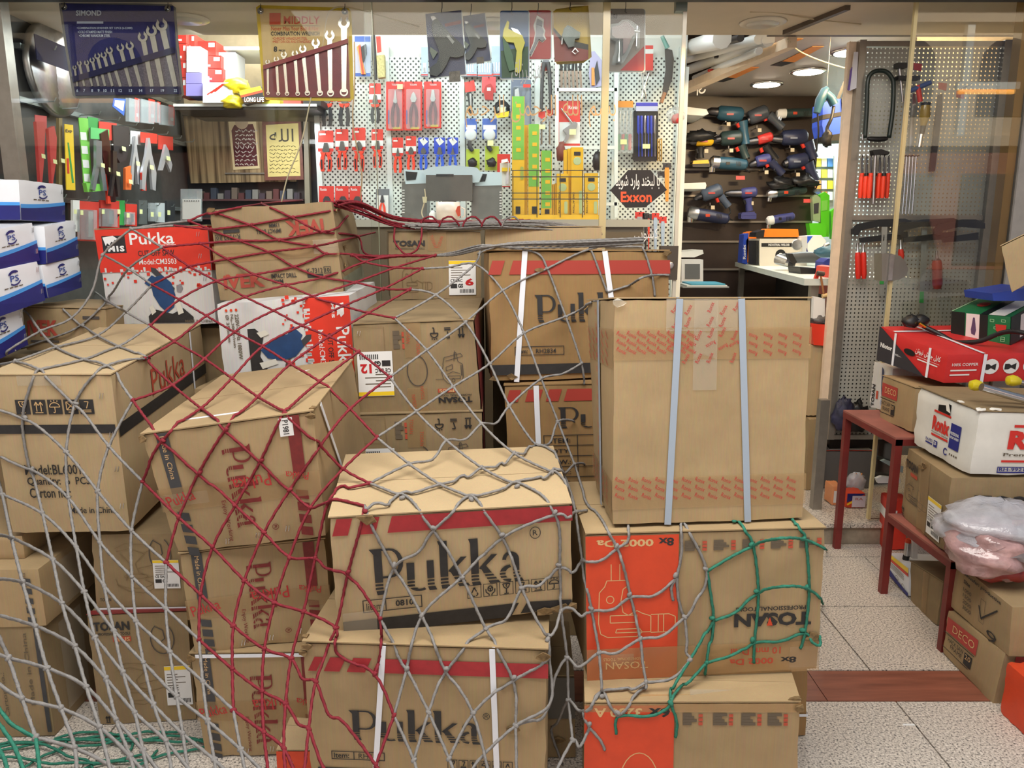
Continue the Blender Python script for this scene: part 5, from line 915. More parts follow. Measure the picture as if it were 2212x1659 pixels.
c=C2('orangebox','upright red box on floor under the rack',RED,61,flaps=False); c.rect('L',.1,.62,.9,.80,WHT,'white_panel'); c.rect('F',.05,.62,.5,.80,WHT,'white_panel'); c.text('F','Ro',.08,.65,.42,.77,RED,0,.03,off=.003)
c=C2('flatpack','flat white pack with blue, yellow and red bands on floor under rack',mat('gloss_white_board'),62,flaps=False); c.rect('F',0,.80,1,.97,YEL,'yellow_band'); c.rect('F',0,.68,1,.79,RED,'red_band'); c.poly('F',[(0,0),(1,0),(1,.12),(.5,.16),(0,.34)],mat('royal_blue_ink'),'blue_band'); c.poly('F',[[(.12,.6-i*.06),(.8,.6-i*.06),(.8,.62-i*.06),(.12,.62-i*.06)] for i in range(4)],GRYI,'printed_small_text'); c.lines('F',[arc(.5,.5,.5,.5,0,360,14)],GRYI,.002,box=(.40,.18,.54,.34)); c.lines('F',[arc(.5,.5,.5,.5,0,360,14)],GRYI,.002,box=(.70,.10,.84,.26))
# plastic bags
BAGM=mat('crumpled_clear_plastic',(206,206,214),.12,alpha=.62,var=.18,scale=14,bump=.9,spec=.9); BAGR=mat('plastic_over_red',(176,140,138),.18,var=.5,scale=9,bump=.8,spec=.8)
p=W(2185,1150,2.36); t=thing('plastic_bag','clear crumpled plastic bag heaped over the open carton at right edge','bag',(p.x,p.y,p.z)); blob((p.x,p.y+.05,p.z),.20,.16,.085,3).build('bag_film',BAGM,t,True)
p=W(2140,1200,2.30); t=thing('plastic_bag','plastic bag of red goods spilling over front of the open carton','bag',(p.x,p.y,p.z)); blob((p.x+.02,p.y+.06,p.z),.115,.13,.09,8).build('bag_film',BAGR,t,True); blob((p.x+.05,p.y+.06,p.z-.05),.10,.11,.05,9,.1).build('red_goods',mat('red_goods',(150,52,48),.5,var=.4,scale=20),t,True)
# cable lug, cord and screwdrivers on the rack goods
t=T('welding_cable','black welding cable with bare brass end on the red strapped box','cable',2020,700,3.2)
cord_=smooth([W(1995,705,3.25),W(2030,722,3.2),W(2060,738,3.15),W(2085,740,3.1),W(2120,736,3.05),W(2160,720,3.0),W(2190,716,2.95),W(2225,722,2.9)]); MB().tube(cord_,.0095,10).build('cord',BLK,t,True)
rod('brass_end',[(1985,698,3.2),(2015,716,3.2)],3.24,mat('brass',(230,180,70),.25,1.),t); blob(W(1968,695,3.27),.035,.03,.03,4,.15,14,8).build('clamp_jaw',BLK,t,True); blob(W(1988,692,3.27),.035,.03,.025,5,.15,14,8).build('clamp_jaw',BLK,t,True)
YH=mat('clear_yellow_handle',(200,180,30),.15,spec=.8)
for i,(x,y,l) in enumerate(((2106,832,'nearest'),(2186,822,'farther'))):
    t=T('screwdriver','%s steel shaft tool with clear yellow knob on the white red-lettered carton'%l,'screwdriver',x,y,2.62-.0*i); rod('handle',[(x-13,y,2),(x-9,y,10),(x,y,13),(x+9,y+1,11),(x+16,y+3,8)],2.62+.06*i,YH,t,14); rod('shaft',[(x+16,y+3,5.5),(x+60,y+14,6),(x+140,y+36,6.5)],2.62+.06*i,CHROME,t,14)
t=T('steel_rod','thick polished steel bar lying on the white red-lettered carton','bar',2150,840,2.56); rod('bar',[(2120,836,9),(2190,856,9),(2250,872,9)],2.56,CHROME,t,14)
# goods on the inner floor behind the rack
def qcart(label,x0,y0,x1,y1,Y,d,m,seed,name='cardboard_carton',cat='carton',dz=None,fl=False):
    a,b=W(x0,y1,Y),W(x1,y1,Y); zt=W(x0,y0,Y).z; z0=a.z if dz is None else dz
    return Carton([(a.x,Y,z0),(b.x,Y,z0),(b.x,Y+d,z0),(a.x,Y+d,z0),(a.x,Y,zt),(b.x,Y,zt),(b.x,Y+d,zt),(a.x,Y+d,zt)],label,m,name,cat,seed=seed,flaps=fl)
c=qcart('white-topped grey carton with red border standing behind the steel post',1772,975,1880,1062,3.98,.2,mat('photo_slate',(96,94,92),.5),63,dz=.1); c.rect('T',0,0,1,1,WHT,'white_top',.0024); c.rect('T',0,.0,1,.08,RED,off=.003); c.rect('T',0,.92,1,1,RED,off=.003); c.rect('L',0,0,1,1,WHT,'white_side',.0024); c.rect('L',0,.9,1,1,RED,off=.003); c.rect('L',0,0,1,.08,RED,off=.003); c.frame('L',.2,.3,.6,.85,GRYI,.002,off=.003)
c=qcart('tan carton standing left of the steel post, lower one',1738,905,1772,1052,3.95,.25,KR,64,dz=.1); c=qcart('tan carton with worn edge left of the steel post, upper one',1736,745,1782,903,3.99,.22,KRL,65,dz=W(1738,905,3.95).z+.006)
t=T('red_tool_bin','red plastic bin of black handled tools beside the cream board','bin',1775,745,3.95); slab('bin_body',[(1752,700),(1796,702),(1790,748),(1758,745)],3.97,.12,mat('bin_red',(214,56,34),.4),t); blob(W(1772,692,4.02),.055,.04,.03,6,.3,18,10).build('tool_heap',mat('tool_heap',(90,86,86),.5,var=.7,scale=30),t,True); slab('white_box',[(1758,640),(1782,645),(1782,690),(1756,688)],4.0,.03,WHT,t)
t=T('plastic_bag','pink-red goods in clear plastic hanging beside the cream board','bag',1788,690,4.05); blob(W(1790,675,4.06),.028,.03,.12,12,.25,18,14).build('bag_film',BAGR,t,True)
c=qcart('orange and white small pack leaning on inner floor by the steel post',1794,1050,1816,1112,3.70,.10,mat('orange_card',(226,150,100),.5),66,dz=.105); c.rect('F',.15,.15,.85,.75,WHT,'white_panel')
c=qcart('blue and orange nail pack behind the glass on inner floor',1826,1066,1866,1118,3.66,.10,ORG,67,dz=.105); c.poly('F',[(0,.4),(0,1),(1,1),(.4,.6)],NAVY,'blue_band'); c.poly('F',[(0,.3),(.4,.6),(.5,.5),(.05,.2)],YEL,'yellow_band'); c.rect('F',.28,.08,1,.85,mat('lilac_label',(210,200,214),.5),'pale_label',.0024); c.text('F','RA',.45,.55,.85,.72,mat('dull_red_ink'),0,.0,off=.003)
t=T('plastic_bag','clear bag of orange wooden plugs behind the dark red rack leg','bag',1848,1045,3.78); blob(W(1848,1042,3.80),.05,.04,.05,14,.2,18,10).build('bag_film',BAGM,t,True)
for i in range(7): rod('plug',[(1835+i*4,1050-(i%3)*6,1.6),(1842+i*4,1032-(i%3)*5,1.6)],3.79,mat('pine_orange',(210,140,70),.6),t,6)
t=T('white_tray','white plastic tray lying behind the middle rack leg','tray',1918,1040,3.5); slab('tray_body',[(1893,1034),(1905,1029),(1945,1034),(1945,1044),(1897,1044)],3.44,.02,WHT,t)
t=T('flat_pack','pale flat pack leaning behind the middle rack leg','pack',1930,1005,3.4); slab('pack_body',[(1903,996),(1912,993),(1952,1008),(1950,1022)],3.44,.015,mat('pale_teal',(170,190,190),.3),t)
t=T('grease_gun','grey metal cylinder with black foot under lower rack step','tool',1962,1190,3.0); rod('barrel',[(1958,1200,6),(1962,1172,7)],3.0,STEEL,t,12); rod('foot',[(1956,1209,7),(1958,1200,7)],3.0,BLK,t,12); rod('cap',[(1962,1172,7),(1963,1164,6)],3.0,ORG,t,12)
t=T('white_bar','short white metal bar standing under the rack','bar',1976,1190,2.98); rpx('bar',1971,1164,1982,1207,2.98,.02,WHT,t)
t=T('work_gloves','dark blue bundle of gloves hanging at foot of the grey peg screen','gloves',1825,905,3.86); blob(W(1822,900,3.88),.05,.03,.09,21,.3,18,12).build('glove_heap',mat('glove_navy',(46,46,72),.6,var=.6,scale=18),t,True); blob(W(1850,905,3.89),.06,.03,.085,22,.3,18,12).build('glove_heap',BLK,t,True)

c=qcart('orange carton corner cut off by the right edge on the floor',2238,1495,2330,1580,1.98,.16,ORG,68,dz=0)
tag(bx((W(1958,1566,2.06).x,WZ(1958,1566,0).y-.004,.0005),(W(1958,1566,2.06).x+.035,WZ(1958,1566,0).y+.004,.0015)).build('paper_scrap',WHT),'thin white paper scrap on the speckled floor','scrap')

# ================================================================ HANGING IN THE WINDOW
YH_=3.56
def hook(t,x,y0,y1,Y,m=None):
    rod('hook',[(x,y0,.8),(x,(y0+y1)/2,.8),(x-2,y1,.8),(x+2,y1+3,.8)],Y,m or DSTEEL,t,5)
def spanner(label,hx,hy,bx_,by,r,Y,group,m,ring=False):
    """combination spanner: open jaw at hx,hy, shaft down to bx,by; r is the jaw radius in image points"""
    t=T('spanner',label,'spanner',bx_,by,Y,group); dx,dy=hx-bx_,hy-by; a=math.degrees(math.atan2(dy,dx)); L=math.hypot(dx,dy)
    o=arc(hx,hy,r,r,a+40,a+320,14); i=arc(hx,hy,r*.50,r*.50,a+320,a+40,12)
    jaw=[(hx+r*1.25*math.cos(R(a+24)),hy+r*1.25*math.sin(R(a+24)))]+o+[(hx+r*1.25*math.cos(R(a-24)),hy+r*1.25*math.sin(R(a-24)))]+[(hx+r*.55*math.cos(R(a-30)),hy+r*.55*math.sin(R(a-30)))]+i+[(hx+r*.55*math.cos(R(a+30)),hy+r*.55*math.sin(R(a+30)))]
    slab('jaw',jaw,Y,.006,m,t); nx,ny=-dy/L,dx/L; w0,w1=r*.50,r*.38; ux,uy=dx/L,dy/L; sx,sy=hx-ux*r*.8,hy-uy*r*.8
    slab('shaft',[(sx+nx*w0,sy+ny*w0),(sx-nx*w0,sy-ny*w0),(bx_-nx*w1,by-ny*w1),(bx_+nx*w1,by+ny*w1)],Y+.001,.005,m,t)
    if ring:
        P=arc(bx_,by,r*.72,r*.72,0,360,18)[:-1]; Q=arc(bx_,by,r*.46,r*.46,0,360,18)[:-1]; mb=MB(); n=18
        A=[W(x,y,Y) for x,y in P]; B=[W(x,y,Y) for x,y in Q]; d=Vector((0,.007,0)); mb.add(A+B+[v+d for v in A]+[v+d for v in B],[(k,(k+1)%n,n+(k+1)%n,n+k) for k in range(n)]+[(k,2*n+k,2*n+(k+1)%n,(k+1)%n) for k in range(n)]+[(n+k,n+(k+1)%n,3*n+(k+1)%n,3*n+k) for k in range(n)]); mb.build('ring_end',m,t)
    return t
NV=mat('navy_cloth',(34,34,92),.85,var=.2,scale=30,bump=.2); GB=mat('grey_binding',(112,108,104),.8,var=.15); NVD=mat('dark_navy_cloth',(26,24,66),.85,var=.2); MESH=mat('grey_mesh_cloth',(92,84,96),.8,var=.4,scale=160)
t=T('tool_pouch','navy blue cloth pouch of twelve spanners hanging at upper left','tool pouch',260,110,YH_+.02)
slab('binding',[(127,8),(132,3),(370,9),(379,16),(384,80),(397,205),(392,209),(165,213),(157,206),(140,100)],YH_+.012,.004,GB,t); slab('backing',[(132,7),(374,13),(380,100),(391,203),(163,207),(146,105)],YH_+.008,.003,NV,t)
slab('mesh_pocket',[(156,176),(378,108),(390,188),(160,188)],YH_+.0060,.002,MESH,t); slab('pocket_band',[(154,166),(376,101),(378,114),(157,178)],YH_-.006,.002,NVD,t); slab('pocket_hem',[(160,187),(389,187),(391,203),(163,206)],YH_-.006,.002,NVD,t)
LT=mat('pale_blue_print',(168,178,200),.6); wtext('printed_lettering','SIMOND',164,22,219,34,YH_+.006,LT,t,.03); rpx('printed_rule',166,46,223,51,YH_+.007,.0005,LT,t)
for i,(s_,x0,x1,y) in enumerate((('•COMBINATION SPANNER SET 12PCS (6-22MM)',166,286,58),('•COLD STAMPED MATT FINISH',168,242,66),('•CHROME VANADIUM STEEL',171,238,74))): wtext('printed_lettering',s_,x0,y,x1,y+6,YH_+.006,LT,t,.02)
for x in (139,363): MB().lathe(W(x,19 if x>200 else 15,YH_+.006),[(.010,0),(.013,.002),(.014,.004)],(0,-1,0),14).build('eyelet',CHROME,t,True); hook(t,x,4,17,YH_)
HD=[(161,146,167,186,4.6),(171,137,182,186,5.3),(187,136,199,186,5.5),(199,130,213,186,5.8),(210,121,227,186,6.4),(224,119,243,186,6.8),(236,109,260,187,7.6),(260,103,282,187,8.2),(280,99,304,187,8.8),(308,80,328,187,10.6),(327,67,351,187,11.8),(349,54,379,187,12.8)]
SPM=mat('matt_steel',(168,166,160),.42,.8,var=.12); SPM2=mat('chrome_steel',(200,196,190),.22,1.0)
NUM=('6','7','8','9','10','11','12','13','14','17','19','22'); ORD=('smallest','second','third','fourth','fifth','sixth','seventh','eighth','ninth','tenth','eleventh','largest')
for (hx,hy,b,y,r),n,od in zip(HD,NUM,ORD):
    spanner('%s spanner from the left in the navy pouch'%od,hx,hy,b,y,r,YH_,'spanners in the navy pouch',SPM); w_=4 if len(n)<2 else 7
    wtext('printed_number',n,b-w_/2,192,b+w_/2,199,YH_-.0075,LT,t,.03)
t=T('tool_pouch','yellow edged pouch of eight spanners with dark red pocket','tool pouch',660,120,YH_+.02)
YB=mat('mustard_binding',(196,166,40),.6,var=.12); slab('binding',[(553,16),(560,11),(752,17),(759,26),(764,212),(756,219),(575,216),(568,205)],YH_+.012,.004,YB,t); slab('backing',[(561,18),(752,24),(757,210),(573,208)],YH_+.008,.003,mat('buff_cloth',(196,166,112),.7,var=.08),t)
slab('pocket',[(568,141),(751,84),(756,211),(571,209)],YH_+.0055,.002,mat('oxblood_vinyl',(112,26,34),.4,var=.2,scale=30),t); slab('pocket_band',[(568,141),(751,83),(752,93),(569,150)],YH_-.007,.002,mat('oxblood_trim',(128,36,40),.5),t)
MR=mat('orange_brown_print',(186,66,34),.6); rpx('logo_square',582,28,606,53,YH_+.007,.0005,MR,t); wtext('printed_logo','MIDDLY',613,35,691,52,YH_+.006,MR,t,.015); wtext('printed_lettering','Never Miss Your Bolt & Nut',586,57,688,66,YH_+.006,MR,t,.0); wtext('printed_lettering','COMBINATION WRENCH',585,68,690,77,YH_+.006,INK,t,.02); rpx('printed_rule',584,55.5,692,56.3,YH_+.007,.0005,INK,t)
wtext('printed_lettering','•CHROME VANADIUM STEEL',589,80,664,86,YH_+.006,MR,t,.0); wtext('printed_lettering','•MEET DIN OR ANSI STANDARD',589,87,672,93,YH_+.006,MR,t,.0); wtext('printed_number','8',591,100,599,112,YH_+.006,INK,t,.03); wtext('printed_lettering','PIECES',602,107,616,111,YH_+.006,INK,t)
for x,y in ((563,24),(745,25)): MB().lathe(W(x,y,YH_+.006),[(.010,0),(.013,.002),(.014,.004)],(0,-1,0),14).build('eyelet',CHROME,t,True); hook(t,x,8,20,YH_)
for k,(hx,hy,b,y,r) in enumerate(((578,134,579,201,5),(597,128,601,202,6),(613,118,620,202,6.6),(637,116,643,202,7),(654,106,664,201,8),(682,93,691,201,9),(712,77,714,201,10.5),(743,50,743,199,12.5))):
    spanner('%s spanner from the left in the yellow edged pouch'%(('smallest','second','third','fourth','fifth','sixth','seventh','largest')[k]),hx,hy,b,y,r,YH_,'spanners in the yellow pouch',SPM2,True)
# packs on hooks
def pack(name,label,cat,out,Y,m,hx=None,tilt=0,th=.003,rim=None):
    xs=[p[0] for p in out]; ys=[p[1] for p in out]; t=T(name,label,cat,sum(xs)/len(xs),max(ys),Y)
    slab('card',out,Y,th,m,t)
    if rim: 
        cx,cy=sum(xs)/len(xs),sum(ys)/len(ys); slab('blister_edge',[(cx+(x-cx)*1.03+1,cy+(y-cy)*1.02+1.5) for x,y in out],Y+th,.002,rim,t)
    if hx: hook(t,hx,5,min(ys)+6,Y-.01)
    return t
GP=mat('slate_blue_card',(58,62,92),.5,var=.12); CRIM=mat('clear_rim',(206,210,214),.2,alpha=.6)
def gluegun(t,S,Y):
    g=lambda L:[(S[0]+x*S[2],S[1]+y*S[2]) for x,y in L]
    slab('gun_body',g([(10,12),(18,8),(58,52),(70,62),(82,76),(78,92),(62,96),(48,94),(40,112),(30,128),(18,138),(2,134),(4,118),(18,108),(24,92),(24,82),(8,40),(6,24)]),Y-.022,.022,mat('gun_black',(20,26,26),.4),t); slab('nozzle',g([(4,4),(12,2),(18,9),(10,14)]),Y-.018,.014,STEEL,t); slab('label_plate',g([(40,48),(44,44),(58,60),(54,66)]),Y-.0225,.001,mat('grey_plate',(120,122,122),.4),t); slab('trigger',g([(4,72),(20,84),(10,100),(2,80)]),Y-.012,.01,mat('trigger_grey',(96,104,92),.4),t)
    slab('printed_photo',g([(46,128),(70,126),(72,150),(46,152)]),Y-.0005,.0005,mat('photo_dark',(84,76,70),.5,var=.6,scale=60),t); slab('printed_banner',g([(36,20),(72,12),(73,20),(37,27)]),Y-.0005,.0005,mat('photo_maroon',(110,40,46),.5),t)
t=pack('glue_gun_pack','large black glue gun on slate blue card hanging from soffit','glue gun',[(919,30),(996,22),(1006,160),(929,168)],YH_,GP,955,rim=CRIM); gluegun(t,(926,32,.96),YH_)
t=pack('glue_gun_pack','smaller black glue gun card right of the large one','glue gun',[(1000,35),(1047,28),(1060,130),(1007,138)],YH_+.03,GP,1018,rim=CRIM); gluegun(t,(1001,44,.62),YH_+.03)
t=pack('pipe_cutter_pack','yellow and green pipe cutter on blue and green card under soffit','pipe cutter',rrect(1080,23,1142,169,5),YH_,mat('blue_green_card',(54,84,130),.4,var=.1),1106,rim=CRIM)
slab('card_lower',[(1082,110),(1141,100),(1141,167),(1084,168)],YH_-.001,.001,mat('card_green',(46,76,44),.5,var=.25),t); slab('cutter_body',[(1096,44),(1100,48),(1098,62),(1110,68),(1128,76),(1134,92),(1128,110),(1126,152),(1120,158),(1112,154),(1116,110),(1110,92),(1094,90),(1086,78),(1088,64)],YH_-.02,.02,mat('cutter_yellow',(190,180,40),.35),t); slab('cutter_handle',[(1085,78),(1094,76),(1097,92),(1108,120),(1112,150),(1100,154),(1090,120)],YH_-.014,.014,mat('cutter_green',(34,84,40),.35),t); slab('blade',[(1104,60),(1118,64),(1128,78),(1112,72)],YH_-.012,.004,CHROME,t)
t=pack('pipe_wrench_pack','grey pipe wrench on red card beside the green pipe cutter','pipe wrench',rrect(1139,22,1190,127,5),YH_+.02,mat('card_red',(156,34,38),.4,var=.08),1163,rim=CRIM)
slab('wrench_outline',[(1160,33),(1175,42),(1174,58),(1178,66),(1176,76),(1180,84),(1172,92),(1164,88),(1160,98),(1148,122),(1140,121),(1152,92),(1156,70),(1152,56)],YH_+.018,.002,WHT,t); slab('wrench_head',[(1161,40),(1172,46),(1171,56),(1158,52)],YH_+.004,.014,DSTEEL,t); slab('wrench_body',[(1158,52),(1170,57),(1175,68),(1172,76),(1177,84),(1171,89),(1164,84),(1158,96),(1147,118),(1143,118),(1155,90),(1158,70)],YH_+.006,.012,DSTEEL,t)
for k in range(3):
    o=(0,3,5)[k]; t=pack('vise_pack',('vise on mustard and maroon card, front one of three','mustard and maroon vise card, middle of three','mustard and maroon vise card, rear of three')[k],'vise',[(1195+o,24-o*.8),(1240,17-o*.6),(1266+o,13-o*.2),(1272+o*1.2,128-o),(1260,131+o),(1198+o,134+o)],YH_+.02*k,mat('mustard_card',(176,146,44),.45,var=.1),1232 if k==0 else None)
    if k==0:
        slab('card_lower',[(1195,62),(1216,88),(1240,100),(1271,106),(1271,127),(1260,131),(1198,133)],YH_-.0012,.001,mat('card_maroon',(122,40,36),.45,var=.1),t); slab('dark_band',[(1195,58),(1218,84),(1271,96),(1271,108),(1240,102),(1214,92),(1195,66)],YH_-.0016,.001,BLK,t)
        slab('vise_body',[(1218,62),(1226,54),(1236,58),(1246,66),(1254,70),(1252,82),(1242,84),(1240,100),(1228,102),(1222,92),(1214,78)],YH_-.03,.03,mat('cast_grey',(72,78,76),.35,.5,var=.3),t); rod('clamp_ring',[(1242,104,1.5),(1249,112,1.5),(1243,117,1.5),(1236,112,1.5),(1242,105,1.5)],YH_-.015,STEEL,t,6); rod('screw',[(1216,74,2),(1214,96,2)],YH_-.018,STEEL,t,8)
t=pack('vise_card','dark red bench vise on grey and red card beside the door edge','vise',rrect(1307,19,1392,154,6),YH_,mat('grey_card',(140,132,128),.45,var=.08),1352,rim=CRIM)
slab('red_corner',[(1340,152),(1391,100),(1391,150),(1388,153)],YH_-.0012,.001,mat('card_red'),t); slab('red_corner',[(1308,25),(1322,25),(1308,40)],YH_-.0012,.001,mat('card_red'),t); slab('vise_body',[(1322,58),(1338,54),(1346,46),(1358,46),(1370,62),(1372,74),(1366,78),(1352,112),(1346,116),(1346,84),(1330,82),(1322,76)],YH_-.045,.045,mat('vise_maroon',(92,24,30),.25),t); slab('blister_dome',[(1318,52),(1336,50),(1344,42),(1360,42),(1382,58),(1382,104),(1376,104),(1374,80),(1356,120),(1346,136),(1324,136),(1324,124),(1330,110),(1330,90),(1316,84)],YH_-.048,.047,BLIST,t); rod('screw',[(1338,84,2.5),(1338,112,2.5),(1337,122,5),(1337,134,6)],YH_-.02,STEEL,t,10); rod('handle',[(1377,56,1.6),(1375,100,1.6)],YH_-.03,CHROME,t,8); rod('jaw_screw',[(1358,66,4),(1382,68,3)],YH_-.035,CHROME,t,10); wtext('printed_lettering',shape_fa('تک'),1317,30,1334,40,YH_-.001,INK,t,.03)
# cords
t=T('power_cable','beige cord running from soffit past the yellow pouch down to the cartons','cable',690,200,3.6); MB().tube(smooth([W(905,58,3.7),W(860,45,3.62),W(800,28,3.58),W(745,15,3.57),W(718,20,3.57),W(706,40,3.57),W(695,110,3.57),W(672,210,3.57),W(650,310,3.57),W(622,380,3.57),W(608,436,3.55)]),.0032,6).build('cord',mat('beige_cord',(196,180,150),.6),t,True)
t=T('power_cable','dark cord hanging beside the yellow pouch over the pegboard','cable',770,250,5.1); MB().tube(smooth([W(765,90,5.1),W(766,180,5.1),W(762,260,5.1),W(775,340,5.1),W(782,380,5.08),W(778,430,5.08)]),.0045,6).build('cord',mat('tan_cord',(150,120,86),.6),t,True)
t=T('power_cable','orange lit white cord looping below soffit in the right doorway','cable',1760,120,4.2); MB().tube(smooth([W(1620,26,3.7),W(1680,28,3.72),W(1760,42,3.8),W(1860,52,3.88)]),.003,6).build('cord',mat('beige_cord'),t,True); MB().tube(smooth([W(1702,84,4.1),W(1720,106,4.3),W(1755,124,4.5),W(1800,140,4.6),W(1845,152,4.7)]),.004,6).build('cord_end',mat('beige_cord'),t,True)
# door sticker and window writing
t=T('door_sticker','black hexagonal sticker with white and orange lettering on the glass door','sticker',1380,448,YG+.025)
YD=YG+.0275; slab('sticker_film',[(1318,411),(1357,367),(1405,367),(1441,410),(1394,448),(1352,449)],YD,.002,mat('sticker_black',(34,28,26),.35),t); wtext('printed_lettering',shape_fa('با لبخند وارد شوید'),1330,376,1425,410,YD-.001,WHT,t,.01); wtext('printed_logo','Exxon',1341,414,1408,437,YD-.001,mat('sticker_orange',(226,86,44),.4),t,.03)
GOLD=mat('gold_vinyl',(200,160,108),.5); SILV=mat('silver_vinyl',(150,152,150),.4)
t=T('window_lettering','gold cut vinyl calligraphy across the middle window pane','lettering',1150,270,YG+.010); wtext('vinyl_letters',shape_fa('بسم الله الرحمن الرحیم'),1005,205,1330,275,YG+.0105,GOLD,t,-.01)
t=T('window_lettering','grey cut vinyl word on the window in front of the pipe cutter','lettering',1140,190,YG+.010); wtext('vinyl_letters',shape_fa('هوالرزاق'),1105,128,1170,182,YG+.0105,SILV,t,-.01)
t=T('door_lettering','small white vinyl word low on the glass door','lettering',1395,520,YG+.025); wtext('vinyl_letters',shape_fa('کشویی'),1370,492,1422,522,YD-.001,WHT,t,-.005)
# wall clock on the left wall
XW=-2.26
def WL(px,py,off=0): return WX(px,py,XW+off)
cc=WX(108,152,XW); t=thing('wall_clock','round white wall clock with silver rim on the dark left wall','clock',cc)
cr=.215; MB().lathe(cc,[(cr,0),(cr,.028),(cr*.96,.034),(cr*.92,.030),(cr*.92,.016)],(1,0,0),40,False).build('rim',STEEL,t,True); MB().lathe(cc,[(cr*.93,.016),(cr*.925,.020)],(1,0,0),40).build('dial',mat('dial_white',(214,222,230),.3),t)
def clk(a,r0,r1,w): 
    d=Vector((0,math.sin(R(a))*-1,math.cos(R(a)))); d=Vector((0,math.sin(R(a)),math.cos(R(a)))); e=Vector((0,d.z,-d.y))*w; p=cc+Vector((.026,0,0)); return MB().prism([p+d*r0-e,p+d*r0+e,p+d*r1+e,p+d*r1-e],Vector((.002,0,0)))
clk(215,-.03,.13,.004).build('hour_hand',BLK,t); clk(150,-.03,.10,.005).build('minute_hand',BLK,t); clk(212,-.03,.15,.0015).build('second_hand',RED,t)
for h in range(1,13):
    vs,fs,asp=textmesh(str(h),.0); a=R(h*30); p=cc+Vector((.0235,math.sin(a)*cr*.74,math.cos(a)*cr*.74)); hh=.036; MB().add([p+Vector((0,(x-.5)*hh*asp,(y-.5)*hh)) for x,y in vs],fs).build('numeral',INK,t)
p=WX(112,115,XW+.10); MB().box((p.x,p.y-.13,p.z-.055),(p.x+.004,p.y+.14,p.z+.055)).build('blue_strip',NVD,t)

# ================================================================ LEFT WALL: GOODS ON RAILS (wall plane faces right)
RAILM=mat('rail_grey',(150,160,160),.35,.7)
def lslab(name,pts,off,th,m,parent):
    P=[WX(x,y,XW+off) for x,y in pts]; n=Vector()
    for i in range(len(P)): n+=P[i].cross(P[(i+1)%len(P)])
    if n.x<0: P.reverse()
    return MB().prism(P,Vector((-th,0,0))).build(name,m,parent)
def lrod(name,pts,off,m,parent,n=8):
    P=[WX(x,y,XW+off) for x,y,r in pts]; rr=[r/FPX*p.y for (x,y,r),p in zip(pts,P)]
    return MB().tube(P,rr,n).build(name,m,parent,40)
def LT_(name,label,cat,x,y,group=None): return thing(name,label,cat,WX(x,y,XW+.08),group)
for y,z,l in ((3.75,2.30,'upper'),(3.7,2.06,'middle'),(3.7,1.62,'lower')):
    t=thing('hook_rail','%s grey steel hook rail along the dark left wall'%l,'rail',(XW,4.5,z)); MB().box((XW-.02,y,z-.012),(XW+.01,5.55,z+.012)).build('rail',RAILM,t)
    for k in range(9): yy=y+.1+k*.2; MB().tube([(XW,yy,z),(XW+.11,yy,z+.004),(XW+.12,yy,z+.02)],.003,5).build('hook',RAILM,t)
def lq(x0,y0,x1,y1,sl=.0): return [(x0,y0),(x1,y0+sl*(x1-x0)),(x1,y1+sl*(x1-x0)*.6),(x0,y1)]
CLR=mat('clear_pack',(200,210,214),.1,alpha=.35,spec=.8); PINK=mat('pink_red_card',(200,70,72),.5); LIME=mat('lime_print',(120,200,80),.5); GRN=mat('green_print',(50,150,70),.5); NVB=mat('blue_card',(60,96,180),.5)
for x0,y0,x1,y1,l in ((279,211,302,262,'leftmost'),(305,213,335,264,'second'),(333,219,347,264,'third'),(350,226,377,269,'rightmost')):
    t=LT_('blister_pack','%s clear blister with red card on the upper left wall rail'%l,'blister pack',x0,y1); lslab('card',lq((x0*.45+x1*.55),y0,x1,y1,.25),.09,.003,RED,t); lslab('blister',lq(x0,y0,x1-2,y1,.25),.115,.02,CLR,t); lslab('white_label',lq(x0*.3+x1*.7,y0*.35+y1*.65,x1-2,y0*.2+y1*.8,.25),.0915,.001,WHT,t)
t=LT_('card_pack','blue and white tool card below the navy pouch','card',258,248); lslab('card',[(246,212),(272,214),(268,250),(243,230)],.10,.003,NVB,t); lslab('white_print',[(249,216),(269,218),(266,240),(247,228)],.1015,.001,WHT,t)
# second row
def ltool(label,cat,name,x0,y0,x1,y1,cardm,toolm,shape,ch=.35,off=.10,tip=None):
    t=LT_(name,label,cat,x0,y1); w=x1-x0; h=y1-y0
    if cardm: lslab('header_card',lq(x0,y0,x1,y0+h*ch,.12),off-.004,.003,cardm,t)
    g=lambda L:[(x0+w*a,y0+h*b) for a,b in L]
    lslab('tool_body',g(shape),off+.014,.014,toolm,t)
    lslab('price_tag',[(x0+w*.55,y0+h*.56),(x0+w*.55+8,y0+h*.56+2),(x0+w*.55+9,y0+h*.56+11),(x0+w*.55+1,y0+h*.56+9)],off+.03,.001,STICK,t)
    if tip: lslab('tool_tip',g(tip[0]),off+.012,.01,tip[1],t)
    return t
SN=[(.3,.2),(.6,.22),(.62,.5),(.8,.75),(.9,1),(.7,1),(.5,.62),(.25,1),(.08,.98),(.3,.6)]; PL=[(.45,.1),(.55,.1),(.68,.38),(.95,.7),(.9,1),(.72,.98),(.6,.6),(.5,.46),(.38,.62),(.28,1),(.08,.97),(.1,.68),(.34,.38)]; BARS=[(.3,.0),(.7,.0),(.72,1),(.28,1)]
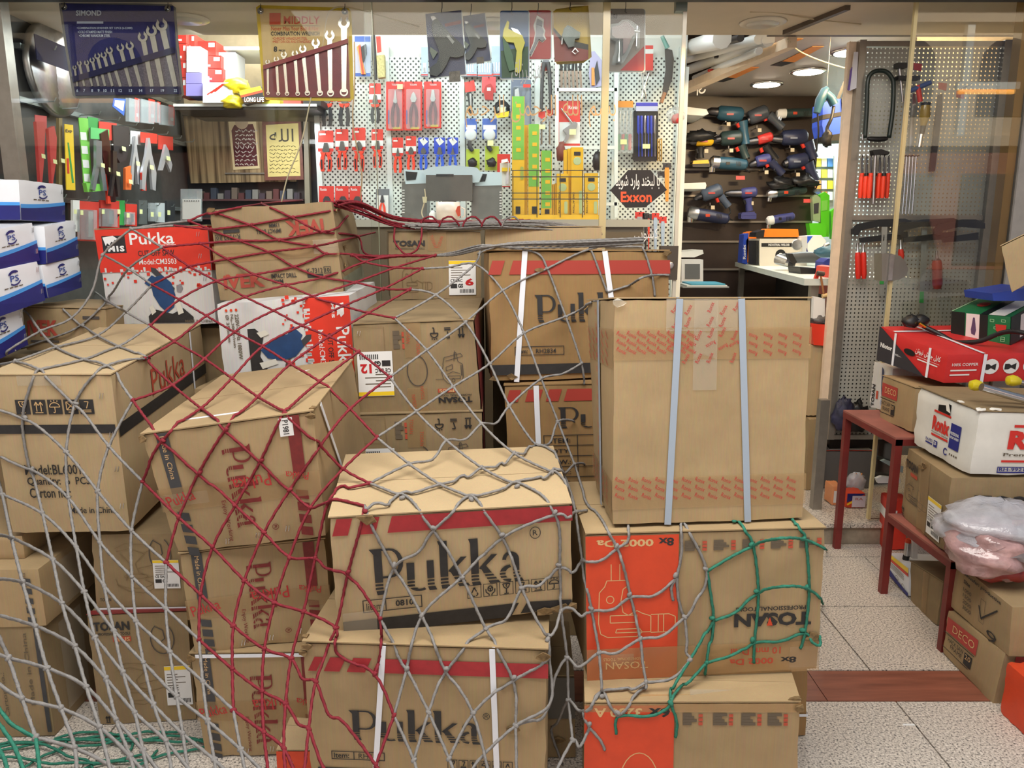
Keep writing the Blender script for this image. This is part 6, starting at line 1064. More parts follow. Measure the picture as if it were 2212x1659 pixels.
for a in (
 ('translucent red pruning tool leftmost on the left wall','tool','pruning_saw',76,248,101,398,PINK,mat('red_handle',(190,60,58),.4),[(.1,.1),(.9,.1),(.8,.6),(.6,1),(.45,1),(.3,.6)],.25,.10,([(.42,.62),(.62,.62),(.56,1),(.48,1)],STEEL)),
 ('red handled tool beside the leftmost one on the left wall','tool','pruning_saw',105,272,123,400,None,mat('red_handle'),[(.0,.05),(.7,.0),(1,.2),(.9,.62),(.5,1),(.4,1),(.2,.5)],.25,.10,([(.45,.62),(.7,.62),(.55,1),(.48,1)],STEEL)),
 ('narrow brown sheath behind the yellow card','sheath','knife_sheath',122,255,140,410,None,mat('olive_card',(120,104,60),.6),BARS,.2,.07,None),
 ('grey tin snips with green grips on the left wall','snips','tin_snips',196,275,236,412,mat('green_card2',(90,190,110),.5),mat('snip_grey',(150,156,166),.3,.7),SN,.18,.12,None),
 ('red carded wrench with orange grip on the left wall','wrench','adjustable_pliers',214,262,252,440,mat('card_red2',(206,56,44),.5),mat('dark_red_metal',(74,30,28),.3,.5),[(.1,.15),(.5,.1),(.7,.4),(.9,.75),(.95,.98),(.7,.98),(.4,.6),(.2,.4)],.22,.11,([(.4,.6),(.6,.58),(.7,1.0),(.5,1.0)],ORH)),
 ('black tool holster with white edge on the left wall','holster','tool_holster',242,270,281,352,None,mat('holster_black',(40,34,36),.6,var=.2),[(.05,.0),(.95,.05),(.98,.5),(.8,.9),(.45,1),(.1,.7)],.2,.10,([(.0,.5),(1,.52),(1,.55),(0,.53)],WHT)),
 ('long dark pruner beside the holster on the left wall','pruner','pruning_shears',236,300,264,425,None,mat('shear_dark',(60,50,50),.3,.4),SN,.2,.14,None),
 ('orange utility knife standing out on the left wall','knife','utility_knife',270,358,285,410,None,mat('knife_orange',(226,110,50),.45),[(.1,.1),(.9,.0),(.8,.25),(1,.4),(.9,1),(.1,1)],.2,.13,None),
 ('chrome locking pliers left of the red and white ones','pliers','locking_pliers',282,282,304,400,mat('white_card2',(206,208,210),.5),mat('bright_plier',(198,198,204),.35,.5),PL,.25,.10,None),
 ('chrome locking pliers with red and white grips on left wall','pliers','locking_pliers',304,285,340,412,mat('card_red2'),mat('bright_plier',(198,198,204),.35,.5),PL,.18,.12,([(.05,.7),(.3,.62),(.35,1),(.1,1)],RED)),
 ('chrome bent pliers under the small red header card on left wall','pliers','bent_pliers',342,292,374,372,mat('card_red2'),mat('bright_plier'),[(.5,.25),(.7,.4),(.8,.6),(.95,.8),(.85,1),(.7,.85),(.5,.7),(.3,.95),(.1,.95),(.3,.6)],.38,.10,None)): ltool(*a)
t=LT_('tool_card','yellow long tool card with green stripe on the left wall','card',140,410); lslab('card',[(140,268),(158,270),(163,411),(144,410)],.10,.004,YEL,t); lslab('green_stripe',[(146,308),(149,308),(160,395),(156,395)],.1012,.001,GRN,t); lslab('red_mark',[(144,342),(149,342),(150,375),(146,375)],.1012,.001,RED,t)
vs,fs,_=textmesh('Exp',.02); MB().add([WX(142+14*x,288-9*y,XW+.1015) for x,y in vs],fs).build('printed_lettering',INK,t)
t=LT_('tool_card','green and white checked long pack on the left wall','card',172,408); lslab('card',[(170,254),(190,256),(200,405),(182,408)],.10,.004,LIME,t)
for k in range(4): lslab('white_square',[(173+k*2.6,285+k*30),(186+k*2.6,286+k*30),(188+k*2.6,303+k*30),(175+k*2.6,302+k*30)],.1012,.001,WHT,t)
t=LT_('tool_pack','bright green wrapped garden tool on the left wall','pack',210,415); lslab('pack',[(186,395),(222,398),(224,412),(190,415)],.12,.02,LIME,t); lslab('header_card',[(190,252),(212,256),(213,278),(191,276)],.10,.004,GRN,t)
# third row
for x0,y0,x1,y1,m,l in ((158,432,172,500,WHT,'white narrow pack first on the lower rail'),(172,434,214,520,mat('card_red2'),'wide red blister pack on the lower rail'),(218,432,258,492,mat('card_red2'),'red card with chrome socket on the lower rail'),(252,432,270,486,GRN,'green and yellow pack on the lower rail'),(272,440,296,488,mat('card_red2'),'red tapering pack on the lower rail'),(300,432,318,484,mat('pack_grey',(90,96,96),.4),'dark grey pack on the lower rail'),(324,438,338,478,CLR,'clear tube pack on the lower rail'),(340,438,356,480,mat('pack_white',(190,200,204),.4),'pale pack with red corner on the lower rail'),(360,434,378,482,mat('pack_dark',(48,52,56),.5),'dark pack last on the lower rail')):
    t=LT_('hanging_pack',l,'pack',x0,y1); lslab('pack',lq(x0,y0,x1,y1,.06),.10,.012,m,t)
    if m is MATS['card_red2']: lslab('blister',lq(x0+3,y0+18,x1-4,y1-3,.06),.118,.018,CLR,t); lslab('tool_body',lq(x0+(x1-x0)*.45,y0+22,x0+(x1-x0)*.7,y1-8,.06),.112,.01,CHROME,t)
    lslab('price_tag',lq(x0+2,y0+20,x0+8,y0+30,.1),.12,.001,STICK,t)
# small framed pictures and a tear-off calendar at the end of the left wall
for x,y0,y1,l in ((368,318,362,'upper'),(374,372,414,'lower')):
    t=T('picture_frame','%s small dark framed gold picture at end of left wall'%l,'picture',x,y1,5.55); rpx('frame',x-4,y0-4,x+18,y1+4,5.55,.03,mat('frame_black',(36,32,28),.4),t); rpx('picture',x,y0,x+14,y1,5.545,.004,mat('gold_picture',(196,170,96),.5,var=.3,scale=50),t)
t=T('desk_calendar','white tear-off calendar in clear holder beside the dark cabinet','calendar',412,470,4.6); rpx('page',394,430,432,474,4.6,.012,WHT,t); rpx('holder',390,408,436,478,4.615,.006,CLR,t)
for k in range(7): rpx('hole',398+k*5,433,400+k*5,435,4.598,.001,BLK,t)
# ================================================================ CABINET CORNER BETWEEN LEFT WALL AND PEGBOARDS
YC=5.5
def zebra():
    m=bpy.data.materials.new('zebra_wood'); m.use_nodes=True; nt=m.node_tree; N=nt.nodes; L=nt.links; b=N['Principled BSDF']; b.inputs['Roughness'].default_value=.25
    tc=N.new('ShaderNodeTexCoord'); mp=N.new('ShaderNodeMapping'); mp.inputs['Scale'].default_value=(38,1,1.2); L.new(tc.outputs['Object'],mp.inputs[0]); n=N.new('ShaderNodeTexNoise'); n.inputs['Scale'].default_value=1.; n.inputs['Detail'].default_value=6; L.new(mp.outputs[0],n.inputs[0])
    r=N.new('ShaderNodeValToRGB'); e=r.color_ramp.elements; e[0].position=.36; e[0].color=lin((84,66,46)); e[1].position=.62; e[1].color=lin((176,150,112)); L.new(n.outputs[0],r.inputs[0]); L.new(r.outputs[0],b.inputs['Base Color']); return m
t=T('wall_cabinet','dark wall cabinet with striped wooden panel between left wall and pegboards','cabinet',540,470,YC)
slab('header',[(392,230),(688,228),(688,246),(392,248)],YC-.06,.12,mat('cabinet_dark',(44,42,40),.4,var=.2),t); rpx('interior',392,244,688,520,YC+.08,.03,mat('cabinet_inside',(52,46,46),.5,var=.4,scale=6),t); slab('wood_panel',[(396,250),(640,247),(640,392),(412,396)],YC,.025,zebra(),t); slab('side_post',[(655,246),(664,246),(672,520),(660,520)],YC-.02,.05,mat('post_buff',(150,140,120),.5),t); slab('glass_door',[(640,246),(690,244),(690,520),(644,520)],YC-.01,.008,GLASS,t)
for k,(y,l) in enumerate(((430,0),(470,0))): rpx('inner_shelf',400,y,655,y+4,YC+.02,.06,mat('shelf_maroon',(96,60,60),.5),t)
rpx('pull_bar',486,373,575,376,YC-.012,.01,ALU,t)
rq=random.Random(9)
for k in range(16):
    x=410+k*15; o=T('stock_box','%s dim stock box from left on the dark cabinet shelf'%(('first','second','third','fourth','fifth','sixth','seventh','eighth','ninth','tenth','eleventh','twelfth','thirteenth','fourteenth','fifteenth','sixteenth')[k]),'box',x,430,YC+.03,'boxes in the dark cabinet'); h=rq.uniform(12,26); rpx('box_body',x,430-h,x+12,430,YC+.03,.05,mat('stock%d'%(k%5),((70,60,72),(120,104,92),(96,52,52),(64,70,84),(140,136,130))[k%5],.6),o)
# posters on the wood panel
t=T('poster','cream poster with dark red arch of calligraphy on the wooden panel','poster',528,367,YC-.01); slab('sheet',[(492,252),(552,250),(561,364),(504,367)],YC-.006,.002,mat('poster_cream',(226,204,158),.6,var=.06),t); slab('arch',[(500,282),(506,270),(546,268),(550,280),(557,358),(508,360)],YC-.0072,.001,mat('poster_maroon',(88,26,34),.6,var=.2),t); MB().lathe(W(522,264,YC-.0075),[(.045,0),(.04,.001)],(0,-1,0),20).build('medallion',mat('medallion',(196,170,140),.6),t)
PW=mat('script_white',(214,206,196),.6); PB=mat('script_black',(52,44,30),.6)
def script(t,x0,x1,y,Y,m,seed,amp=3.2,w=1.1):
    r=random.Random(seed); mb=MB(); x=x0
    while x<x1-4:
        l=r.uniform(6,13); L=[(x+l*i/6,y+amp*math.sin(i*1.1+seed)*r.uniform(.3,1)-(amp if i in(0,6) and r.random()<.4 else 0)) for i in range(7)]
        mb.tube([W(a,b,Y) for a,b in L],[w/FPX*Y*(.4+.6*abs(math.sin(i))) for i in range(7)],4); x+=l+2
    mb.build('script_line',m,t)
for k in range(9): script(t,508,552,283+k*9,YC-.008,PW,k)
t=T('poster','yellow poster of black calligraphy in brown border on the cabinet','poster',610,388,YC-.012); slab('border',[(566,262),(650,258),(656,388),(572,390)],YC-.016,.003,mat('poster_brown',(120,70,56),.5,var=.3,scale=30),t); slab('sheet',[(574,270),(644,266),(649,380),(579,382)],YC-.018,.002,mat('poster_yellow',(226,206,130),.6,var=.12,scale=5),t); wtext('script_title',shape_fa('الله'),582,278,634,306,YC-.0195,PB,t,.0)
for k in range(8): script(t,582,640,316+k*8,YC-.0195,PB,20+k,2.2,.6)
# ---- goods on the upper shelf
YS=5.0
t=T('wall_shelf','white upper shelf stacked with red boxes above the cabinet','shelf',520,232,YS); z=W(520,229,YS).z; bx((W(383,229,YS).x,YS-.05,z-.03),(W(689,229,YS).x,YS+.45,z)).build('shelf_board',mat('cabinet_dark2',(60,54,48),.5),t); bx((W(383,229,YS).x,YS-.06,z-.012),(W(689,229,YS).x,YS-.05,z+.004)).build('shelf_lip',WHITEP,t); z2=W(520,92,YS).z; bx((W(470,92,YS).x,YS+.1,z2-.02),(W(560,92,YS).x,YS+.5,z2)).build('upper_board',WHITEP,t)
RB=mat('boxred',(206,52,44),.4,var=.06)
def redbox(l,x0,y0,x1,y1,Y,m=RB,white=True,d=.18,name='tool_box_carton'):
    t=T(name,l,'box',(x0+x1)/2,y1,Y,'boxes on the upper shelf'); rpx('box_body',x0,y0,x1,y1,Y,d,m,t)
    if white: rpx('white_label',x0+(x1-x0)*.66,y0+(y1-y0)*.12,x0+(x1-x0)*.94,y0+(y1-y0)*.42,Y-.001,.001,WHT,t); rpx('white_print',x0+(x1-x0)*.12,y0+(y1-y0)*.72,x0+(x1-x0)*.5,y0+(y1-y0)*.86,Y-.001,.001,WHT,t)
    return t
for a in (('red box at bottom of the pile beside the navy pouch',383,168,402,206,4.95),('red box second up beside the navy pouch',383,132,402,167,4.95),('red box third up beside the navy pouch',383,94,402,131,4.95),('red box at top of the pile beside the navy pouch',383,62,402,93,4.95),('narrow red box behind the pile by the navy pouch',402,74,420,108,5.0),('small red box above the white stack',402,109,413,131,5.02),
 ('red box lowest of the three behind the purple boxes',434,148,481,176,5.05),('red box middle of the three behind the purple boxes',432,120,477,147,5.05),('red box top of the three behind the purple boxes',420,89,466,119,5.05)): redbox(*a)
redbox('tall white box standing on the purple boxes',403,100,432,156,4.93,WHT,False); PUR=mat('lilac_box',(150,140,206),.4); redbox('upper lilac box beside red boxes',402,157,436,180,4.93,PUR,False); redbox('lower lilac box beside red boxes',402,181,440,207,4.93,PUR,False)
t=redbox('white carton with red diagonal stripes on the upper shelf',438,178,502,222,4.9,WHT,False)
for k in range(3): slab('red_stripe',[(446+k*8,204-k*3),(480+k*2,181),(483+k*2,181),(449+k*8,205-k*3)],4.899,.001,RED,t)
redbox('grey and white carton at back of the upper shelf',468,113,508,171,5.1,mat('greyboard',(170,168,166),.5),True)
YLW=mat('yellow_wrap',(230,206,40),.35,var=.2,scale=18,bump=.4)
for l,x,y,rx,rz in (('upper yellow plastic sack on the shelf',505,184,.075,.05),('lower yellow plastic sack on the shelf',498,218,.07,.045)):
    p=W(x,y,4.9); t=thing('plastic_sack',l,'sack',p); blob((p.x,p.y+.05,p.z),rx,.07,rz,x,.2,18,10).build('sack_film',YLW,t,True)
t=T('lamp_box','yellow, red and black box leaning beside the yellow pouch','box',545,226,4.88); slab('box_body',[(516,196),(562,186),(575,212),(528,226)],4.88,.1,BLK,t); slab('yellow_band',[(516,196),(562,186),(566,194),(519,206)],4.879,.001,YEL,t); slab('red_band',[(519,206),(566,194),(568,199),(521,211)],4.879,.001,ORG,t); wtext('printed_lettering','LONG LIFE',528,210,570,220,4.878,WHT,t,.02)
for k,(x,l) in enumerate(((566,'left'),(612,'middle'),(655,'right'))): redbox('%s low coloured box on shelf under the yellow pouch'%l,x,214,x+38,228,4.95,(mat('limebox',(196,200,60),.5),mat('reddish_box',(200,80,66),.5),mat('dark_box2',(60,56,54),.5))[k],False)

# ================================================================ GOODS ON THE PEGBOARDS
YW=5.14
def pin(t,x,y): MB().tube([W(x,y,YP),W(x,y,YW-.03),W(x,y-2,YW-.035)],.003,5).build('hook',DSTEEL,t)
def poly_tool(t,x0,y0,x1,y1,Y,parts):
    w,h=x1-x0,y1-y0
    for nm,L,dy,th,m in parts: slab(nm,[(x0+w*a,y0+h*b) for a,b in L],Y-dy,th,m,t)
JAW={'long':[(.47,0),(.53,0),(.60,.22),(.66,.30),(.60,.36),(.40,.36),(.34,.30),(.40,.22)],'blunt':[(.40,0),(.60,0),(.66,.18),(.72,.26),(.62,.34),(.38,.34),(.28,.26),(.34,.18)],'round':[(.38,.06),(.5,0),(.62,.06),(.74,.2),(.64,.3),(.36,.3),(.26,.2)]}
HAN=[('handle',[(.36,.34),(.48,.34),(.40,.52),(.36,.75),(.40,1.0),(.22,1.0),(.14,.76),(.20,.5)]),('handle',[(.64,.34),(.52,.34),(.60,.52),(.64,.75),(.60,1.0),(.78,1.0),(.86,.76),(.80,.5)])]
GUARD=[('grip_guard',[(.50,.34),(.16,.33),(.24,.42),(.42,.46)]),('grip_guard',[(.50,.34),(.84,.33),(.76,.42),(.58,.46)])]
def pliers(label,x0,y0,x1,y1,cardm,hm,jaw='blunt',card=None,white=True,gm=None,dark=False,group='carded pliers on the white pegboards',ty=.40,Y=YW):
    """carded pliers: card rect then tool hanging below it"""
    t=T('pliers',label,'pliers',(x0+x1)/2,y1,Y,group); cy1=y0+(y1-y0)*(card or .52); w=x1-x0
    slab('header_card',rrect(x0+w*.05,y0,x1-w*.05,cy1,2),Y,.003,cardm,t)
    if white: rpx('white_band',x0+w*.05,y0+(cy1-y0)*.56,x1-w*.05,y0+(cy1-y0)*.84,Y-.001,.001,WHT,t); rpx('printed_brand',x0+w*.14,y0+(cy1-y0)*.14,x0+w*.5,y0+(cy1-y0)*.22,Y-.001,.001,WHT,t)
    ty0=y0+(y1-y0)*ty*.75; parts=[('jaws',JAW[jaw],.022,.018,mat('plier_steel',(112,112,110),.35,.8))]
    parts+=[(n,L,.026,.024,hm) for n,L in HAN]+[(n,L,.028,.026,gm or hm) for n,L in GUARD]
    if dark: parts+=[('grip_inlay',[(.2,.6),(.3,.58),(.32,.92),(.24,.94)],.029,.004,BLK),('grip_inlay',[(.8,.6),(.7,.58),(.68,.92),(.76,.94)],.029,.004,BLK)]
    poly_tool(t,x0,ty0,x1,y1,Y,parts); pin(t,(x0+x1)/2,y0+4); return t
CRD=mat('carded_red',(214,54,44),.45); DKH=mat('charcoal_rubber',(46,44,48),.55)
for a in (('black handled pliers below the yellow pouch, left',690,168,722,272,CRD,DKH,'blunt',.5),('black handled pliers below the yellow pouch, right',726,168,760,272,CRD,DKH,'blunt',.5),('black handled pliers on tall card left of the red blister cards',796,180,824,264,CRD,DKH,'blunt',.5)):
    pliers(*a,gm=ORH)
for a in (('combination pliers on red card, first of four in the row',685,282,722,370,CRD,ORH,'blunt'),('combination pliers on red card, second of four in the row',723,279,754,366,CRD,ORH,'blunt'),('cutting pliers on red card, third of four in the row',759,276,791,370,CRD,ORH,'round'),('combination pliers behind glass edge, last of four in the row',801,279,829,362,CRD,ORH,'blunt')): pliers(*a,dark=True)
for a in (('long nose pliers with red grips right of the panel post',846,297,872,373,CRD,ORH,'long'),('side cutters with red grips beside the long nose pair',875,294,900,369,CRD,ORH,'round')): pliers(*a)
BCD=mat('carded_blue',(40,70,190),.45)
for l,x0,x1,j in (('blue gripped cutters, left of the three',902,927,'round'),('blue gripped combination pliers, middle of the three',936,963,'blunt'),('blue gripped long nose pliers, right of the three',965,991,'long')):
    t=pliers(l,x0,297,x1,366,BCD,BLUEH,j,white=False); slab('white_tag',[((x0+x1)/2-9,302),((x0+x1)/2+1,297),((x0+x1)/2+10,306),((x0+x1)/2,315)],YW-.0015,.001,WHT,t)
for l,x0,x1 in (('left of three small red cards at net height',689,721),('middle of three small red cards at net height',724,753),('right of three small red cards at net height',755,781)):
    t=T('tool_card',l,'card',(x0+x1)/2,446,YW,'small red cards'); rpx('card',x0,402,x1,452,YW,.004,CRD,t); wtext('printed_lettering','Ronix',x0+3,406,x0+17,412,YW-.001,WHT,t,.02); slab('tool_body',[(x0+9,430),(x0+13,424),(x0+20,424),(x0+24,430),(x0+24,452),(x0+9,452)],YW-.012,.012,DSTEEL,t)
t=T('tool_card','grey card with orange handled pliers above the rope bundle','card',826,462,YW); rpx('card',812,408,841,464,YW,.004,mat('grey_card2',(110,112,116),.5),t); rpx('white_panel',814,422,839,462,YW-.001,.001,WHT,t); poly_tool(t,815,422,836,470,YW,[('jaws',JAW['blunt'],.012,.01,DSTEEL)]+[(n,L,.012,.01,ORH) for n,L in HAN])
for l,x0,x1,j,jy in (('long nose pliers in tall red blister, left of three',834,872,'long',195),('side cutters in tall red blister, middle of three',873,912,'round',198),('combination pliers in tall red blister, right of three',916,953,'blunt',194)):
    y0=176; y1=282 if x0<910 else 277; t=T('blister_card',l,'pliers',(x0+x1)/2,y1,YW,'tall red blister cards'); slab('card',rrect(x0,y0,x1,y1,2),YW,.004,CRD,t); wtext('printed_lettering','TOSAN',x0+12,y0+5,x0+27,y0+9,YW-.001,WHT,t,.02); poly_tool(t,x0+6,jy,x1-5,y1-9,YW,[('jaws',JAW[j],.02,.018,STEEL)]+[(n,L,.02,.018,mat('dark_maroon_grip',(92,24,26),.4)) for n,L in HAN]); rpx('yellow_label',x0+14,y1-8,x1-7,y1-3,YW-.002,.001,YEL,t); rpx('purple_label',x0+4,y0+62,x0+7,y0+92,YW-.002,.001,mat('violet_print',(90,60,140),.5),t); slab('blister',rrect(x0+4,y0+16,x1-4,y1-4,3),YW-.024,.023,BLIST,t); pin(t,(x0+x1)/2,y0+2)
    if x0<840: rpx('price_sticker',858,182,870,192,YW-.025,.001,STICK,t)
t=T('tool_card','blue card with orange wire stripper right of the yellow pouch','card',783,166,YW); slab('card',rrect(765,78,801,165,2),YW,.004,mat('lilac_card',(180,186,210),.5),t); rpx('blue_header',766,78,800,90,YW-.001,.001,NVB,t); rpx('blue_footer',767,158,800,165,YW-.001,.001,NVB,t); poly_tool(t,768,95,792,160,YW,[('handle',[(.1,.1),(.4,.0),(.5,.35),(.9,1),(.5,1),(.3,.4)],.016,.014,mat('handle_amber',(226,150,60),.4)),('handle',[(.5,.1),(.9,.0),(.95,.3),(.7,.6),(.6,.4)],.02,.018,DKH),('handle',[(.25,.05),(.45,.05),(.6,.6),(.75,1),(.6,1),(.4,.5)],.021,.01,ORH)])
t=T('hand_brush','straw hand brush hanging at top of the pegboard','brush',818,180,YW); rod('handle',[(806,72,4),(808,120,5),(812,172,3)],YW-.03,DGR,t); slab('bristles',[(813,120),(830,118),(831,166),(816,168)],YW-.05,.05,mat('straw_bristle',(196,186,130),.8,var=.3,scale=80),t); slab('red_label',[(812,78),(822,78),(824,112),(815,114)],YW-.03,.003,RED,t)
# light blue drawers and packs behind the glue guns
PBL=mat('pale_blue_pack',(170,190,216),.35,var=.1)
for x0,y0,x1,y1,l in ((996,104,1030,164,'pale blue bit pack half hidden by the glue gun'),(1032,136,1066,165,'pale blue pack with red edge left of the pipe cutter'),(1062,100,1098,163,'pale blue pack with red edge behind the pipe cutter'),(910,102,924,164,'pale pack edge left of the large glue gun')):
    t=T('bit_pack',l,'pack',(x0+x1)/2,y1,YW); rpx('pack',x0,y0,x1,y1,YW,.03,PBL,t); rpx('red_edge',x0,y1-4,x1,y1-1,YW-.001,.001,RED,t)
    for k in range(5): rpx('bit',x0+4+k*(x1-x0-8)/5,y1-28,x0+6+k*(x1-x0-8)/5,y1-8,YW-.004,.004,STEEL,t)
t=T('adjustable_wrench','adjustable wrench on small red card on the third panel','wrench',1017,245,YW); slab('card',[(1003,178),(1024,173),(1028,196),(1005,200)],YW,.003,CRD,t); slab('wrench_body',[(1008,200),(1018,198),(1022,214),(1020,236),(1024,242),(1018,248),(1010,244),(1012,224)],YW-.016,.014,mat('black_metal',(44,46,48),.35,.5),t); slab('wrench_shine',[(1014,202),(1018,202),(1019,236),(1016,238)],YW-.017,.002,STEEL,t); pin(t,1014,176)
t=T('tape_measure','red tape measure on pink card on the third panel','tape measure',1056,220,YW); rpx('card',1041,166,1071,200,YW,.003,mat('rose_card',(226,80,84),.45),t); slab('case',[(1044,196),(1050,184),(1060,180),(1066,190),(1065,216),(1048,215)],YW-.04,.04,mat('tape_red',(176,50,48),.35),t); rpx('label_plate',1052,189,1060,196,YW-.041,.002,WHT,t); pin(t,1056,168)
t=T('cable_coil','dark coil of cable tied on the third panel','coil',1084,255,YW)
for k in range(5): MB().tube([W(1084+(16-k)*math.cos(a*.4488),236+(18-k*1.5)*math.sin(a*.4488),YW-.012-.006*k) for a in range(15)],.006,6).build('turn',BLK,t,True)
rpx('price_sticker',1079,232,1091,243,YW-.05,.001,STICK,t); slab('yellow_label',[(1070,246),(1100,240),(1098,252),(1074,255)],YW-.05,.002,YEL,t)
for l,x0,x1 in (('blue card with white cable roll, left of two',1004,1030),('blue card with white cable roll, right of two',1042,1073)):
    t=T('cable_card',l,'card',(x0+x1)/2,312,YW); rpx('card',x0,256,x1,300,YW,.004,NVB,t); rpx('white_header',x0+2,270,x1-2,280,YW-.001,.001,WHT,t); cx=(x0+x1)/2; MB().lathe(W(cx,292,YW),[(.038,0),(.038,.02),(.026,.024)],(0,-1,0),22).build('roll',mat('white_roll',(206,212,216),.4),t,True); rod('cable_tail',[(cx-3,304,4),(cx-2,318,5),(cx+4,326,4)],YW-.01,DGR,t); pin(t,cx,257)
rpx('price_sticker',1053,303,1066,315,YW-.03,.001,STICK,t)
for l,x0,x1,y0 in (('lime card with black brush wheel, left of two',1007,1036,322),('lime card with black brush wheel, right of two',1048,1078,316)):
    t=T('brush_card',l,'card',(x0+x1)/2,368,YW); rpx('card',x0,y0,x1,368,YW,.004,mat('lime_card',(176,196,60),.45),t); blob(W((x0+x1)/2-1,352,YW-.02),.03,.02,.03,x0,.25,14,8).build('brush_wheel',BLK,t,True)
t=T('hex_key_card','red card of hex keys beside the tallest level box','card',1088,402,5.05); rpx('card',1074,333,1102,404,5.05,.004,CRD,t); rpx('white_band',1080,352,1102,402,5.048,.001,WHT,t); slab('yellow_clip',[(1084,362),(1102,362),(1102,370),(1084,370)],5.03,.02,YEL,t)
for k in range(4): rod('hex_key',[(1083,346+k*2,1),(1096,343+k*2,1),(1098,350,1),(1092+k*2,398,1)],5.035-.004*k,CHROME,t,6)
t=T('tool_blister','dark grey blister of tools behind the tallest level box','blister pack',1125,290,YW); slab('card',rrect(1104,172,1147,290,3),YW,.004,mat('slate_card',(104,112,132),.45,var=.1),t); slab('blister',rrect(1108,186,1144,284,4),YW-.03,.03,BLIST,t); rpx('red_label',1130,182,1146,189,YW-.031,.001,RED,t); slab('tool_body',[(1112,194),(1120,190),(1126,240),(1118,280),(1112,278)],YW-.02,.018,STEEL,t)
t=T('bolt_cutter','long handled bolt cutter with dark grips on the fourth panel','bolt cutter',1180,290,YW); slab('header_card',[(1170,136),(1188,134),(1190,152),(1168,154)],YW,.003,CRD,t); rod('arm',[(1176,135,5),(1172,156,4),(1169,240,3.5)],YW-.03,DGR,t); rod('arm',[(1183,135,5),(1187,156,4),(1190,238,3.5)],YW-.03,DGR,t); slab('jaws',[(1172,124),(1187,124),(1186,138),(1173,138)],YW-.04,.02,DSTEEL,t); pin(t,1180,130)
for k,x in enumerate((1163,1180)):
    t=T('drill_bit_pack','masonry bits in clear sleeve with red tag, %s of two'%('left','right')[k],'drill bit',x+8,318,YW); slab('red_tag',[(x,242-k*5),(x+15,240-k*5),(x+15,252-k*5),(x+8,257-k*5),(x,252-k*5)],YW-.002,.002,CRD,t); rpx('sleeve',x+1,258,x+14,318,YW-.012,.012,BLIST,t); rod('bit',[(x+7,262,2),(x+7,312,2.2)],YW-.006,mat('bit_bronze',(120,100,80),.35,.7),t)
rpx('price_sticker',1164,269,1178,279,YW-.02,.001,STICK,t)
for k in range(6):
    x=1212+k*8; t=T('wood_chisel','%s wood chisel from left above the white ladder rung'%('first','second','third','fourth','fifth','sixth')[k],'chisel',x,188,YW); rod('handle',[(x+(2 if k%2 else 0),136,2.8),(x+1,152,2.6)],YW-.02,BLK,t); slab('blade',[(x-2,152),(x+4,152),(x+3+k*.6,190),(x-1+k*.6,190)],YW-.018,.006,mat('bronzed_blade',(130,110,96),.4,.5),t)
t=T('folding_saw','yellow and violet folding saw in clear pack beside the edge profile','saw',1286,192,YW); slab('card',[(1276,112),(1284,110),(1300,130),(1300,186),(1276,190),(1272,160)],YW,.004,mat('violet_pack',(176,170,206),.4),t); slab('handle',[(1278,146),(1284,146),(1285,184),(1278,184)],YW-.016,.015,mat('handle_amber'),t); slab('blade',[(1284,150),(1290,130),(1296,170),(1288,184)],YW-.008,.004,DGR,t)
t=T('spray_gun_card','grey spray gun on red and white card on the fourth panel','spray gun',1230,316,YW); rpx('card',1207,218,1253,315,YW,.004,CRD,t); rpx('white_panel',1208,264,1253,310,YW-.001,.001,WHT,t); wtext('printed_logo','Ronix',1228,228,1250,236,YW-.001,WHT,t,.02); rod('lance',[(1212,234,1.6),(1236,266,2.4)],YW-.02,STEEL,t); slab('gun_body',[(1216,280),(1234,268),(1240,262),(1248,266),(1246,276),(1232,284),(1228,300),(1222,308),(1216,308),(1224,290)],YW-.03,.028,STEEL,t); rpx('price_sticker',1230,279,1244,291,YW-.032,.001,STICK,t)
# white ladder-like frame on the pegboard
t=T('display_frame','white metal frame with rungs standing before the fourth pegboard','frame',1265,460,5.06); WM=mat('white_metal')
for x in (1203,1331): rpx('upright',x-4,120,x+4,470,5.06,.03,WM,t)
for y in (193,318,440): rpx('rung',1203,y-3,1333,y+4,5.06,.03,WM,t)
# ---- spirit level boxes in a wire rack
YL=4.8; LVY=mat('level_yellow',(226,176,32),.4,var=.08,scale=14); LVG=mat('level_lime',(116,176,70),.45,var=.08)
t=T('level_rack','wire rack with yellow front holding boxed spirit levels','rack',1205,500,YL)
for y in (368,382,417,430): rod('wire',[(1103,y,1),(1302,y,1)],YL-.06,DSTEEL,t,6)
for x in (1108,1160,1210,1258,1298): rod('wire_post',[(x,368,1),(x,470,1)],YL-.06,DSTEEL,t,6)
rpx('yellow_front',1105,464,1306,520,YL-.05,.02,LVY,t); wtext('printed_logo','tab',1225,477,1300,512,YL-.051,mat('brown_ink',(86,66,20),.5),t,.03)
OD=('first','second','third','fourth','fifth','sixth','seventh','eighth','ninth','tenth')
def lvbox(l,x0,y0,x1,y1,Y,m=LVY,d=.06): t=T('level_box',l,'box',(x0+x1)/2,y1,Y,'boxed spirit levels'); rpx('box_body',x0,y0,x1,y1,Y,d,m,t); return t
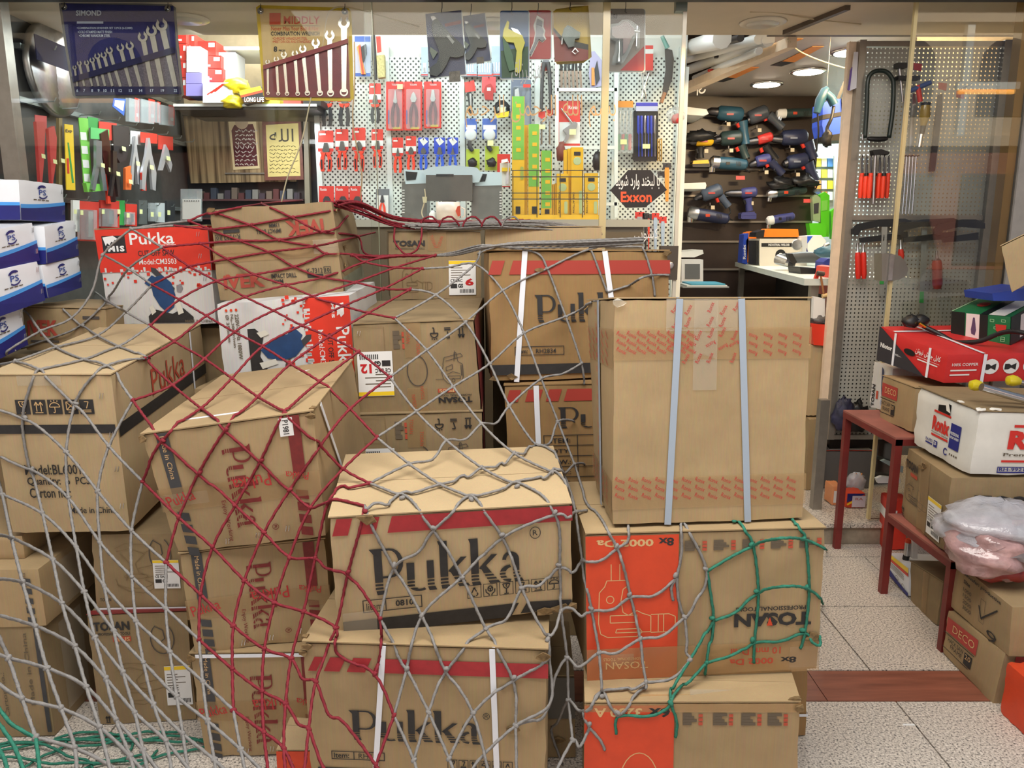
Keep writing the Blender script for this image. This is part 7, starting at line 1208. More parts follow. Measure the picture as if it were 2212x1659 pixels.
for k,(x0,y0,x1,ys,ye) in enumerate(((1106,208,1133,208,345),(1141,268,1165,268,403),(1169,325,1192,325,450))):
    t=lvbox('%s tall yellow level box with lime sleeve in the rack'%('tallest','middle','shortest')[k],x0,y0+(2 if k else 0),x1,464,YL); rpx('lime_sleeve',x0+1,ys,x1-1,ye,YL-.001,.001,LVG,t)
    for q in range(int((ye-ys)/24)): rpx('printed_mark',x0+9,ys+16+q*24,x0+19,ys+24+q*24,YL-.002,.001,LVY,t)
    rpx('printed_text',x0+8,446 if k<2 else 452,x0+18,462,YL-.002,.001,INK,t)
    if k==0: slab('window',rrect(1124,360,1131,388,3),YL-.003,.002,mat('level_vial',(150,160,70),.2),t)
for k,(x0,y0,x1) in enumerate(((1133,270,1140),(1193,398,1198),(1199,396,1203),(1218,324,1225),(1226,321,1233))): lvbox('narrow yellow box edge, %s from left in the level rack'%OD[k],x0,y0,x1,464,YL+.03)
for k,(x0,y0,x1) in enumerate(((1203,375,1228),(1234,318,1260),(1263,374,1292))):
    t=lvbox('yellow level box with round window, %s of three at right'%('left','tall middle','right')[k],x0,y0,x1,464,YL-.01); cx=(x0+x1)/2; MB().lathe(W(cx,y0+30,YL-.01),[(.024,0),(.022,.002)],(0,-1,0),20).build('round_window',mat('pale_window',(176,190,140),.3),t); rpx('barcode',cx-7,y0+10,cx+7,y0+18,YL-.012,.001,INK,t); slab('grip_cutout',rrect(x1-9,435 if k!=1 else 412,x1-2,462,3),YL-.012,.001,mat('pale_window'),t); wtext('printed_text','ONE-ACTION',x0+3,415,x0+7,460,YL-.012,INK,t,.01,270)
for k,(x,y,h) in enumerate(((1290,350,20),(1212,330,40))): 
    t=T('cloth_bundle',('dark bundle behind the right level box','maroon bundle behind the small level box')[k],'bundle',x,y,4.9); blob(W(x,y,4.95),.03,.03,.06,x,.3,14,8).build('bundle',(BLK,mat('maroon_bundle',(120,60,50),.6))[k],t,True); MB().tube([W(x,y,4.95),W(x,y-12,5.0),W(x,y-14,YP)],.003,5).build('hook',DSTEEL,t)
# ---- steel cases, monitor and mug on the counter behind the cartons
YM=4.55; SS=mat('smoky_steel',(112,112,108),.3,.5,var=.15); WF=mat('white_flap',(196,212,220),.35)
t=T('shop_counter','low counter carrying the monitor and steel cases behind the cartons','counter',980,480,4.4); z=W(980,476,YM).z; bx((-1.0,4.3,.1),(.72,5.05,z-.04)).build('counter_body',mat('counter_brown',(120,104,84),.5),t); bx((-1.03,4.27,z-.04),(.75,5.08,z)).build('counter_top',mat('counter_pale',(196,190,178),.4),t)
for l,x0,x1,y0 in (('left steel glove case with white flap on counter',868,922,366),('right steel glove case with white flap on counter',1018,1084,370)):
    t=T('steel_case',l,'case',(x0+x1)/2,476,YM); rpx('case_body',x0,y0+26,x1,476,YM+.05,.18,SS,t); slab('white_flap',[(x0+4,y0),(x1,y0+2),(x1,y0+30),(x0+8,y0+32)],YM+.045,.01,WF,t); slab('dark_opening',[(x0+8,y0+4),(x0+34,y0+6),(x0+30,y0+22),(x0+10,y0+24)],YM+.043,.004,BLK,t)
    for k in range(9): rpx('vent_slot',(x1-5 if x0>1000 else x0+1),y0+44+k*6,(x1 if x0>1000 else x0+6),y0+46+k*6,YM+.048,.002,WHT,t)
t=T('monitor','monitor seen from behind with pale curved top on counter','monitor',975,432,YM); slab('top_shell',[(914,368),(930,361),(980,357),(1030,362),(1042,376),(1034,394),(920,396)],YM-.01,.12,WF,t); rpx('back_panel',920,378,1020,434,YM-.06,.05,mat('monitor_grey',(92,88,82),.35,var=.12),t); rpx('vent_bar',942,376,980,381,YM-.062,.002,BLK,t); slab('stand',[(955,434),(985,434),(992,476),(948,476)],YM,.04,BLK,t)
t=T('mug','white mug with red heart on counter behind the rope bundle','mug',968,478,YM-.12); c0=W(968,476,YM-.12); MB().lathe(c0,[(.066,0),(.068,.10),(.064,.10),(.062,.01)],n=28).build('cup',mat('mug_white',(232,214,200),.3),t,True); slab('heart',[(984,456),(988,446),(994,444),(995,466),(989,468)],YM-.195,.006,ORG,t); rod('handle',[(996,448,1.5),(1004,452,1.5),(1004,466,1.5),(996,470,1.5)],YM-.12,mat('mug_white'),t)
t=T('bottle','small white capped bottle beside the mug','bottle',935,478,YM-.1); rod('bottle_body',[(935,478,8),(935,462,8),(935,457,5),(935,455,2)],YM-.1,WHT,t,14)
t=T('plug_cable','pale cable with plug hanging before the steel case','cable',918,450,YM-.08); MB().tube(smooth([W(917,408,YM-.08),W(919,425,YM-.08),W(916,440,YM-.08),W(911,458,YM-.08),W(914,470,YM-.08)]),.004,6).build('wire',mat('beige_cord'),t,True); slab('plug',[(912,425),(922,425),(921,438),(914,438)],YM-.09,.02,mat('plug_cream',(206,196,160),.4),t)
# ---- goods on the panel behind the glass door
t=T('red_card','red and white card half hidden by the vise card','card',1400,152,YW); rpx('card',1388,98,1411,152,YW,.004,CRD,t); rpx('white_band',1388,106,1411,116,YW-.001,.001,WHT,t)
t=T('machete','dark curved machete with wooden handle on the last panel','machete',1440,225,YW); slab('blade',[(1436,104),(1452,108),(1456,128),(1452,170),(1440,206),(1430,220),(1432,190),(1438,150)],YW-.01,.006,mat('leather_dark',(64,54,48),.5,var=.2),t); rod('handle',[(1436,200,4),(1428,222,4)],YW-.015,mat('wood_handle',(150,100,60),.5),t); rod('teal_grip',[(1430,78,4),(1442,104,5)],YW-.02,mat('teal_plastic',(110,160,150),.4),t)
t=T('scissors','shiny scissors hanging above the screwdriver bag','scissors',1392,215,YW); rod('blade',[(1386,156,2),(1390,190,2),(1386,214,1.5)],YW-.015,CHROME,t); rod('blade',[(1402,158,2),(1392,190,2),(1396,214,1.5)],YW-.02,CHROME,t)
t=T('screwdriver_bag','clear bag of red and green screwdrivers on the last panel','screwdriver set',1350,330,YW); rpx('yellow_header',1334,218,1368,232,YW-.02,.01,mat('handle_amber'),t); rpx('bag_film',1333,232,1368,331,YW-.03,.03,CLR,t)
for k,(x,m) in enumerate(((1338,GRN),(1346,RED),(1353,GRN),(1361,RED))): rod('shaft',[(x+2,240,.9),(x,290,.9)],YW-.015,CHROME,t,6); rod('grip',[(x,290,3.4),(x-1,324,3.6)],YW-.015,m,t)
rpx('price_sticker',1340,301,1354,312,YW-.032,.001,STICK,t)
t=T('tool_roll','black roll of blue screwdrivers with blue header on the last panel','screwdriver set',1395,350,YW); slab('backing',rrect(1367,238,1422,348,7),YW,.02,BLK,t); rpx('blue_header',1374,221,1421,240,YW-.01,.012,mat('header_lilac',(190,196,226),.4),t); rpx('blue_stripe',1374,222,1421,229,YW-.011,.001,mat('blue_violet',(70,70,190),.4),t)
for k in range(6): x=1379+k*7; rod('screwdriver',[(x,250,2.6),(x,286,2.8),(x+1,290,1),(x+1,338,1)],YW-.01,(mat('driver_blue',(50,70,190),.3),CHROME)[k%3==2],t)
rpx('price_sticker',1388,311,1404,321,YW-.03,.001,STICK,t)
t=T('file_set','brass coloured files hanging right of the tool roll','file',1427,360,YW)
for k in range(3): rod('file',[(1421+k*4,300,1.2),(1421+k*4,348,1.2)],YW-.01,mat('brass'),t,6)
p=W(1458,250,4.95); t=thing('plastic_bag','red rubber cups in a clear bag beside the door edge','bag',p); blob((p.x,p.y,p.z),.055,.03,.05,31,.25,18,10).build('bag_film',CLR,t,True); blob((p.x+.01,p.y,p.z-.02),.032,.025,.032,32,.1,14,8).build('red_cup',mat('cup_red',(206,40,40),.3),t,True); MB().tube([p,p+Vector((0,.1,.08)),p+Vector((0,.25,.085))],.003,5).build('hook',DSTEEL,t)
for l,x0,y0,x1,y1,m in (('grey adjustable wrench below the hexagonal sticker',1376,468,1388,560,STEEL),('orange and black caulk gun below the sticker',1392,470,1398,545,BLK),('orange handle beside the caulk gun',1399,472,1404,540,ORH),('first pale blade pack low on the last panel',1412,470,1420,560,PBL),('second pale blade pack low on the last panel',1428,478,1436,565,PBL),('yellow tube right of the sticker',1436,362,1446,435,mat('handle_amber')),('clear pack right of the sticker',1424,380,1432,430,CLR)):
    t=T('hanging_tool',l,'tool',(x0+x1)/2,y1,YW); slab('tool_body',[(x0+1,y0),(x1-1,y0),(x1,y0+8),(x1-2,y1),(x0+2,y1),(x0,y0+8)],YW-.015,.014,m,t); rpx('head_card',x0-4,y0-10,x1+4,y0+4,YW,.003,CRD if m in (STEEL,PBL) else DGR,t); pin(t,(x0+x1)/2,y0-6)

# ================================================================ RIGHT ROOM
YR=6.5
# slat grooves with light edge
sw=bpy.data.objects['wall_far']
for y in (196,250,308,366,423,479,522,582): a=W(1465,y,6.6); bx((1.12,6.598,a.z-.008),(2.52,6.62,a.z+.008)).build('slat_groove',SLATL,sw)
# shelf edge of the mezzanine over the partition, with pipes on it
t=thing('storage_ledge','cream storage ledge with white lengths of trunking above the partition','ledge',(1.2,5.2,2.45))
q=[W(1722,80,4.16),W(1702,80,4.16),W(1440,196,6.5),W(1466,198,6.5)]; MB().prism(q,Vector((0,0,-.05))).build('ledge_board',mat('cream_side_board'),t)
for k,(x0,y0,x1,y1,m,r) in enumerate(((1640,84,1470,132,WHT,.028),(1600,82,1480,112,DGR,.02),(1660,86,1490,150,WHT,.035),(1560,84,1462,110,WHT,.05),(1640,110,1500,168,WHT,.02))): MB().tube([W(x0,y0,4.3),W(x1,y1,6.2)],r,10).build('trunking',m,t,40)
rpx('bracket',1600,84,1612,94,4.6,.03,DGR,t); rpx('bracket',1545,108,1556,124,5.2,.03,DGR,t); rod('red_cap',[(1535,154,6),(1535,150,6)],5.4,RED,t)
# downlights
LAMP=mat('lit_downlight',(255,244,224),.3,emit=14.0)
for k,(px,py) in enumerate(((1656,180),(1746,152),(1838,110))):
    c=WZ(px,py,2.56); t=thing('downlight','lit round downlight, %s from the left in the grey ceiling'%('first','second','third')[k],'lamp',c,'downlights of the right room'); MB().lathe(c,[(.12,-.002),(.12,-.012),(.10,-.014)],n=26).build('ring',CHROME,t,True); MB().lathe(c,[(.098,-.016),(.09,-.018)],n=26).build('lamp_lens',LAMP,t); spot('downlight_beam',(c.x,c.y,2.53),9,(1,.95,.86),130,(0,0,0),.08)
# orange and black stickers on the ceiling
for k,(a,b,c_,d,e,f,g,h) in enumerate(((1735,83,1705,83,1612,120,1646,122),(1780,100,1755,100,1690,132,1716,134),(1640,145,1612,144,1565,166,1590,168))):
    t=thing('ceiling_sticker','orange and black strip sticker, %s on the ceiling'%('longest','rightmost','smallest')[k],'sticker',WZ(c_,d,2.555),'ceiling stickers'); L=lambda P:[WZ(x,y,2.557) for x,y in P]
    MB().prism(L([(a,b),(c_,d),(e,f),(g,h)]),Vector((0,0,-.002))).build('orange_strip',mat('sticker_amber',(206,126,52),.5),t); MB().prism(L([(g,h),(e,f),(e-26,f+9),(g-28,h+9)]),Vector((0,0,-.002))).build('black_end',BLK,t)
# power tools
TEAL=mat('tool_teal',(44,84,104),.4); TGRY=mat('tool_grey',(66,72,80),.4); TNAV=mat('tool_navy',(40,46,74),.4); TYEL=mat('tool_yellow',(232,184,30),.4); TRED=mat('tool_red',(206,56,52),.4); TBLU=mat('tool_blue',(62,66,120),.4); TGRN=mat('tool_dark_green',(44,62,62),.4)
def drill(l,chuck,body,handle,m,hm=None,trig=RED,batt=None,Y=YR,gm=None):
    """chuck (x0,y0,x1,y1,r) body (x0,y0,x1,y1,r) handle (x0,y0,x1,y1,r) in image points"""
    t=T('power_drill',l,'drill',handle[2],handle[3],Y,'power tools on the dark wall'); x0,y0,x1,y1,r=body; d=((x1-x0),(y1-y0))
    rod('housing',[(x0,y0,r*.7),(x0+d[0]*.1,y0+d[1]*.1,r*.95),(x0+d[0]*.5,y0+d[1]*.5,r),(x0+d[0]*.9,y0+d[1]*.9,r*.98),(x1,y1,r*.7)],Y,m,t,14)
    x0,y0,x1,y1,r=chuck; rod('chuck',[(x0,y0,r*.45),(x0+(x1-x0)*.3,y0+(y1-y0)*.3,r*.9),(x1,y1,r)],Y,gm or DSTEEL,t,12)
    x0,y0,x1,y1,r=handle; mx,my=(x0+x1)/2,(y0+y1)/2; rod('handle',[(x0,y0,r*1.15),(mx,my,r*.9),(x1,y1,r)],Y,hm or m,t,12); rod('trigger',[(x0-r*1.0,y0+4,r*.45),(x0-r*.6,y0+13,r*.4)],Y-.01,trig,t,8)
    rpx('name_plate',(body[0]+body[2])/2-7,(body[1]+body[3])/2-1,(body[0]+body[2])/2+8,(body[1]+body[3])/2+3,Y-body[4]/FPX*Y-.002,.003,mat('plate_red',(176,60,60),.4) if m is not TNAV else mat('plate_grey',(130,136,150),.4),t)
    if batt: x0,y0,x1,y1=batt; slab('battery',rrect(x0,y0,x1,y1,3),Y-.04,.09,BLK if m is TYEL else m,t); slab('battery_cap',[(x0+2,y0-1),(x1-4,y0-3),(x1-2,y0+5),(x0,y0+6)],Y-.042,.09,m,t)
    else: MB().tube(smooth([W(x1,y1,Y),W(x1+4,y1+12,Y),W(x1-4,y1+22,Y-.02),W(x1+8,y1+30,Y)]),.006,6).build('power_lead',BLK,t,True)
    MB().tube([W(body[0]+18,body[1]+body[4],Y),W(body[0]+18,body[1]+body[4]+5,Y),(W(body[0]+18,body[1]+body[4]+5,Y).x,6.6,W(body[0]+18,body[1]+body[4]+5,Y).z)],.005,5).build('wall_hook',STEEL,t); rpx('price_tag',body[0]+20,body[1]+body[4]+6,body[0]+28,body[1]+body[4]+14,Y-.02,.002,mat('tag_cream',(206,190,160),.5),t)
drill('teal corded drill at top left of the dark wall',(1528,240,1550,242,9),(1550,243,1604,248,15),(1603,262,1611,312,10),TEAL)
drill('grey corded drill at top middle of the dark wall',(1612,262,1620,258,8),(1617,256,1658,240,15),(1660,248,1690,276,9),TGRY)
drill('yellow cordless drill beside the door edge',(1489,306,1503,305,9),(1502,305,1540,303,11),(1512,318,1513,342,8),TYEL,BLK,BLK,(1496,348,1534,361))
drill('dark teal drill with silver chuck in the second row',(1536,304,1558,300,7),(1556,300,1602,296,15),(1600,314,1612,342,9),TGRN)
drill('red cordless drill pointing left in the second row',(1610,308,1636,304,8),(1636,304,1668,294,10),(1652,316,1676,346,9),TRED,BLK,RED)
drill('navy hammer drill at right of the second row',(1664,300,1688,302,8),(1688,298,1742,296,16),(1744,306,1758,342,11),TNAV)
drill('slate blue drill with yellow bit in the third row',(1618,358,1632,352,7),(1632,350,1664,342,12),(1664,348,1690,376,9),TBLU,TNAV)
drill('navy drill with thick handle at right of the third row',(1690,356,1702,352,9),(1700,352,1744,344,15),(1744,352,1760,392,11),TNAV)
drill('grey blue drill sloping up in the fourth row',(1499,430,1516,424,6),(1516,424,1558,408,14),(1556,424,1574,446,8),mat('tool_slate',(74,86,104),.4))
drill('indigo cordless drill with square battery in the fourth row',(1566,418,1600,418,8),(1600,418,1634,414,11),(1615,428,1619,456,8),TBLU,None,BLK,(1601,460,1634,473))
def grinder(l,x0,y0,x1,y1,r,m,head=STEEL,Y=YR):
    t=T('angle_grinder',l,'grinder',(x0+x1)/2,y1+r,Y,'power tools on the dark wall'); dx,dy=x1-x0,y1-y0
    rod('housing',[(x0+dx*.24,y0+dy*.24,r*.95),(x0+dx*.5,y0+dy*.5,r),(x1-dx*.05,y1-dy*.05,r*.85),(x1,y1,r*.5)],Y,m,t,14); rod('gear_head',[(x0+dx*.02,y0+dy*.02,r*.7),(x0+dx*.08,y0+dy*.08,r*1.05),(x0+dx*.25,y0+dy*.25,r*1.05)],Y,head,t,12); rod('spindle',[(x0+dx*.08,y0+r*.8,r*.6),(x0+dx*.07,y0+r*1.7,r*.55)],Y,CHROME,t,12); rpx('switch',x0+dx*.45,y0+dy*.45-3,x0+dx*.55,y0+dy*.45+3,Y-r/FPX*Y-.003,.004,ORG if m in(TGRN,TNAV) else BLK,t)
    h_=W(x0+dx*.5,y0+dy*.5,Y); MB().tube([h_,(h_.x,6.6,h_.z)],.005,5).build('wall_hook',STEEL,t)
    for k in range(4): rpx('vent_slot',x0+dx*.72+k*3,(y0+y1)/2-4,x0+dx*.72+k*3+1,(y0+y1)/2+6,Y-r*.95/FPX*Y-.001,.003,BLK,t)
grinder('black grinder with white head at top right of the dark wall',1676,246,1760,242,9,TGRN,WHT); grinder('teal grinder with silver head in the third row',1532,350,1614,356,13,TEAL); grinder('dark grinder with orange switch in the fourth row',1655,420,1742,410,9,TGRN); grinder('navy grinder at lower left of the dark wall',1484,458,1574,474,13,TNAV); grinder('blue grinder with white head above the welder',1655,478,1716,466,9,TBLU,WHT)
for k,(x,y,l) in enumerate(((1512,296,'first'),(1688,398,'second'),(1740,392,'third'))):
    t=T('cable_bundle','%s black coiled lead hanging on the dark wall'%l,'cable',x,y,YR); blob(W(x,y,YR-.02),.10 if k else .12,.05,.05,40+k,.35,22,10).build('coil',BLK,t,True)
for x,y,l in ((1590,384,'left'),(1736,434,'right')):
    t=T('brand_tag','%s small red tag clipped on the dark wall'%l,'tag',x,y+4,YR); rpx('tag',x,y-4,x+19,y+4,YR-.02,.003,mat('tag_red',(226,84,80),.5),t)
# corner shelves and fuse box at left of the dark wall
for l,pts in (('upper white corner shelf beside the door edge',[(1462,228),(1526,236),(1531,246),(1520,250),(1462,246)]),('middle white corner shelf beside the door edge',[(1462,396),(1524,394),(1526,400),(1524,408),(1462,408)]),('lower white corner shelf above the fuse box',[(1455,546),(1518,540),(1520,548),(1500,556),(1455,556)])):
    t=T('corner_shelf',l,'shelf',1495,pts[-1][1],6.2); slab('shelf_board',pts,6.2,.38,WHITEP,t)
for l,y0,m in (('red and white packs on the corner shelf',322,CRD),('yellow pack on the corner shelf',346,YEL),('red pack below the yellow one on the corner shelf',366,CRD)):
    t=T('small_pack',l,'pack',1466,y0+20,6.0); rpx('pack',1460,y0,1477,y0+18,6.0,.1,m,t); rpx('white_label',1464,y0+8,1474,y0+13,5.998,.002,WHT,t)
t=T('fuse_box','white fuse box with grey window low on the dark wall','fuse box',1497,612,6.1); rpx('case',1472,561,1519,612,6.1,.12,WHT,t); rpx('window',1480,570,1512,602,6.095,.01,mat('smoke_window',(110,112,112),.2),t)
t=T('s_hook','white S hook hanging under the ledge','hook',1515,200,5.9); MB().tube(smooth([W(1516,180,5.9),W(1515,190,5.9),W(1510,196,5.9),W(1514,201,5.9),W(1520,199,5.9),W(1523,193,5.9)]),.006,8).build('hook_body',WHT,t,True); MB().tube([W(1507,182,5.9),W(1506,206,5.9)],.005,8).build('pin',WHT,t)
# hanging bag, heat gun
t=T('tool_bag','bright blue tool bag with black straps hanging in the doorway','bag',1808,300,4.8); slab('bag_body',[(1778,222),(1800,214),(1838,212),(1840,288),(1826,302),(1782,300),(1776,270)],4.8,.16,mat('bag_blue',(30,84,220),.5,var=.2,scale=8),t); slab('strap',[(1777,248),(1840,238),(1840,246),(1777,258)],4.795,.17,BLK,t); slab('strap',[(1818,214),(1828,180),(1834,180),(1830,214),(1828,245),(1820,246)],4.79,.01,BLK,t); MB().tube([W(1830,178,4.8),(W(1830,178,4.8).x,4.8,2.56)],.003,5).build('hanger_wire',DSTEEL,t); slab('base',[(1780,294),(1840,284),(1836,303),(1784,304)],4.795,.17,BLK,t); slab('strap',[(1806,216),(1822,176),(1832,174),(1836,186),(1826,186),(1812,216)],4.80,.01,BLK,t)
t=T('heat_gun','teal heat gun hanging by its cable in front of the blue bag','heat gun',1785,320,4.7); MB().tube([W(1786,190,4.7),(W(1786,190,4.7).x,4.7,2.56)],.002,5).build('hanger_wire',DSTEEL,t); rod('barrel',[(1764,244,7),(1772,216,10),(1782,196,9),(1788,190,5)],4.7,TEAL,t,12); rod('handle',[(1782,200,8),(1795,212,9),(1802,226,9)],4.7,TEAL,t,12); MB().tube(smooth([W(1801,230,4.7),W(1796,255,4.68),W(1786,280,4.68),W(1790,300,4.68),W(1784,318,4.68)]),.010,8).build('power_lead',BLK,t,True); blob(W(1786,300,4.67),.03,.03,.05,50,.3,14,10).build('lead_coil',BLK,t,True); MB().tube(smooth([W(1766,246,4.7),W(1768,290,4.7),W(1762,330,4.7)]),.005,6).build('wire',BLK,t)
t=T('toothed_strip','white toothed strip pack clipped to the cream board','strip',1840,190,4.0); slab('strip',[(1846,112),(1854,112),(1850,190),(1836,196)],3.9,.01,mat('strip_white',(206,206,214),.4),t); slab('strip_edge',[(1838,150),(1844,140),(1838,196),(1832,194)],3.905,.01,mat('violet_print'),t)
# far bright room with green goods
fb=mat('far_yellow',(206,214,140),.5,var=.3,scale=9); t=T('far_display','bright far shelf wall of yellow and blue goods','display',1800,600,7.5); rpx('back_board',1740,180,1880,640,7.5,.03,mat('far_back',(196,214,220),.5,var=.15,scale=4),t); rpx('cross_bar',1745,330,1880,337,7.35,.03,WM,t); rpx('post',1803,300,1810,520,7.35,.03,WM,t)
for k in range(22):
    x=1762+(k%6)*13; y=342+(k//6)*24; o=T('shelf_pack','small bright pack, row %s place %s on the far shelf wall'%(('one','two','three','four')[k//6],OD[k%6]),'pack',x,y+20,7.4,'packs on the far shelf wall'); rpx('pack',x,y,x+11,y+18,7.42,.05,mat('far%d'%(k*5%7),((226,214,60),(120,170,60),(214,226,230),(90,150,220),(230,140,60),(240,240,200),(60,80,110))[k*5%7],.5),o)
GT=mat('lime_tape',(90,200,40),.3); 
for k,(x,y0,y1,w_,l) in enumerate(((1782,414,512,10,'wide bright green strap roll hanging at right of the dark wall'),(1764,420,480,9,'clear and green wrapped roll left of the green strap'),(1802,450,520,7,'narrow green strap nearest the cream board'))):
    t=T('strap_roll',l,'strap',x,y1,6.4); slab('strap',[(x-w_,y0+6),(x,y0),(x+w_,y0+8),(x+w_-1,y1),(x-w_+2,y1-4)],6.4,.05,GT if k!=1 else mat('wrap_clear',(150,170,130),.2),t); slab('inner_band',[(x-w_+3,y0+20),(x+w_-4,y0+18),(x+w_-5,y0+40),(x-w_+3,y0+42)],6.396,.005,LIME if k!=1 else DGR,t)
t=T('green_bin','bright green bin under the strap rolls','bin',1768,510,6.3); slab('bin_body',[(1748,482),(1786,482),(1784,512),(1752,512)],6.3,.08,GT,t)
# counter with machines
ZC=1.225; t=thing('work_counter','white topped counter with machines along the right room','counter',(1.95,4.9,.1))
q0=WZ(1588,566,ZC); q1=WZ(1800,617,ZC); q=[q0,q0.lerp(q1,(q0.y-4.02)/(q0.y-q1.y)),Vector((2.13,4.02,ZC)),Vector((2.50,6.5,ZC))]; MB().prism(q[::-1],Vector((0,0,-.035))).build('counter_top',mat('counter_white',(206,214,208),.35,var=.06),t); 
for p in (q[0]+Vector((.03,-.03,0)),q[1]+Vector((.05,.05,0))): bx((p.x,p.y-.02,.1),(p.x+.04,p.y+.02,ZC-.035)).build('leg',ALU,t)
MB().prism([Vector((q[0].x+.35,q[0].y,.1)),Vector((q[1].x+.2,q[1].y,.1)),Vector((2.12,4.06,.1)),Vector((2.49,6.5,.1))],Vector((0,0,ZC-.14))).build('base_cabinet',mat('cabinet_black',(26,22,20),.6),t)
def onc(x,y): return WZ(x,y,ZC)
t=thing('welding_machine','cream inverter welder with orange carry handle on the counter','welder',onc(1692,574)); Yw=onc(1692,574).y
rpx('case',1641,516,1743,574,Yw,.28,mat('welder_cream',(206,200,186),.4),t); rpx('dark_band',1645,525,1742,533,Yw-.002,.003,BLK,t); wtext('printed_lettering','INDUSTRIAL WELDER',1660,526.5,1706,531.5,Yw-.003,WHT,t,.02); slab('handle',[(1652,498),(1660,494),(1724,495),(1726,512),(1650,512)],Yw+.06,.14,mat('handle_orange',(236,124,30),.4),t); slab('handle_foot',[(1634,502),(1652,496),(1650,512),(1632,512)],Yw+.05,.16,BLK,t); MB().lathe(W(1686,550,Yw),[(.038,0),(.036,.003)],(0,-1,0),22).build('logo_disc',BLK,t); wtext('printed_logo','e',1682,546,1691,555,Yw-.005,WHT,t,.05); wtext('printed_logo','enova',1690,546,1718,554,Yw-.003,BLK,t,.03)
MB().lathe(W(1721,529,Yw),[(.04,0),(.036,.004)],(0,-1,0),20).build('badge',STEEL,t); rpx('side_grille',1634,520,1641,572,Yw+.02,.2,BLK,t)
t=thing('welding_machine','second welder seen end on, orange frame and dark grille','welder',onc(1626,571)); y2=onc(1626,571).y; slab('frame',[(1622,502),(1630,500),(1634,514),(1630,570),(1614,566),(1612,520)],y2,.2,mat('handle_orange'),t); rpx('grille',1617,518,1626,558,y2-.004,.01,BLK,t)
t=thing('blue_box','narrow blue box standing at left end of counter','box',onc(1612,571)); y3=onc(1612,571).y; slab('box_body',[(1607,506),(1617,504),(1614,571),(1603,568)],y3,.12,mat('case_blue'),t); wtext('printed_lettering','Ronix',1605,528,1611,560,y3-.003,WHT,t,.03,90)
t=T('white_blue_box','white and blue box behind the welder on counter','box',1765,560,5.6); slab('box_body',[(1744,510),(1774,508),(1784,520),(1782,556),(1746,556)],5.6,.2,WHT,t); slab('blue_corner',[(1744,510),(1756,510),(1744,526)],5.598,.002,BLUEH,t); slab('blue_side',[(1742,535),(1750,556),(1742,556)],5.598,.002,NAVY,t)
t=T('rotary_hammer','rotary hammer with silver nose lying on the counter','hammer drill',1720,580,5.0); rod('nose',[(1711,571,7,4.9),(1702,568,9,4.9),(1694,565,10,4.95),(1680,560,11,5.0)],4.9,STEEL,t,14); rod('bit_socket',[(1716,572,5,4.88),(1706,569,8,4.9)],4.9,BLK,t,12); rod('housing',[(1684,560,11,5.0),(1730,556,12,5.1),(1760,556,12,5.15),(1795,554,10,5.2)],5,TGRY,t,14); slab('side_handle',[(1702,548),(1712,548),(1722,566),(1716,572),(1708,566)],4.85,.05,BLK,t)
t=T('polisher','teal machine polisher at right end of the counter','polisher',1800,556,5.0); blob(W(1798,545,4.9),.11,.08,.045,60,.08,22,12).build('housing',TEAL,t,True); rod('cable_end',[(1778,540,5),(1784,530,5),(1790,527,4)],4.9,STEEL,t)
t=T('bench_vise','blue bench vise on the counter by the cream board','vise',1800,605,4.4); slab('vise_body',[(1779,566),(1790,558),(1815,558),(1818,572),(1796,570),(1792,585),(1793,601),(1782,600),(1778,582)],4.4,.12,mat('vise_blue',(44,56,140),.35),t); rod('screw',[(1794,588,4),(1802,588,4)],4.42,CHROME,t)
t=T('tool_case','flat black tool case on front edge of the counter','case',1750,596,4.5); slab('case_body',[(1728,577),(1772,580),(1776,596),(1730,592)],4.5,.2,BLK,t)
t=T('mallet','wooden mallets hanging from the counter edge','mallet',1782,640,4.0); rod('handle',[(1773,596,2.4),(1780,640,2.2)],4.0,mat('wood_handle'),t); rod('head',[(1776,640,4.5),(1790,637,4.5)],4.0,mat('pale_wood',(206,180,130),.5),t,12); rod('metal_head',[(1765,590,5),(1780,592,5)],4.0,mat('iron_dark',(70,56,50),.5),t,10)
t=T('hand_saw_set','red triangular saw handle on counter edge','saw',1765,602,4.02); slab('handle',[(1760,602),(1766,586),(1770,588),(1768,602)],4.02,.02,RED,t)
t=T('red_toolbox','open red toolbox lid standing right of the counter','toolbox',1804,640,4.05); slab('lid',[(1804,578),(1816,576),(1808,642),(1798,640)],4.05,.25,mat('bin_red'),t)
t=T('parts_stack','flat cyan and pale sheets stacked low on the dark wall','sheets',1540,622,5.6)
for k,(y,m) in enumerate(((619,mat('sheet_grey',(120,126,130),.5)),(616,mat('sheet_pale',(190,200,204),.5)),(613,mat('sheet_cyan',(70,150,180),.5)))): rpx('sheet',1475+k*9,y,1575-k*4,y+3,5.6,.3,m,t)
# ================================================================ TOOLS ON THE GREY PEG SCREEN
YS2=3.88
def shook(t,x,y,Y=YS2): MB().tube([W(x,y,3.93),W(x,y,Y-.05),W(x+1,y-3,Y-.055)],.0025,5).build('hook',DSTEEL,t)
t=T('hacksaw','dark green hoop bow saw hanging on the grey peg screen','saw',1900,305,YS2); MB().tube(smooth([W(1868,298,YS2),W(1872,240,YS2),W(1874,180,YS2),W(1881,160,YS2),W(1896,153,YS2),W(1914,155,YS2),W(1926,168,YS2),W(1930,185,YS2),W(1928,240,YS2),W(1920,298,YS2)]),.0105,10).build('bow',mat('bow_green',(28,40,36),.35),t,True); rod('grip',[(1874,299,3),(1880,300,5),(1898,301,5.5),(1912,300,5),(1917,299,3)],YS2,BLK,t,12); rod('pin',[(1863,290,2),(1863,302,2)],YS2,STEEL,t); shook(t,1900,152)
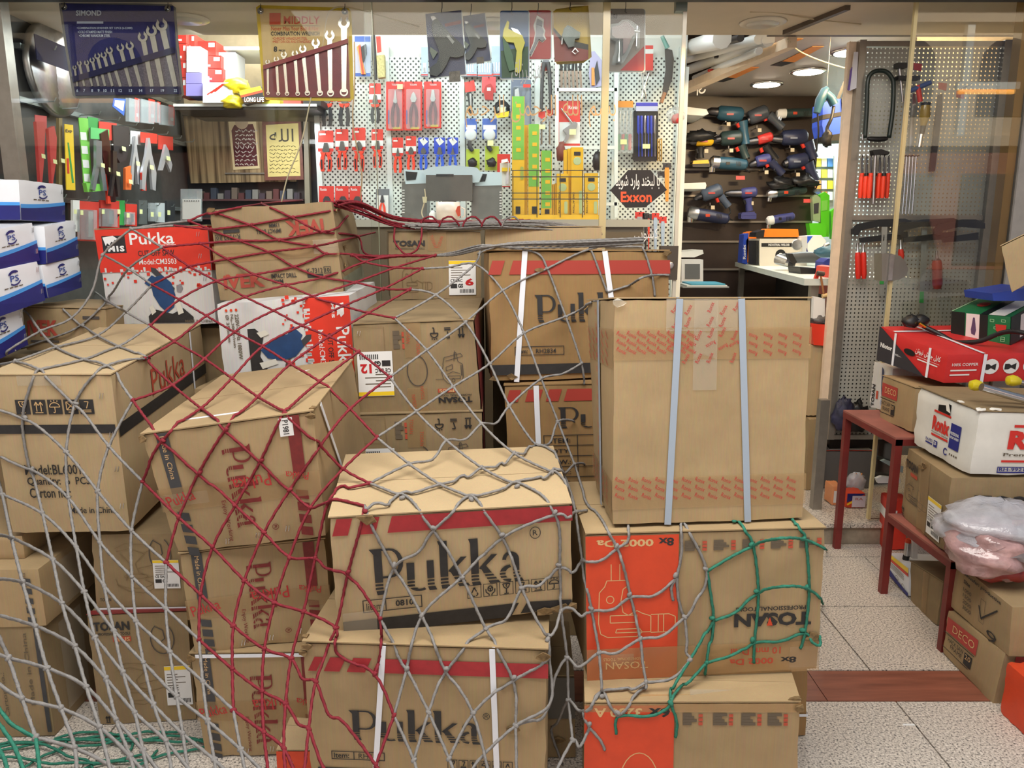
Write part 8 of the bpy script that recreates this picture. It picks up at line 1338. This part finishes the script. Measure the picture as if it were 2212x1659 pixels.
for k in range(7):
    x=1860+k*9.5; t=T('t_handle_driver','orange handled nut driver, %s from left on the peg screen'%OD[k],'driver',x,428,YS2,'orange handled drivers'); rod('shaft',[(x+3,340,2),(x+2,378,2.2)],YS2-.02*(k%3),DSTEEL,t,8); rod('grip',[(x+2,376,3),(x+1,384,4.5),(x-1,410,5),(x-2,428,3.8)],YS2-.02*(k%3),ORH,t,12); rod('grip_cap',[(x+2,374,4),(x+2,380,4.4)],YS2-.02*(k%3)-.001,BLK if k%2 else ORH,t,12); shook(t,x+3,338)
t=T('hammer','claw hammer with steel shaft among the orange handles','hammer',1893,440,YS2); rod('shaft',[(1891,330,3),(1886,440,3.2)],YS2-.05,STEEL,t,10); slab('head',[(1886,324),(1904,322),(1922,328),(1920,334),(1904,333),(1888,335)],YS2-.07,.04,BLK,t)
for k in range(6):
    x=1944+k*7; t=T('hex_rod','long bright steel rod, %s of six beside the orange handles'%OD[k],'rod',x-6,462,YS2,'steel rods on the screen'); rod('rod',[(x,338,1.6),(x-4,400,1.6),(x-9,462,1.6)],YS2-.015*(k%2),CHROME,t,8); rod('bend',[(x,338,1.6),(x+7,336,1.6)],YS2-.015*(k%2),CHROME,t,8)
t=T('clamp','black sash clamp bar hanging beside the bow saw','clamp',1948,220,YS2); rod('bar',[(1942,140,3),(1946,180,3),(1950,220,2)],YS2,STEEL,t); rpx('jaw',1939,135,1960,146,YS2-.03,.04,BLK,t); rpx('jaw',1941,163,1988,172,YS2-.03,.04,BLK,t)
for k,(x,y) in enumerate(((1984,136),(2038,178),(2076,196))):
    t=T('red_tag_hook','wire hook with red tag, %s on the peg screen'%('left','middle','right')[k],'hook',x,y+12,YS2); MB().tube(smooth([W(x-10,y+6,3.93),W(x,y-4,YS2-.05),W(x+18,y-12,YS2-.10),W(x+24,y-16,YS2-.12)]),.0025,6).build('wire',STEEL,t); slab('tag',[(x-10,y),(x+8,y+2),(x+6,y+18),(x-10,y+14)],YS2-.05,.004,mat('tag_maroon',(150,34,40),.5),t)
t=T('big_screwdriver','clear amber handled screwdriver on the peg screen','screwdriver',1992,322,YS2); rod('cap',[(2000,222,10),(1999,228,9)],YS2-.03,BLK,t,12); rod('handle',[(1999,228,9),(1997,250,11),(1994,272,6)],YS2-.03,mat('amber_handle',(150,120,40),.15),t,14); rod('collar',[(1994,272,6),(1991,290,5)],YS2-.03,BLK,t,12); rod('shaft',[(1990,290,5),(1985,318,5)],YS2-.03,CHROME,t,12)
t=T('flat_bar','dark flat pry bar hanging on the peg screen','bar',2020,368,YS2); slab('bar',[(2030,204),(2036,202),(2036,230),(2020,370),(2010,370),(2022,260)],YS2,.02,DGR,t)
t=T('chisel','red and blue handled chisel near the pane edge','chisel',1988,222,YS2); rod('handle',[(1982,184,5),(1988,220,5)],YS2-.02,RED,t); rod('blade',[(1966,196,5),(2010,178,5)],YS2-.02,mat('dull_blue',(60,80,130),.4),t)
t=T('grey_blade','long grey saw blade behind the pane edge','blade',1960,275,YS2); slab('blade',[(1956,196),(1964,198),(1962,280),(1957,274)],YS2,.004,mat('blade_grey',(110,114,116),.35,.7),t); slab('blade',[(1972,202),(1980,202),(1970,330),(1964,326)],YS2+.01,.004,STEEL,t)
SH=mat('sheath_black',(26,30,34),.45)
for k,(a,b,yy) in enumerate(((1842,1975,0),(1935,2080,-1),(2020,2128,2))):
    t=T('pruning_saw','black hoop frame pruning saw, %s of three across the screen'%('left','middle','right')[k],'saw',(a+b)/2,525,YS2-.02*k); slab('frame',[(a,495),(a+12,484),(a+60,474),(b-20,472+yy),(b,480+yy),(b,492+yy),(b-30,490+yy),(a+55,490),(a+18,498),(a+12,508),(a,506)],YS2-.03*k,.02,SH,t); slab('lower_bar',[(a+16,514),(b-14,500+yy),(b-14,516+yy),(a+18,524)],YS2-.03*k,.015,SH,t)
for k,(x,y0,y1,w_,l) in enumerate(((1853,545,602,6,'left red handle of the pair at left of the screen'),(1865,545,602,6,'right red handle of the pair at left of the screen'),(1946,538,562,6,'short red handle behind the lock fitting'),(2024,562,624,10,'large red saw handle hanging on the screen'))):
    t=T('garden_saw',l,'handle tool',x,y1,YS2-.02); rod('ferrule',[(x-1,y0-20,2.4),(x,y0-4,3),(x,y0,w_*.8)],YS2-.02,STEEL,t,10); rod('grip',[(x,y0,w_*.8),(x,y0+8,w_),(x+1,y1-10,w_),(x+1,y1,w_*.7)],YS2-.02,mat('handle_red',(206,46,34),.35) if k<3 else mat('handle_brick',(150,54,36),.4),t,12)
for k,(x,y0,y1,l) in enumerate(((1910,490,640,'pale saw blade with green sticker left of the lock fitting'),(1996,492,680,'long pale saw blade with green sticker on the screen'))):
    t=T('garden_saw',l,'blade',x,y1,YS2); slab('blade',[(x-5,y0),(x+7,y0),(x,y1),(x-10,y1)],YS2,.004,mat('pale_blade',(156,160,156),.4,.4),t); slab('green_sticker',[(x-8,y1-50),(x,y1-50),(x-1,y1-26),(x-10,y1-26)],YS2-.002,.002,GRN,t)

# ================================================================ STREET BEHIND THE VIEWER (seen only as reflections in the panes)
FC=mat('facade_cream',(206,186,160),.7,var=.1,scale=.6); FBR=mat('facade_brick',(140,84,70),.7,var=.15,scale=1.5); FD=mat('facade_dark',(60,60,70),.3)
t=thing('arcade_building','arcaded cream and brick building across the street behind the viewer','building',(0,-26,0))
bx((-26,-27,0),(26,-26,5.2)).build('ground_floor',FBR,t); bx((-26,-27,5.2),(26,-26,10)).build('upper_wall',FC,t); bx((-26,-26.3,5.0),(26,-25.7,5.4)).build('cornice',FC,t); bx((-26,-26.3,9.7),(26,-25.6,10.1)).build('parapet',FC,t)
for k in range(13):
    x=-24+k*4; o=MB().prism([Vector((x-1.1,-25.99,6.2)),Vector((x+1.1,-25.99,6.2))]+[Vector((x+1.1*math.cos(R(a)),-25.99,8.2+1.0*math.sin(R(a)))) for a in range(0,181,20)],Vector((0,.05,0))).build('window',FD,t)
    bx((x-1.9,-25.95,5.4),(x-1.6,-25.7,9.7)).build('pilaster',WHITEP,t); bx((x-1.4,-25.95,.3),(x+1.4,-25.8,3.9)).build('shop_front',FD,t)
# canopy tubes over the pavement
TUB=mat('lit_tube_white',(235,244,255),.3,emit=9.0); TUA=mat('lit_tube_amber',(255,176,84),.3,emit=7.0)
for k,(x,y,l_,m,lb) in enumerate(((-4.9,-.9,.8,TUB,'white tube lamp under the canopy, far left'),(-4.1,-.9,.5,TUA,'amber tube lamp under the canopy, far left'),(-2.55,-.9,.55,TUA,'amber tube lamp under the canopy, left of centre'),(4.3,-.4,.5,TUA,'amber tube lamp under the canopy, at right'))):
    t=thing('tube_lamp',lb,'lamp',(x,y,2.85)); MB().tube([(x-l_/2,y,2.72),(x+l_/2,y,2.72)],.02,12).build('tube',m,t,40); bx((x-l_/2-.03,y-.03,2.74),(x+l_/2+.03,y+.03,2.80)).build('fixture',WHITEP,t)
